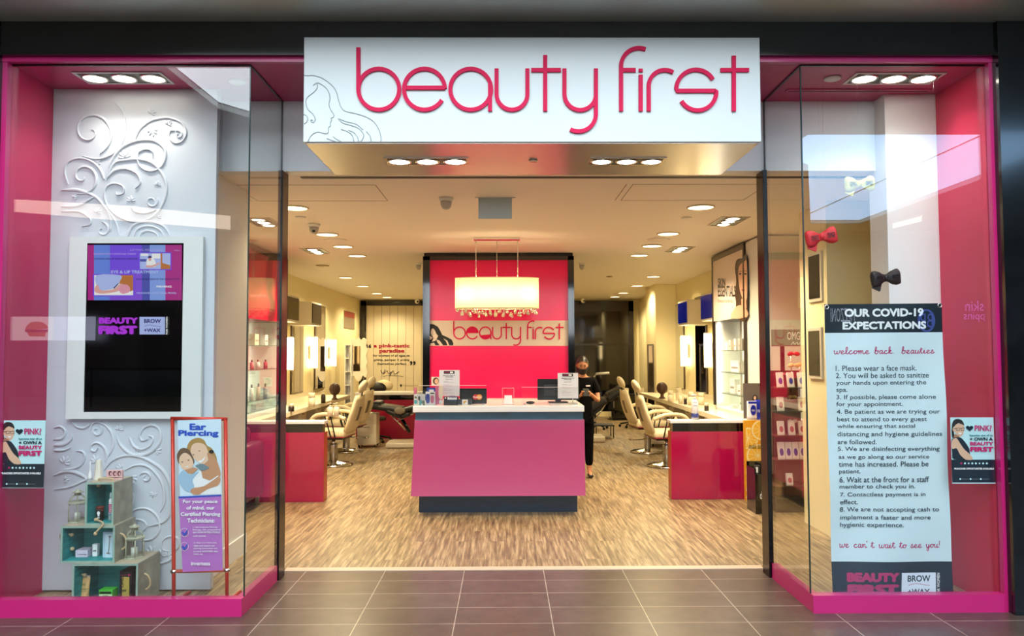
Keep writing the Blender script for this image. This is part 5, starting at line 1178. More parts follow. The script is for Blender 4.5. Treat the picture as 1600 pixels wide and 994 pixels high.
# left twin
NXL = -2.98; LY1 = at(446, 500, X=NXL).y; LY0 = LY1-1.75
tn2, lo, hi = niche(NXL, LY0, LY1, -1, 'tall lit glass-shelf cabinet under the red poster on the left')
shelves(tn2, NXL, -1, LY0, LY1, [at(420, y, X=NXL).z for y in (540, 577, 623)]+[.862])
po = thing('wall_poster', 'red poster with a woman in profile above the left lit cabinet', 'poster', (NXL+.014, (LY0+LY1)/2, PZ))
B(NXL+.0125, NXL+.022, LY0+.047, LY1-.052, PZ, ZT_).build('sheet', mat('poster_red', 'b00434', .2), po)
d = Board(po, 'X', NXL+.022); d.z = (380, 440, 4.52)
d.poly([(172, -150), (225, -170), (228, 150), (220, 270), (175, 268), (190, 170), (165, 60)], mat('print_hair_red', '5a0a18', .4), 'figure_hair', smooth=3)
d.poly([(205, -120), (228, -130), (228, 110), (215, 130), (206, 80)], mat('print_face_red', 'c03040', .4), 'figure_face', smooth=3)
d.text('beautyfirst', 48, 84, 162, 118, mat('print_rose', 'd87080', .5), bold=.02)

# goods on the cabinet shelves: individual cartons and bottles
PROD = [('carton', wht), ('carton', mat('carton_cream', 'e0d4c0', .5)), ('carton', mat('carton_grey', 'a8a49c', .5)), ('carton', mat('carton_pink', 'd88890', .5))]
def goods(X, sgn, ylo, yhi, z, spec, where):
    for i, (f, wd, h, kind, colr) in enumerate(spec):
        y = ylo+(yhi-ylo)*f; x = X+.13*sgn
        if kind == 'b':
            t = thing('product_box', '%s carton on the %s' % (colr[0], where), 'box', (x, y, z+.005), 'cartons on the lit shelves')
            B(x-.035, x+.035, y-wd/2, y+wd/2, z+.0055, z+h, b=.002).build('carton', colr[1], t)
            B(x-.0355, x+.0355, y-wd*.4, y+wd*.4, z+h*.35, z+h*.5).build('label_band', mat('band_grey', '8a8078', .5), t)
        else:
            t = thing('product_bottle', '%s bottle on the %s' % (colr[0], where), 'bottle', (x, y, z+.005), 'bottles on the lit shelves')
            q = MB(); q.lathe([(wd/2, .0055), (wd/2, h*.7), (wd*.25, h*.78), (.001, h*.78)], x, y, z, 12); q.build('body', colr[1], t)
            q = MB(); q.lathe([(wd*.22, h*.78), (wd*.22, h), (.001, h)], x, y, z, 10); q.build('cap', mat('cap_dark', '3a3430', .4), t)
P_W = ('white', wht); P_C = ('cream', mat('carton_cream', '')); P_G = ('grey', mat('carton_grey', '')); P_P = ('pink', mat('carton_pink', ''))
yl, yh = NY0+.1, NY1-.12
goods(NX, 1, yl, yh, shz[0], [(.93, .07, .11, 'b', P_W), (.80, .09, .14, 'b', P_C), (.60, .07, .15, 'b', ('narrow white', wht)), (.45, .07, .15, 'b', ('narrow grey', mat('carton_grey', ''))), (.15, .18, .07, 'b', ('low wide grey', mat('carton_grey', '')))], 'top glass shelf of the right lit cabinet')
goods(NX, 1, yl, yh, shz[1], [(.62, .34, .15, 'b', ('large white appliance', wht)), (.12, .07, .1, 'b', ('small pink', mat('carton_pink', '')))], 'second glass shelf of the right lit cabinet')
goods(NX, 1, yl, yh, shz[2], [(.72, .2, .19, 'b', ('broad white', wht)), (.48, .12, .12, 'b', ('short white', wht)), (.28, .06, .2, 'b', ('tall cream', mat('carton_cream', '')))], 'third glass shelf of the right lit cabinet')
goods(NX, 1, yl, yh, shz[3], [(.75, .1, .08, 'b', ('small white', wht)), (.5, .05, .13, 'c', ('slim white', wht)), (.3, .05, .13, 'c', ('slim grey', mat('carton_grey', '')))], 'lowest glass shelf of the right lit cabinet')
yl, yh = LY0+.1, LY1-.12
lz = [at(420, y, X=NXL).z for y in (540, 577, 623)]+[.862]
goods(NXL, -1, yl, yh, lz[0], [(.2, .1, .12, 'b', P_W), (.5, .16, .14, 'b', P_C), (.75, .12, .14, 'b', ('narrow white', wht))], 'top glass shelf of the left lit cabinet')
goods(NXL, -1, yl, yh, lz[1], [(.45, .05, .12, 'c', ('small pink', mat('carton_pink', ''))), (.6, .05, .12, 'c', ('white', wht)), (.8, .05, .12, 'c', ('dark pink', mat('deep_pink', 'a04858', .4)))], 'second glass shelf of the left lit cabinet')
goods(NXL, -1, yl, yh, lz[2], [(.1, .2, .06, 'b', ('flat white', wht)), (.45, .05, .19, 'c', ('tall white', wht)), (.62, .05, .19, 'c', ('tall cream', mat('carton_cream', ''))), (.8, .05, .18, 'c', ('tall grey', mat('carton_grey', '')))], 'third glass shelf of the left lit cabinet')
goods(NXL, -1, yl, yh, lz[3], [(.15, .25, .1, 'b', ('wide pink', mat('carton_pink', ''))), (.6, .3, .07, 'b', ('wide grey', mat('carton_grey', '')))], 'lowest glass shelf of the left lit cabinet')

# ---------------------------------------------------------------- vanity tables, mirrors, sconces, screens
def vanity(wall, sgn, Y0, Y1, label, dep, nf, yn):
    t = thing('vanity_table', label, 'vanity table', (wall-.25*sgn, (Y0+Y1)/2, 0))
    lo, hi = sorted((wall-dep*sgn, wall-.003*sgn)); l3, h3 = sorted((wall-dep*sgn, nf-.015*sgn))
    B(lo, hi, Y0, Y1, VZ-.06, VZ).box(l3, h3, yn, Y0, VZ-.06, VZ).build('tabletop', mat('vanity_cream', 'ece2c8', .3), t)
    B(l3, h3, yn+.3, yn+.34, .004, VZ-.06).build('leg', mat('vanity_body', 'e4dac4', .4), t)
    B(wall-.02*sgn, wall-.003*sgn, Y0, Y1, VZ, VZ+.08).build('backsplash', mat('vanity_cream', ''), t)
    n = 4
    for i in range(n):
        y = Y0+.35+(Y1-Y0-.7)*i/(n-1); l2, h2 = sorted((wall-.46*sgn, wall-.03*sgn))
        c = B(l2, h2, y-.2, y+.2, .004, VZ-.061).build('drawer_unit', mat('vanity_body', 'e4dac4', .4), t)
        for k in range(3):
            zz = .08+k*.215; xf = wall-.46*sgn
            B(xf-.014*sgn, xf, y-.19, y+.19, zz, zz+.2).build('drawer', mat('vanity_body', ''), c)
            MB().tube([(xf-.02*sgn, y-.06, zz+.13), (xf-.04*sgn, y-.05, zz+.13), (xf-.04*sgn, y+.05, zz+.13), (xf-.02*sgn, y+.06, zz+.13)], .006, 6).build('handle', steel, c)
    return t
vanity(XL, -1, LY1+.02, at(563, 686, Z=0).y-.06, 'long cream vanity table with drawer units along the left wall', .74, NXL, YL+CD+.02)
vanity(XR, 1, NY1+.02, 14.5, 'long cream vanity table with drawer units along the right wall', .75, NX, YR+CD+.02)
def wallmirror(wall, sgn, x0, x1, yt, yb, label):
    Xf = wall-.03*sgn; a = at(x0, yt, X=Xf); b = at(x1, yt, X=Xf); Y0, Y1 = sorted((a.y, b.y)); Ym = (Y0+Y1)/2
    zt = at((x0+x1)/2, yt, X=Xf).z; zb = VZ+.085
    t = thing('wall_mirror', label, 'mirror', (Xf, Ym, zb))
    lo, hi = sorted((Xf, wall-.002*sgn))
    B(lo, hi, Y0, Y1, zb, zt).build('backing', mat('mirror_edge', '3a2c1c', .3), t)
    B(Xf-.003*sgn, Xf, Y0+.012, Y1-.012, zb+.012, zt-.012).build('mirror_glass', mirror, t)
wallmirror(XL, -1, 457, 475, 470, 0, 'left wall mirror nearest the entrance, reflecting the wall text')
wallmirror(XL, -1, 493.5, 509, 478, 0, 'left wall mirror second from the entrance')
wallmirror(XR, 1, 1085, 1102, 463, 0, 'right wall mirror nearest the entrance, looking dark')
wallmirror(XR, 1, 1053, 1067, 476, 0, 'right wall mirror second from the entrance, looking dark')
def sconce(wall, sgn, px, y0, y1, label):
    Xc = wall-.09*sgn; c = at(px, (y0+y1)/2, X=Xc); z0, z1 = at(px, y1, X=Xc).z, at(px, y0, X=Xc).z
    t = thing('wall_light', label, 'wall light', (Xc, c.y, (z0+z1)/2), 'tall glowing tube lights between the mirrors')
    lo, hi = sorted((Xc+.05*sgn, wall-.002*sgn))
    B(lo, hi, c.y-.06, c.y+.06, (z0+z1)/2-.12, (z0+z1)/2+.12, b=.006).build('back_plate', steel, t)
    MB().tube([(Xc, c.y, z0+.01), (Xc, c.y, z1-.01)], .058, 16).build('tube_shade', tubel, t)
    for z in (z0, z1-.02): q = MB(); q.lathe([(.06, 0), (.06, .02), (.001, .02)], Xc, c.y, z, 16); q.build('end_cap', mat('cap_glow', 'e8dcb8', .4, emit=.6), t)
sconce(XL, -1, 453, 526, 579, 'left tube wall light nearest the entrance'); sconce(XL, -1, 491, 526, 576, 'left tube wall light, middle of three'); sconce(XL, -1, 521, 530, 573, 'left tube wall light farthest from the entrance')
sconce(XR, 1, 1106, 520, 575, 'right tube wall light nearest the entrance'); sconce(XR, 1, 1068.5, 524, 573, 'right tube wall light, middle of three'); sconce(XR, 1, 1041, 528, 571, 'right tube wall light farthest from the entrance')
def cubby(wall, sgn, X, x0, x1, xs, yt, yb, label, scrm):
    """white box on the wall whose face towards the aisle holds a screen"""
    a = at(x0, yt, X=X); b = at(x1, yt, X=X); Y0, Y1 = sorted((a.y, b.y)); zc = at((x0+x1)/2, yt, X=X).z; zb = at((x0+x1)/2, yb, X=X).z
    lo, hi = sorted((X, wall-.035*sgn))
    t = thing('wall_screen', label, 'screen', (X, (Y0+Y1)/2, zb))
    B(lo, hi, Y0, Y1, zb, zc).build('box', mat('cubby_white', 'e8e0cc', .4), t)
    B(X-.012*sgn, X, Y0+.03, Y1-.03, zb+.03, zc-.03).build('screen_panel', scrm, t)
scb = mat('lcd_blue', '0a1450', .1, emit=.5, ecol='10187a'); scd = mat('lcd_grey', '20222c', .08)
cubby(XL, -1, -3.12, 448, 467, 0, 462, 503, 'left wall screen box nearest the entrance', scd)
cubby(XL, -1, -3.12, 487, 502, 0, 473, 509, 'left wall screen box second from the entrance', scd)
cubby(XR, 1, 2.86, 1095, 1113, 0, 458, 501, 'right wall screen box nearest the entrance, glowing blue', scb)
cubby(XR, 1, 2.86, 1059.5, 1074, 0, 470, 508, 'right wall screen box second from the entrance, glowing blue', scb)
# poster on the left wall, far end
X_ = XL+.012; a = at(538, 487, X=X_); b = at(554, 512, X=X_); zc = at(546, 487, X=X_).z; zb = at(546, 514, X=X_).z
t = thing('wall_poster', 'small red and grey poster high on the left wall near the back', 'poster', (X_, (a.y+b.y)/2, zb))
B(XL+.001, X_, a.y, b.y, zb, zc).build('sheet', mat('poster_grey', '887860', .5), t); B(X_, X_+.002, a.y+.01, b.y-.01, zc-(zc-zb)*.35, zc-.01).build('red_field', mat('poster_brick', '983828', .5), t)

# ornate white mirror and shelf unit near the back left
Ym = 16.4; c = at(564, 561, Y=Ym); t = thing('scalloped_mirror', 'white scallop-framed mirror near the back of the left wall', 'mirror', (c.x, Ym, at(564, 596, Y=Ym).z))
pts = [(551, 532), (556, 528), (560, 531), (564, 527.5), (568, 531), (572, 528), (577, 532), (576, 540), (578, 548), (576, 556), (578, 565), (576, 573), (578, 582), (575, 590), (571, 587), (568, 593), (564, 596.5), (560, 593), (557, 587), (553, 590), (550, 582), (552, 573), (550, 565), (552, 556), (550, 548), (552, 540)]
pw = [at(x-4, y, Y=Ym) for x, y in catmull([(x, y) for x, y in pts], 4, True)]
m = MB(); m.prism([(v.x, v.z) for v in pw], lambda u, v, k: (u, k, v), Ym, Ym+.04); m.build('frame', mat('scallop_white', 'ece6d6', .4), t)
m0 = at(552, 580, Y=Ym); m1 = at(563, 541, Y=Ym); B(m0.x, m1.x, Ym-.006, Ym, m0.z, m1.z).build('mirror_glass', mat('mirror_brown', '4a3c28', .05, metal=.6), t)
a = at(538, 600, Y=16.3); b = at(548, 538, Y=16.3); zb_ = VZ
t = thing('wall_shelf', 'narrow white open shelf unit standing left of the scallop-framed mirror', 'shelf', ((a.x+b.x)/2, 16.4, .003))
MB().box(a.x, a.x+.02, 16.3, 16.55, .003, b.z).box(b.x, b.x+.02, 16.3, 16.55, .003, b.z).build('side_panel', white, t)
B(a.x+.02, b.x, 16.53, 16.55, .003, b.z).build('back_panel', white, t)
for k in range(6): z = .3+(b.z-.32)*k/5; B(a.x+.02, b.x, 16.3, 16.53, z, z+.02).build('shelf_board', white, t)
B(c.x-.05, c.x+.05, Ym+.041, Ym+.1, .003, c.z+.3).build('post', blackg, t)
# bottles and jars on the vanities
def bottle(X, Y, z, h, r, label, m, pump=False, group=None):
    t = thing('pump_bottle' if pump else 'jar', label, 'bottle' if pump else 'jar', (X, Y, z), group)
    q = MB(); q.lathe([(r, .0005), (r, h*.62), (r*.4, h*.72), (.001, h*.72)], X, Y, z, 14); q.build('body', m, t)
    q = MB()
    if pump: q.lathe([(r*.35, h*.72), (r*.35, h*.8), (r*.12, h*.8), (r*.12, h*.93), (r*.4, h*.94), (r*.4, h), (.001, h)], X, Y, z, 10); q.tube([(X, Y, z+h*.96), (X-r*1.3, Y, z+h*.93)], r*.12, 6)
    else: q.lathe([(r*.9, h*.64), (r*.9, h), (.001, h)], X, Y, z, 12)
    q.build('cap', mat('cap_cream', 'e0d4b8', .4), t)
g1 = 'bottles and jars on the right vanity'; g2 = 'bottles and jars on the left vanity'
bc = mat('bottle_cream', 'ece0c4', .35); bd_ = mat('bottle_dark', '2a1a14', .3)
def onv(px, py): return at(px, py, Z=VZ)
for i, (px, py, h, r, m, pm, lab) in enumerate([(1048, 628, .17, .045, bc, False, 'cream jar'), (1061, 625, .19, .05, bc, False, 'large cream jar'), (1064, 631, .18, .035, bc, True, 'cream pump bottle'), (1071, 632, .13, .025, bd_, False, 'small dark jar'), (1080, 633, .19, .05, bc, False, 'wide cream jar'),
        (1096, 633, .18, .05, bc, False, 'cream canister beneath the tube light'), (1104, 642, .1, .03, bd_, False, 'small dark brush pot')]):
    c = onv(px, py); c.x = min(c.x, XR-.1); bottle(c.x, c.y, VZ, h, r, lab+' on the right vanity, %s' % ['farthest back', 'behind the pump bottle', 'mid-table', 'between pump bottle and wide jar', 'before the dark mirror', 'below the nearest tube light', 'closest to the lit cabinet'][i], m, pm, g1)
for i, (px, py, h, r, m, pm, lab) in enumerate([(487, 636, .2, .05, bc, False, 'cream canister'), (455, 643, .1, .04, bd_, False, 'dark brush dish'), (505, 630, .19, .035, bd_, True, 'dark pump bottle')]):
    c = onv(px, py); c.x = max(c.x, XL+.1); bottle(c.x, c.y, VZ, h, r, lab+' on the left vanity, %s' % ['under the middle tube light', 'closest to the entrance', 'before the second mirror'][i], m, pm, g2)
for px, s_ in ((485, 'left'), (496, 'right')):
    c = at(px, 653, Z=.86); bottle(c.x+.0, 9.35, VZ, .16, .035, 'small cream pump bottle, %s of the pair on the vanity beside the left counter' % s_, bc, True)
# dark round bowls/balls (hairdressing sponge heads) on vanities
for px, py, s_ in ((523, 617, 'left'), (1034.5, 617, 'right')):
    c = at(px, py, Y=12.6); q = MB(); q.ell((c.x, 12.6, .0), (.09, .09, .1), 20, 12)
    t = thing('hair_bun_head', 'round dark brown bun-shaped head on the %s vanity' % s_, 'wig head', (c.x, 12.6, VZ))
    q.xf(M4.Translation((0, 0, VZ+.17))); q.build('hair', mat('dark_brown_hair', '3a1c10', .5, bump=.5, nscale=60), t); q = MB(); q.lathe([(.055, 0), (.055, .01), (.03, .03), (.028, .09)], c.x, 12.6, VZ+.0005, 14); q.build('neck', mat('neck_brown', '4a2818', .5), t)
# sanitizer bottle on the right counter
c = at(1086, 655, Y=YR+.12); t = thing('sanitizer_bottle', 'tall white pump bottle with a navy band on the right counter', 'bottle', (c.x, YR+.12, zr))
q = MB(); q.lathe([(.038, .0005), (.038, .19), (.02, .215), (.001, .215)], c.x, YR+.12, zr, 18); q.build('body', mat('sani_white', 'f0f0f4', .3), t)
q = MB(); q.lathe([(.0385, .02), (.0385, .065)], c.x, YR+.12, zr, 18); q.build('navy_band', mat('navy_label', '1a2a78', .4), t)
q = MB(); q.lathe([(.016, .215), (.016, .235), (.006, .235), (.006, .255), (.016, .256), (.016, .27), (.001, .27)], c.x, YR+.12, zr, 12); q.tube([(c.x, YR+.12, zr+.263), (c.x-.045, YR+.1, zr+.258)], .005, 6); q.build('pump', mat('sani_white', ''), t)
d = Board(t, 'Y', YR+.12-.039); d.text('hand', 1083, 627, 1089, 630, mat('navy_label', '')); d.text('cleanser', 1082.5, 632, 1089.5, 635, mat('navy_label', ''))

# ---------------------------------------------------------------- salon chairs
def salon_chair():
    t = thing('salon_chair', 'x', 'salon chair', (0, 0, 0), 'cream hydraulic salon chairs')
    # local frame: sitter faces -X, back at +X
    q = MB(); q.lathe([(.27, 0.004), (.27, .018), (.22, .035), (.07, .055), (.06, .06)], 0, 0, 0, 32); q.build('base', chrome, t)
    q = MB(); q.lathe([(.055, .05), (.055, .28), (.05, .30), (.001, .30)], 0, 0, 0, 20); q.build('pump_column', steel, t)
    MB().tube([(0, 0, .2), (0, 0, .40)], .03, 12).build('piston', chrome, t)
    MB().tube(catmull([(.03, .05, .22), (.12, .12, .215), (.28, .14, .21), (.33, .12, .215), (.33, .07, .215), (.28, .06, .21)], 5), .009, 6).build('pump_lever', chrome, t)
    B(-.2, .2, -.2, .2, .37, .40, b=.008).build('seat_plate', blackm, t)
    q = MB(); q.box(-.27, .24, -.25, .25, .40, .50, b=.035); s0 = q.build('seat', vinyl, t, smooth=True)
    MB().box(-.271, .235, -.251, .251, .398, .418, b=.008).build('seat_trim', mat('seat_trim', '8a2838', .4), s0)
    q = MB(); n = 9; vs = []
    # padded back, leaning
    for i in range(n):
        f = i/(n-1); z = .45+f*.52; x = .22+f*.16+.02*sin(f*pi); w_ = .25*(1-.35*max(0, f-.55)**1.2/.45)*(1 if i else .8); th = .045*(.55+.45*sin(pi*min(1, .12+f*.8)))
        for k in range(20):
            a_ = 2*pi*k/20; vs.append((x+th*sin(a_), w_*copysign(abs(cos(a_))**.5, cos(a_)), z))
    q.add(vs, [(i*20+k, i*20+(k+1) % 20, (i+1)*20+(k+1) % 20, (i+1)*20+k) for i in range(n-1) for k in range(20)]+[tuple(range(20)), tuple((n-1)*20+k for k in range(20))], True)
    bk = q.build('backrest', vinyl, t)
    q = MB(); q.box(.0, .014, -.05, .05, 0, .20, b=.006); q.xf(M4.Translation((.325, 0, .62)) @ M4.Rotation(radians(17), 4, 'Y')); q.build('back_plate', mat('back_plate', '6a5c48', .4), bk)
    q = MB(); q.ell((0, 0, 0), (.045, .13, .10), 16, 10, M4.Rotation(radians(25), 3, 'Y')); q.xf(M4.Translation((.42, 0, 1.09))); h = q.build('headrest', vinyl, t)
    MB().tube([(.385, 0, .9), (.415, 0, 1.02), (.42, 0, 1.06)], .01, 8).build('headrest_post', blackm, h)
    for s_ in (-1, 1):
        a_ = MB().tube(catmull([(.26, .27*s_, .66), (.1, .29*s_, .72), (-.1, .3*s_, .72), (-.2, .29*s_, .66), (-.22, .28*s_, .60)], 5), [.028]*21, 10); am = a_.build('armrest', vinyl, t)
        MB().tube([(-.02, .285*s_, .70), (.06, .265*s_, .41)], .009, 6).tube([(.06, .285*s_, .70), (.12, .265*s_, .41)], .009, 6).build('arm_support', blackm, am)
    MB().tube(catmull([(-.26, -.17, .40), (-.4, -.16, .22), (-.46, -.12, .14), (-.46, .12, .14), (-.4, .16, .22), (-.26, .17, .40)], 5), .011, 8).build('footrest', chrome, t)
    return t
ch1 = salon_chair()
c = at(521, 727, Z=0); ch1.location = (c.x, c.y, .003); ch1.rotation_euler = (0, 0, radians(-8)); ch1['label'] = 'cream salon chair at the left vanity nearest the entrance, beside the crimson counter'
c = at(541, 706, Z=0); dup(ch1, (c.x, c.y, .003), radians(-14), 'cream salon chair on the left, second from the entrance')
c = at(1012, 707, Z=0); dup(ch1, (c.x, c.y, .003), pi+radians(8), 'cream salon chair on the right with its whole chrome base in view')
c = at(1042, 729, Z=0); dup(ch1, (c.x, c.y, .003), pi+radians(5), 'cream salon chair on the right half hidden by the right counter')
# two drawer trolleys by the chairs
def trolley(px, py, label):
    c = at(px, py, Z=0); t = thing('drawer_trolley', label, 'trolley', (c.x, c.y, .003))
    x, y = c.x, c.y; B(x-.16, x+.16, y-.16, y+.16, .05, .56, b=.01).build('body', mat('trolley_cream', 'e8dec6', .4), t)
    for k in range(3): z = .08+k*.16; B(x-.15, x+.15, y-.168, y-.16, z, z+.14, b=.003).build('drawer', mat('trolley_cream', ''), t); MB().tube([(x-.05, y-.18, z+.1), (x+.05, y-.18, z+.1)], .006, 6).build('handle', steel, t)
    for sx in (-1, 1):
        for sy in (-1, 1): q = MB(); q.lathe([(.022, -.01), (.026, 0), (.022, .01)], x+sx*.13, y+sy*.13, .029, 12, axis='X'); q.build('castor', blackp, t)
trolley(575.5, 698, 'cream drawer trolley behind the second left salon chair'); trolley(1030, 697, 'cream drawer trolley beside the right vanity behind the salon chair')

# ---------------------------------------------------------------- back-left: low crimson counter, treatment couches
a = at(563, 686, Z=0); YC = a.y; zc = at(600, 613, Y=YC).z
t = thing('low_counter', 'low deep-red counter with pale top across the back left', 'counter', ((a.x+.0)/2-.4, YC+.25, 0))
x1 = at(668, 680, Y=YC).x+.3; x0 = at(556, 686, Y=YC).x
B(x0, x1, YC, YC+.4, .004, zc-.14).build('front_panel', mat('low_counter_red', '900a30', .25), t); B(x0, x1, YC+.02, YC+.4, zc-.14, zc-.05).build('black_band', blackg, t); B(x0-.02, x1, YC-.02, YC+.45, zc-.05, zc, b=.004).build('worktop', quartz, t)
# black chair back with cream chair back behind it, over the counter
def backchair(px, py0, py1, Y, m, label, sc=1):
    c = at(px, py1, Y=Y); tp = at(px, py0, Y=Y); t = thing('styling_chair', label, 'salon chair', (c.x, Y, .003)); x = c.x; H_ = tp.z
    q = MB(); q.lathe([(.26, .004), (.26, .02), (.06, .05)], x, Y, 0, 24); q.build('base', chrome, t); MB().tube([(x, Y, .05), (x, Y, .42)], .04, 10).build('column', chrome, t)
    B(x-.26, x+.26, Y-.25, Y+.25, .42, .52, b=.03).build('seat', m, t)
    q = MB(); vs = []
    for i in range(8):
        f = i/7; z = .5+f*(H_-.34-.5); w_ = .28*(1-.35*max(0, f-.5)); th = .05*sin(pi*(.15+.7*f))
        for k in range(16): a_ = 2*pi*k/16; vs.append((x+w_*copysign(abs(cos(a_))**.6, cos(a_)), Y-.24+th*sin(a_)-.1*f, z))
    q.add(vs, [(i*16+k, i*16+(k+1) % 16, (i+1)*16+(k+1) % 16, (i+1)*16+k) for i in range(7) for k in range(16)]+[tuple(range(16)), tuple(112+k for k in range(16))], True); q.build('backrest', m, t)
    q = MB(); q.ell((x, Y-.36, H_-.12), (.17, .06, .11), 16, 10, M4.Rotation(radians(10), 3, 'Y')); h = q.build('headrest', m, t)
    MB().tube([(x, Y-.34, H_-.45), (x, Y-.36, H_-.2)], .012, 8).build('headrest_post', blackm, h)
backchair(595, 595, 625, YC+1.5, blackv, 'black salon chair showing its back above the deep-red counter')
backchair(605.5, 592, 625, YC+2.2, vinyl, 'cream salon chair just behind the black one above the deep-red counter')
def couch(x0, xm, x1, Y, flip, label, base_px, basey):
    """reclining black treatment couch on a scissor frame, seen from its side"""
    t = thing('treatment_couch', label, 'treatment couch', (0, Y, .003)); P = lambda x, y, yy=Y: at(x, y, Y=yy)
    return t, P
t, P = couch(0, 0, 0, 12.9, 1, 'black reclining treatment couch on a white-topped base, left of the desk', 0, 0)
def pad(pts, wd, th, name, m):
    q = MB(); pp = [P(*a) for a in pts]
    for i in range(len(pp)-1):
        a, b = pp[i], pp[i+1]; d_ = (b-a); L = d_.length; an = atan2(d_.z, d_.x); k = len(q.v)
        q.box(0, L, -wd/2, wd/2, -th/2, th/2, b=th*.35); q.xf(M4.Translation(a) @ M4.Rotation(-an, 4, 'Y'), k)
    return q.build(name, m, t)
pad([(578, 633), (631, 640)], .5, .09, 'leg_pad', blackv); pad([(585, 629), (598, 630)], .42, .07, 'pillow', blackv); pad([(606, 640), (629, 650), (644, 645)], .5, .07, 'seat_pad', blackv); pad([(631, 641), (662, 632)], .45, .07, 'back_pad', blackv)
for dy in (-.2, .2):
    a, b = P(607, 640, 12.9), P(636, 670, 12.9); MB().tube([(a.x, 12.9+dy, a.z), (b.x, 12.9+dy, b.z)], .012, 8).build('frame_bar', chrome, t)
    a, b = P(648, 645, 12.9), P(625, 655, 12.9); MB().tube([(a.x, 12.9+dy, a.z), (b.x, 12.9+dy, b.z)], .012, 8).build('frame_bar', chrome, t)
MB().tube([(P(628, 655).x, 12.9, P(628, 655).z), (P(640, 676).x, 12.9, P(640, 676).z)], .03, 10).build('post', blackm, t)
a = P(606, 681); b = P(662, 673); B(a.x, b.x, 12.65, 13.15, .004, .09, b=.02).build('base', mat('base_pale', 'd8ccb4', .4), t)
q = MB(); q.ell((P(628, 640).x, 12.62, P(628, 640).z), (.09, .03, .06)); q.build('towel', mat('towel_grey', '8a8070', .7), t)
t = thing('treatment_couch', 'black reclining treatment couch with steel arm, right of the person', 'treatment couch', (0, 13.6, .003)); Yc = 13.6
P = lambda x, y, yy=13.6: at(x, y, Y=yy)
pad([(918, 640), (946, 624)], .55, .12, 'seat_pad', blackv); pad([(946, 624), (972, 606)], .55, .11, 'back_pad', blackv); pad([(948, 617), (966, 609)], .4, .08, 'pillow', blackv); pad([(918, 652), (940, 632)], .5, .06, 'lower_pad', blackv)
for dy in (-.22, .22):
    a, b = P(945, 628), P(920, 665); MB().tube([(a.x, Yc+dy, a.z), (b.x, Yc+dy, b.z)], .014, 8).build('frame_bar', chrome, t)
    a, b = P(922, 650), P(932, 660); MB().tube([(a.x, Yc+dy, a.z), (b.x, Yc+dy, b.z)], .012, 8).build('frame_bar', chrome, t)
MB().tube([(P(921, 645).x, Yc, P(921, 645).z), (P(921, 675).x, Yc, .08)], .04, 10).build('post', blackm, t)
a = P(902, 681); b = P(943, 675); B(a.x, b.x, Yc-.25, Yc+.25, .004, .10, b=.02).build('base', mat('base_pale', ''), t)
MB().tube([(P(924, 618).x, Yc, P(924, 618).z), (P(924, 595).x, Yc, P(924, 595).z), (P(931, 585).x, Yc, P(931, 585).z)], .012, 8).build('lamp_arm', steel, t)
MB().tube([(P(931, 584.5).x, Yc, P(931, 584.5).z), (P(952, 583).x, Yc, P(952, 583).z)], .022, 8).build('lamp_head', mat('arm_pale', 'd0ccc0', .3), t)
# stool and office chair castor base behind
for px, py, s_ in ((988, 668, 'rolling black stool base near the back wall between couch and chair'), (930, 671, 'rolling black stool base beside the right treatment couch'), (588, 691, 'rolling black stool base on the floor before the deep-red counter')):
    c = at(px, py, Z=0); t = thing('rolling_stool', s_, 'stool', (c.x, c.y, .003))
    for k in range(5):
        a_ = 2*pi*k/5+.3; MB().tube([(c.x, c.y, .12), (c.x+.25*cos(a_), c.y+.25*sin(a_), .07)], .016, 8).build('leg', blackp, t)
        q = MB(); q.lathe([(.02, -.015), (.028, -.008), (.028, .008), (.02, .015)], c.x+.26*cos(a_), c.y+.26*sin(a_), .032, 12, axis='Y'); q.build('castor', blackp, t)
    MB().tube([(c.x, c.y, .12), (c.x, c.y, .38)], .022, 10).build('post', blackm, t); q = MB(); q.lathe([(.15, 0), (.17, .02), (.17, .05), (.15, .07), (.001, .07)], c.x, c.y, .38, 20); q.build('seat', blackv, t)
# thin-legged side table in the dark
a = at(950, 682, Z=0); Yt = 14.2; P = lambda x, y: at(x, y, Y=Yt)
t = thing('side_table', 'thin black-legged side table beside the right treatment couch', 'table', (P(945, 665).x, Yt, .003)); x0, x1, z1 = P(928, 660).x, P(958, 660).x, P(945, 663).z
B(x0, x1, Yt-.2, Yt+.2, z1-.02, z1, b=.003).build('tabletop', blackp, t)
for xx in (x0+.02, x1-.02):
    for dy in (-.18, .18): MB().tube([(xx, Yt+dy, .003), (xx, Yt+dy, z1-.02)], .01, 6).build('leg', blackp, t)
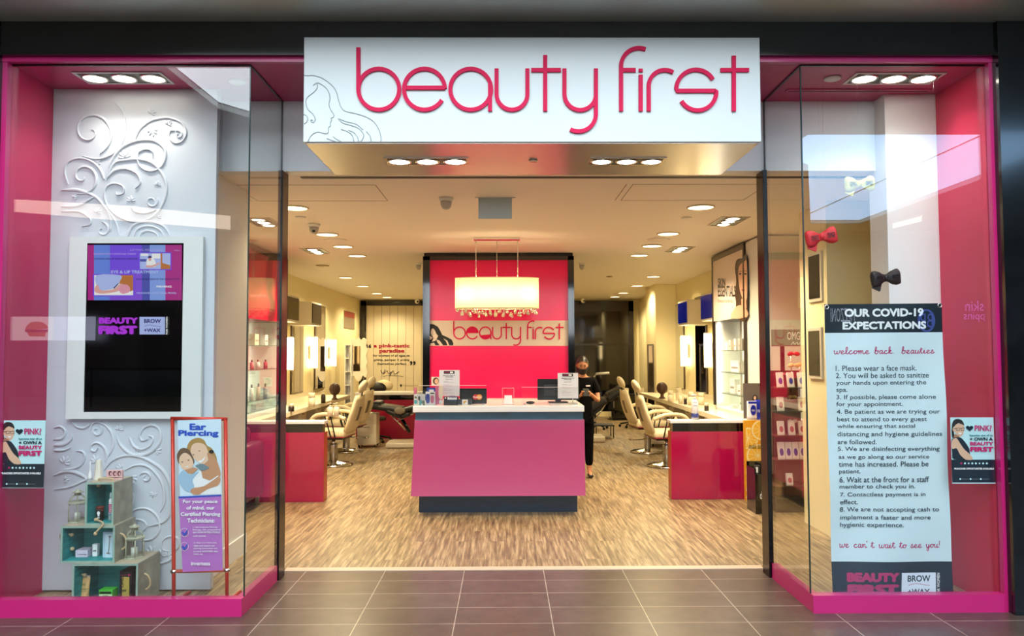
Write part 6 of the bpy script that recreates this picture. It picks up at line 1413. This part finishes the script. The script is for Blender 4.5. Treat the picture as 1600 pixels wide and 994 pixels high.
# pale trays on a dark cabinet at the back
Yk = 17.6; P = lambda x, y: at(x, y, Y=Yk)
t = thing('back_cabinet', 'low black cabinet against the black back wall', 'cabinet', (P(990, 640).x, Yk+.25, .003)); x0, x1, z1 = P(955, 620).x, P(1012, 620).x, P(985, 616.5).z
B(x0, x1, Yk, Yk+.5, .06, z1-.03).build('body', blackg, t); B(x0-.01, x1, Yk-.02, Yk+.5, z1-.03, z1).build('worktop', blackp, t); B(x0+.02, x1-.02, Yk+.03, Yk+.48, .004, .06).build('plinth', blackp, t)
for i in range(3): xa = x0+.02+(x1-x0-.04)*i/3; dd = B(xa+.005, xa+(x1-x0-.04)/3-.005, Yk-.018, Yk, .08, z1-.05).build('door', blackg, t); B(xa+.03, xa+.045, Yk-.03, Yk-.018, z1-.3, z1-.15).build('handle', steel, dd)
for x0_, x1_, s_ in ((971, 983, 'left'), (994, 1007, 'right')):
    a, b = P(x0_, 616), P(x1_, 607); t = thing('storage_tray', 'small pale tray on the black back cabinet, %s of the pair' % s_, 'tray', ((a.x+b.x)/2, Yk+.15, z1))
    MB().box(a.x, b.x, Yk+.05, Yk+.06, z1+.001, b.z).box(a.x, b.x, Yk+.24, Yk+.25, z1+.001, b.z).box(a.x, a.x+.01, Yk+.06, Yk+.24, z1+.001, b.z).box(b.x-.01, b.x, Yk+.06, Yk+.24, z1+.001, b.z).box(a.x+.01, b.x-.01, Yk+.06, Yk+.24, z1+.001, z1+.01).build('body', mat('tray_cream', 'e8dcc0', .4), t)
    B(a.x+.02, a.x+.06, Yk+.08, Yk+.12, z1+.011, b.z+.03).build('comb', bd_, t)
# tall narrow black mirror by the pilaster
X_ = 2.86; a = at(1012, 640, Y=14.55); b = at(1021, 538, Y=14.55)
t = thing('tall_mirror', 'tall narrow dark mirror standing left of the cream pilaster', 'mirror', ((a.x+b.x)/2, 14.4, .003))
B(a.x, b.x, 14.5, 14.54, .004, b.z, b=.004).build('frame', mat('dark_bronze', ''), t); B(a.x+.02, b.x-.02, 14.495, 14.5, .1, b.z-.03).build('mirror_glass', mat('mirror_dark', '302820', .05, metal=.7), t)
# ---------------------------------------------------------------- armchair behind the left glass
Y0 = YL-.86; x1 = at(413, 780, Y=YL-.06).x
t = thing('armchair', 'burgundy leather armchair behind the left glass return', 'armchair', (x1-.45, Y0+.4, .003)); lt = mat('burgundy_leather', '5a0f34', .35, coat=.2)
zt = at(413, 698, Y=Y0+.3).z
B(x1-.82, x1-.14, Y0+.05, Y0+.75, .10, .38, b=.04).build('seat_base', lt, t, smooth=True); B(x1-.80, x1-.15, Y0+.02, Y0+.62, .38, .48, b=.04).build('seat_cushion', lt, t, smooth=True)
B(x1-.14, x1, Y0, Y0+.8, .10, .66, b=.035).build('arm', lt, t, smooth=True); B(x1-.96, x1-.82, Y0, Y0+.8, .10, .66, b=.035).build('arm', lt, t, smooth=True); B(x1-.82, x1-.14, Y0+.62, Y0+.8, .3, .80, b=.04).build('backrest', lt, t, smooth=True)
for dx in (-.05, -.9):
    for dy in (.06, .74): B(x1+dx-.02, x1+dx+.02, Y0+dy-.02, Y0+dy+.02, .003, .10).build('leg', chrome, t)

# ---------------------------------------------------------------- orange-slice display, black bin, pouches, grey poster
Yo = YR-.07; a = at(1165, 792, Y=Yo); b = at(1212, 657, Y=Yo); a.z = .004
t = thing('display_plinth', 'tall panel printed with orange slices leaning at the right counter', 'display panel', ((a.x+b.x)/2, Yo+.02, .003))
B(a.x, b.x, Yo, Yo+.045, .004, b.z).build('panel', mat('orange_ground', 'e8a428', .4), t)
d = Board(t, 'Y', Yo); cut = lambda x: max(1165.3, min(1211.7, x))
OR = [mat('orange_rind', 'f0b030', .4), mat('orange_pith', 'f8e4a8', .4), mat('orange_flesh', 'f4bc3c', .4)]
def cl_(p, y0=657.5, y1=791): return [(cut(x), max(y0, min(y1, y))) for x, y in p]
for cx_, cy_, r in ((1168, 685, 18), (1190, 672, 17), (1184, 712, 19), (1206, 700, 18), (1172, 750, 20), (1200, 742, 19), (1176, 786, 16), (1202, 780, 18)):
    for kk, m in ((1, OR[0]), (.93, OR[1]), (.8, OR[2])): d.poly(cl_([(cx_+r*kk*cos(2*pi*i/28), cy_+r*kk*sin(2*pi*i/28)) for i in range(28)]), m, 'orange_slice')
    mb = MB(); o_ = d.layer()
    for i in range(5): an = pi*i/5+.2; d.line(cl_([(cx_-r*.8*cos(an), cy_-r*.8*sin(an)), (cx_, cy_), (cx_+r*.8*cos(an), cy_+r*.8*sin(an))]), .8, OR[1], mb=mb, off=o_+i*.0001)
    mb.build('slice_rib', OR[1], t)
d.text('double dare', 1169.5, 693, 1191, 701, ink)
zo = zr+.0005
Yb = 7.45; a = at(1181, 808, Y=Yb); b = at(1207, 741, Y=Yb)
t = thing('black_bin', 'black open display bin lettered in white before the orange-slice panel', 'display bin', ((a.x+b.x)/2, Yb+.12, .003))
MB().box(a.x, b.x, Yb, Yb+.015, .004, b.z).box(a.x, a.x+.015, Yb+.015, Yb+.25, .004, b.z+.05).box(b.x-.015, b.x, Yb+.015, Yb+.25, .004, b.z+.05).box(a.x, b.x, Yb+.25, Yb+.265, .004, b.z+.09).box(a.x+.015, b.x-.015, Yb+.015, Yb+.25, .004, .02).build('body', blackg, t)
d = Board(t, 'Y', Yb); d.text('double', 1187.5, 768, 1206, 780, wht, bold=.01)
t2 = thing('small_box', 'small black and white box poking out of the black display bin', 'box', (a.x+.05, Yb+.1, .021)); B(a.x+.02, a.x+.07, Yb+.05, Yb+.1, .021, at(1185, 729, Y=Yb).z, b=.002).build('carton', ink, t2); B(a.x+.022, a.x+.045, Yb+.0485, Yb+.05, at(1185, 740, Y=Yb).z, at(1185, 731, Y=Yb).z).build('label_mark', wht, t2)
Yo = YR-.13
a = at(1162, 657, Y=Yo+.3); b = at(1200, 599, Y=Yo+.3)
t = thing('counter_card', 'grey counter card with a small figure standing on the right counter', 'display card', ((a.x+b.x)/2, Yo+.3, zo))
B(a.x, b.x, Yo+.3, Yo+.306, zo+.0005, b.z).build('card', mat('card_grey', '5e5450', .5), t); B((a.x+b.x)/2-.02, (a.x+b.x)/2+.02, Yo+.301-.03, Yo+.3, zo+.0005, zo+.02).build('easel_back', mat('card_grey', ''), t)
d = Board(t, 'Y', Yo+.3); d.poly([(1176, 627), (1176, 620), (1179, 617), (1183, 620), (1183, 628)], hairk, 'figure_hair', smooth=3); d.circ(1179.5, 622, 2, skinl, 'figure_face', ry=3)
for i, (x0, x1_, y0, dy, m, lab) in enumerate(((1168, 1183, 627, .13, mat('pouch_white', 'e8e8f0', .3), 'white and blue sheet-mask pouch at the left of the row'), (1180, 1196, 625, .17, mat('pouch_blue', '1828a0', .3), 'bright blue pouch in the middle of the row'), (1190, 1206, 623, .22, mat('pouch_navy', '141c60', .3), 'dark blue pouch at the right of the row'))):
    Y_ = Yo+dy; a = at(x0, 657, Y=Y_); b = at(x1_, y0, Y=Y_)
    t = thing('mask_pouch', lab+' above the orange-slice panel', 'pouch', ((a.x+b.x)/2, Y_, zo), 'pouches above the orange-slice panel')
    q = MB(); vs = []
    for j in range(6):
        f = j/5; th = .022*(1-f)+.002
        for k in range(12): a_ = 2*pi*k/12; vs.append(((a.x+b.x)/2+(b.x-a.x)/2*copysign(abs(cos(a_))**.4, cos(a_)), Y_+.02+th*sin(a_), zo+.0005+(b.z-zo)*f))
    q.add(vs, [(j*12+k, j*12+(k+1) % 12, (j+1)*12+(k+1) % 12, (j+1)*12+k) for j in range(5) for k in range(12)]+[tuple(range(12)), tuple(60+k for k in range(12))], True); q.build('body', m, t)
    d = Board(t, 'Y', Y_-.003)
    if i == 0: d.circ(1177, 641, 4.4, mat('pouch_blue', ''), 'print', ry=8); d.rect(1169, 627.5, 1182.5, 631, mat('pouch_blue', ''), 'print'); d.text('MASK', 1174.5, 640, 1179.5, 643, wht)
    else: d.text('lip', (x0+x1_)/2-4, 640, (x0+x1_)/2+4, 646, wht)
# bow display stand
Ys = 7.5; a = at(1212, 812, Y=Ys); b = at(1262, 515, Y=Ys); a.z = .004
t = thing('bow_stand', 'burgundy stand of hair bands and pouches with a printed header, behind the right glass', 'display stand', ((a.x+b.x)/2, Ys+.15, .003)); brg = mat('stand_burgundy', '5a0c18', .35)
B(a.x, b.x, Ys+.22, Ys+.25, .1, at(1230, 580, Y=Ys).z).build('back_board', brg, t); B(a.x+.02, b.x-.02, Ys+.02, Ys+.3, .004, .13).build('base', blackp, t)
hd0 = at(1217, 541, Y=Ys); hd1 = at(1262, 514, Y=Ys); B(hd0.x, hd1.x, Ys+.20, Ys+.212, hd0.z, hd1.z).build('header', mat('header_grey', '6a5a50', .5), t)
B((a.x+b.x)/2-.02, (a.x+b.x)/2+.02, Ys+.212, Ys+.23, at(1230, 590, Y=Ys).z, hd1.z-.01).build('header_post', blackm, t)
d = Board(t, 'Y', Ys+.199); d.text('OMG!', 1230, 519, 1252, 531, wht); d.line([(1236, 539), (1240, 534), (1241, 538), (1246, 535), (1247, 539), (1252, 533)], .8, wht, 'script', smooth=3)
shy = [606, 643, 681, 719, 760]
for i, py in enumerate(shy):
    z = at(1235, py, Y=Ys).z; B(a.x+.01, b.x-.01, Ys, Ys+.22, z-.008, z).build('tray', brg if i > 1 else mat('tray_dark', '24100c', .4), t); B(a.x+.01, b.x-.01, Ys-.006, Ys, z-.008, z+.02).build('tray_lip', ACR, t)
    pal = [(mat('pack_white', 'e4dcdc', .4), mat('pack_violet', '3a2a98', .4)), (mat('pack_white', ''), mat('pack_berry', 'b05060', .4))][0 if i in (0, 3) else 1]
    n = (3, 2, 3, 4, 1)[i]; hh = (.15, .14, .14, .17, .12)[i]
    for k in range(n):
        x = a.x+.05+(b.x-a.x-.14)*k/max(1, n-1) if n > 1 else (a.x+b.x)/2-.05; w_ = .065
        tt = thing('mask_packet', '%s sheet-mask packet, %s on the %s tray of the burgundy stand' % ('white and violet' if i in (0, 3) else 'white and pink', ['leftmost', 'second from left', 'third from left', 'fourth from left'][k], ['top', 'second', 'third', 'fourth', 'lowest'][i]), 'packet', (x+w_/2, Ys+.05, z), 'packets on the burgundy stand')
        q = MB(); q.box(0, w_, 0, .03, 0, hh, b=.003); q.xf(M4.Translation((x, Ys+.02, z+.003)) @ M4.Rotation(radians(-12), 4, 'X')); q.build('packet', pal[0], tt)
        q = MB(); q.ell((w_/2, -.001, hh*.42), (w_*.3, .002, hh*.22)); q.xf(M4.Translation((x, Ys+.02, z+.003)) @ M4.Rotation(radians(-12), 4, 'X')); q.build('oval_print', pal[1], tt)
def minibow(px, py, m, label, s_=1.0):
    s_ *= .8; c = at(px, py, Y=Ys+.13); t = thing('hair_bow', label, 'hair bow', (c.x, Ys+.13, c.z-.03*s_), 'small hair bows on the burgundy stand')
    for k in (-1, 1):
        q = MB(); q.ell((c.x+k*.04*s_, Ys+.13, c.z), (.042*s_, .018, .028*s_), 12, 8, M4.Rotation(radians(12*k), 3, 'Y')); q.build('loop', m, t)
    q = MB(); q.ell((c.x, Ys+.125, c.z), (.014*s_, .018, .016*s_), 10, 6); q.build('knot', m, t)
    MB().tube([(c.x, Ys+.14, c.z), (c.x, Ys+.205, c.z)], .005, 6).tube([(c.x, Ys+.205, c.z), (c.x, Ys+.205, at(px, 606, Y=Ys).z-.05 if py < 606 else c.z-.06)], .004, 6).build('peg', chrome, t)
minibow(1240, 553, mat('mb_red', 'b81820', .6), 'small red bow at the top of the burgundy stand')
minibow(1241, 571, mat('mb_cream', 'e8c088', .6), 'small cream-orange bow on the burgundy stand, under the red one', 1.0); minibow(1254, 569, mat('mb_cream', ''), 'small cream-orange bow nearest the glass on the burgundy stand', .9)
minibow(1227, 585, mat('mb_pink', 'c86070', .6), 'small dusty pink bow at the left of the burgundy stand', .7); minibow(1238, 620, mat('mb_gold', 'b09858', .6), 'small golden bow above the second tray of the burgundy stand', .7); minibow(1238, 658, mat('mb_white', 'e0d0c8', .6), 'small off-white bow above the third tray of the burgundy stand', .8)
# black framed panels on the partition behind the right window
for y0, y1, s_ in ((394, 472, 'upper'), (512, 592, 'lower')):
    X_ = 2.74; A_ = at(1262, (y0+y1)/2, X=X_-.02); Bp = at(1283, (y0+y1)/2, X=X_-.02); Yl, Yh = sorted((A_.y, Bp.y)); zt, zb = at(1272, y0, X=X_-.02).z, at(1272, y1, X=X_-.02).z
    t = thing('wall_panel_screen', '%s black framed screen on the partition behind the red hair bow' % s_, 'screen', (X_-.01, (Yl+Yh)/2, zb))
    B(X_-.02, X_-.001, Yl, Yh, zb, zt, b=.003).build('frame', mat('frame_cream', 'd8ccb8', .4), t); B(X_-.024, X_-.02, Yl+.03, Yh-.03, zb+.03, zt-.03).build('screen_panel', blackg, t)

# ---------------------------------------------------------------- the mall across the concourse (seen reflected in the glass)
def refl(px, py, D): # point on the far wall whose mirror image in the front glass stands at this pixel
    d_ = RW @ V(((px-800)/1200, -(py-497)/1200, -1)); t_ = (9.41+D)/d_.y; return (V((0, 0, H))+d_*t_).x, (V((0, 0, H))+d_*t_).z
FW = 18.55
def farpanel(name, label, cat, x0, y0, x1, y1, m, off=0):
    X0, Z1 = refl(x0, y0, FW); X1, Z0 = refl(x1, y1, FW); t = thing(name, label, cat, ((X0+X1)/2, -FW, Z0)); B(X0, X1, -FW, -FW+.06, Z0, Z1).build('panel', m, t); return t
class Far(Board):
    def P(s, px, py, off=0):
        X, Z = refl(px, py, FW); return V((X, -FW+.06+off*8, Z))
t = farpanel('menu_board', 'lit burger menu board on the far side of the concourse', 'menu board', 8, 495, 84, 532, mat('menu_white', 'ffffff', .5, emit=2.6, ecol='e8e0e0'))
d = Far(t, 'Y', 0); d.poly([(42, 512), (50, 504), (66, 503), (76, 510), (74, 514), (44, 515)], mat('menu_bun', 'c07830', .5, emit=2, ecol='c07830'), 'burger_print', smooth=3); d.rect(41, 515, 77, 519, mat('menu_patty', '80301c', .5, emit=1.4, ecol='80301c'), 'burger_print'); d.poly([(44, 519), (74, 519), (72, 526), (48, 526)], mat('menu_bun', ''), 'burger_print')
farpanel('menu_board', 'lit pale menu board beside the burger board across the concourse', 'menu board', 85, 495, 149, 532, mat('menu_pale', 'ffffff', .5, emit=2.2, ecol='c8ccf0'))
def ceil_light(pts, label, e):
    P4 = []
    for px, py in pts:
        d_ = RW @ V(((px-800)/1200, -(py-497)/1200, -1)); t_ = (5.95-H)/d_.z; q = V((0, 0, H))+d_*t_; P4.append((q.x, 9.41-q.y))
    m = MB(); m.prism(P4, lambda u, v, k: (u, v, k), 5.93, 5.99); t = thing('linear_ceiling_light', label, 'ceiling light', (sum(p[0] for p in P4)/len(P4), sum(p[1] for p in P4)/len(P4), 5.99))
    m.build('diffuser', mat('linear_%g' % e, 'ffffff', .5, emit=e, ecol='ffe8d0'), t); m2 = MB(); m2.tube([(p[0], p[1], 5.985) for p in P4], .03, 6, closed=True); m2.build('trim', white, t)
ceil_light([(22, 312), (200, 322), (360, 338), (360, 358), (200, 345), (22, 330)], 'long strip light in the concourse ceiling, reflected across the left window', 4)
ceil_light([(1405, 402), (1545, 375), (1545, 386), (1405, 415)], 'strip light in the concourse ceiling reflected low across the right window', 5)
ceil_light([(1395, 350), (1440, 338), (1440, 345), (1395, 356)], 'short strip light in the concourse ceiling beside the far skylight', 4)
ceil_light([(1262, 430), (1318, 418), (1318, 427), (1262, 440)], 'short strip light farthest along the right concourse ceiling', 4)
for s_, x0, y0, x1, y1, c_, bo, nm in (('MEZZONI', 1297, 482, 1335, 503, 'd0d0e0', .01, 'white restaurant sign letters across the concourse'), ('BP', 1437, 490, 1457, 512, '3a50e0', .02, 'blue round badge sign across the concourse'), ('oskin', 1507, 470, 1547, 486, 'c060ff', .01, 'upper purple neon word across the concourse'), ('oppins', 1505, 488, 1547, 503, 'c060ff', .01, 'lower purple neon word across the concourse')):
    vs, fs = text_mesh(s_, 0, 0); X0, Z1 = refl(x0, y0, FW); X1, Z0 = refl(x1, y1, FW); t = thing('neon_sign', nm, 'sign', ((X0+X1)/2, -FW, Z0))
    m = MB(); m.add([(X1+(X0-X1)*u, -FW+.03, Z0+(Z1-Z0)*v) for u, v in vs], fs); m.build('lettering', mat('neon_'+c_, 'ffffff', .5, emit=3, ecol=c_), t)
    if s_ == 'BP': m = MB(); cxx, czz = (X0+X1)/2, (Z0+Z1)/2; m.tube([(cxx+abs(X1-X0)*.62*cos(k*pi/14), -FW+.03, czz+(Z1-Z0)*.75*sin(k*pi/14)) for k in range(28)], .035, 6, closed=True); m.build('ring', mat('neon_'+c_, ''), t)
# glass balustrade of the concourse, also only seen in reflection
t = thing('balustrade', 'dark-railed glass balustrade along the far side of the concourse', 'railing', (0, -13, .003))
MB().tube([(-20, -13, 1.1), (20, -13, 1.1)], .035, 8).build('handrail', blackm, t); B(-20, 20, -13.01, -12.99, .05, 1.05).build('glass_panel', SHG, t)
for k in range(11): B(-20+k*4-.02, -20+k*4+.02, -13.03, -12.97, .003, 1.08).build('post', blackm, t)
# ---------------------------------------------------------------- the person behind the desk
FPX = at(916, 738, Z=0); fx, fy = .965, 9.68
def figure():
    t = thing('person', 'person in black uniform and face mask looking down at a phone by the pink panel', 'person', (fx, fy, .003))
    sk_ = mat('person_skin', 'b87c58', .5); clo = mat('uniform_black', '040304', .85, spec=.1, bump=.2, nscale=60)
    def chain(name, pts, m, lvl=2):
        """one skinned surface; pts = list of (index of parent or None, (x, y, z), (rx, ry))"""
        me = bpy.data.meshes.new(name); L0 = V((fx, fy, .003))
        me.from_pydata([tuple(V(p[1])-V((0, 0, .003))) for p in pts], [(p[0], i) for i, p in enumerate(pts) if p[0] is not None], [])
        o = bpy.data.objects.new(name, me); COL.objects.link(o); o.parent = t
        sm = o.modifiers.new('skin', 'SKIN'); sm.use_smooth_shade = True
        for i, p in enumerate(pts): me.skin_vertices[0].data[i].radius = p[2]
        me.skin_vertices[0].data[0].use_root = True
        ss = o.modifiers.new('sub', 'SUBSURF'); ss.levels = lvl; ss.render_levels = lvl; me.materials.append(m); return o
    # local coordinates: facing -Y (towards the camera) and a little to the left
    # bare body: head, neck, forearms and hands show skin
    body = chain('body', [(None, (0, 0, .86), (.11, .085)), (0, (0, .0, 1.0), (.10, .075)), (1, (0, 0, 1.14), (.115, .08)), (2, (0, .0, 1.26), (.10, .07)), (3, (0, -.01, 1.33), (.045, .045)), (4, (0, -.03, 1.39), (.045, .045)),
        (3, (.15, .0, 1.27), (.045, .045)), (6, (.195, -.03, 1.10), (.036, .036)), (7, (.20, -.09, 1.0), (.03, .03)), (8, (.13, -.22, 1.06), (.026, .026)), (9, (.075, -.27, 1.11), (.018, .026)),
        (3, (-.15, .0, 1.27), (.045, .045)), (11, (-.195, -.03, 1.10), (.036, .036)), (12, (-.19, -.10, 1.0), (.03, .03)), (13, (-.10, -.22, 1.05), (.026, .026)), (14, (-.045, -.27, 1.09), (.018, .026)),
        (0, (.075, 0, .78), (.075, .075)), (16, (.08, -.005, .46), (.05, .05)), (17, (.085, .01, .12), (.032, .032)), (18, (.09, -.02, .05), (.03, .03)), (19, (.095, -.13, .025), (.03, .02)),
        (0, (-.075, 0, .78), (.075, .075)), (21, (-.08, -.005, .46), (.05, .05)), (22, (-.085, .01, .12), (.032, .032)), (23, (-.09, -.02, .05), (.03, .03)), (24, (-.095, -.13, .025), (.03, .02))], sk_)
    # clothes
    chain('tunic', [(None, (0, 0, .84), (.145, .11)), (0, (0, 0, 1.0), (.13, .095)), (1, (0, 0, 1.14), (.145, .10)), (2, (0, 0, 1.25), (.125, .085)), (3, (0, 0, 1.305), (.07, .065)), (3, (.14, 0, 1.265), (.062, .06)), (5, (.19, -.02, 1.15), (.056, .056)), (6, (.198, -.04, 1.09), (.052, .052)),
        (3, (-.14, 0, 1.265), (.062, .06)), (8, (-.19, -.02, 1.15), (.056, .056)), (9, (-.198, -.04, 1.09), (.052, .052)), (0, (0, 0, .74), (.15, .11))], clo)
    chain('trousers', [(None, (0, 0, .86), (.13, .10)), (0, (.075, 0, .76), (.095, .09)), (1, (.08, -.005, .46), (.068, .068)), (2, (.085, .01, .14), (.055, .055)), (0, (-.075, 0, .76), (.095, .09)), (4, (-.08, -.005, .46), (.068, .068)), (5, (-.085, .01, .14), (.055, .055))], clo)
    for s_ in (-1, 1): chain('shoe', [(None, (.09*s_, .03, .035), (.035, .03)), (0, (.092*s_, -.05, .035), (.038, .028)), (1, (.097*s_, -.14, .028), (.036, .022))], mat('shoe_black', '0a0808', .4))
    # head with face
    q = MB(); n = 28; m_ = 20; vs = []
    for i in range(m_+1):
        th = pi*(i+.01)/(m_+.02); z = cos(th)
        for k in range(n):
            a_ = 2*pi*k/n; x = sin(th)*cos(a_); y = sin(th)*sin(a_)
            jaw = 1-.28*max(0, -z)**1.2; X_ = .072*x*jaw; Y_ = .092*y*(1-.12*max(0, -z)); Z_ = .112*z
            if y < -.5 and abs(x) < .35:
                if -.25 < z < .12: Y_ -= .018*max(0, 1-abs(x)/.22)*(1-abs(z+.1)/.25 if abs(z+.1) < .25 else 0)  # nose
                if -.62 < z < -.42: Y_ -= .006*max(0, 1-abs(x)/.3)
            if y < -.4 and .02 < z < .22 and .2 < abs(x) < .62: Y_ += .008  # eye sockets
            vs.append((X_, Y_, Z_))
    q.add(vs, [(i*n+k, i*n+(k+1) % n, (i+1)*n+(k+1) % n, (i+1)*n+k) for i in range(m_) for k in range(n)], True)
    HM = M4.Translation((fx-.005, fy-.055, 1.47)) @ M4.Rotation(radians(24), 4, 'X')
    q.xf(HM); hd = q.build('head', sk_, t)
    for s_ in (-1, 1):
        q = MB(); q.ell((.073*s_, .005, -.005), (.01, .018, .03), 10, 8); q.xf(HM); q.build('ear', sk_, hd)
        q = MB(); q.ell((.028*s_, -.080, .016), (.012, .006, .0055), 10, 6); q.xf(HM); q.build('eye', mat('eye_dark', '180c08', .2), hd)
        q = MB(); q.tube(catmull([(.012*s_, -.090, .036), (.028*s_, -.088, .041), (.046*s_, -.076, .036)], 4), .003, 6); q.xf(HM); q.build('eyebrow', mat('eye_dark', ''), hd)
    q = MB(); q.tube([(-.02, -.088, -.062), (0, -.092, -.060), (.02, -.088, -.062)], .004, 6); q.xf(HM); q.build('mouth', mat('lip', '8a4038', .5), hd)
    q = MB(); vs = []; nn = 14
    for j in range(8):
        f = j/7; z = -.012-.085*f
        for k in range(nn+1):
            g = k/nn*2-1; a_ = g*radians(78); rr = .083*(1-.22*f**1.5); bul = .022*(1-g*g)*sin(pi*(.25+.6*f)); vs.append((rr*sin(a_), -(.098+bul)*cos(a_)*(1-.1*f), z))
    q.add(vs, [(j*(nn+1)+k, j*(nn+1)+k+1, (j+1)*(nn+1)+k+1, (j+1)*(nn+1)+k) for j in range(7) for k in range(nn)], True); q.xf(HM); q.build('face_mask', mat('mask_black', '0b0a0c', .6), t)
    # hair: cap pulled back into a bun
    q = MB(); vs = []; n = 28
    for i in range(13):
        th = pi*.62*i/12+.001
        for k in range(n):
            a_ = 2*pi*k/n; x = sin(th)*cos(a_); y = sin(th)*sin(a_); z = cos(th); lift = 1.0
            if y < 0: th2 = min(th, pi*(.62-.36*(-sin(a_))**.6)); x = sin(th2)*cos(a_); y = sin(th2)*sin(a_); z = cos(th2)
            vs.append((.080*x, .101*y+.004, .120*z+.004))
    q.add(vs, [(i*n+k, i*n+(k+1) % n, (i+1)*n+(k+1) % n, (i+1)*n+k) for i in range(12) for k in range(n)], True); q.ell((0, .10, -.005), (.04, .035, .04), 14, 10); q.xf(HM); q.build('hair', mat('person_hair', '120a08', .35, bump=.4, nscale=90), t)
    B(fx-.10, fx-.045, fy-.112, fy-.104, 1.205, 1.222).build('name_badge', mat('badge_white', 'e8e4e0', .4), t) if False else None
    q = MB(); q.box(fx+.035, fx+.095, fy-.118, fy-.108, 1.19, 1.208, b=.002); q.build('name_badge', mat('badge_white', 'e8e4e0', .4), t)
    # hands: palm plus five fingers around the phone
    ph = V((.015, -.315, 1.125))
    for s_ in (-1, 1):
        wr = V((.075, -.27, 1.11)) if s_ > 0 else V((-.045, -.27, 1.09)); side = ph+V((.034*s_, .0, -.01))
        q = chain('palm', [(None, tuple(wr), (.02, .026)), (0, tuple(wr.lerp(side, .5)+V((.012*s_, .01, -.004))), (.016, .03)), (1, tuple(side+V((.012*s_, .014, -.012))), (.012, .03))], sk_)
        for k in range(4):
            z0 = .028-.018*k; L = (.9, 1, .95, .78)[k]
            b0 = side+V((.014*s_, .012, z0-.012)); chain('finger', [(None, tuple(b0), (.0085, .0085)), (0, tuple(b0+V((.004*s_, .022*L, .004))), (.008, .008)), (1, tuple(b0+V((-.014*s_*L, .026*L, .006))), (.0075, .0075)), (2, tuple(b0+V((-.034*s_*L, .020, .006))), (.0065, .0065))], sk_, 1)
        b0 = side+V((.012*s_, -.002, .0)); chain('thumb', [(None, tuple(b0), (.011, .011)), (0, tuple(b0+V((-.004*s_, -.022, .016))), (.0095, .0095)), (1, tuple(b0+V((-.022*s_, -.026, .024))), (.0075, .0075))], sk_, 1)
    t.scale = (.94, .95, .955)
    p = thing('phone', 'dark phone held in both hands of the person by the pink panel', 'phone', (fx+ph.x*.94, fy+ph.y*.95, ph.z*.955))
    q = MB(); q.box(-.037, .037, -.004, .004, -.07, .07, b=.003); q.xf(M4.Translation((fx+ph.x*.94, fy+ph.y*.95+.002, ph.z*.955)) @ M4.Rotation(radians(-50), 4, 'X')); q.build('case', blackp, p)
    return t
figure()
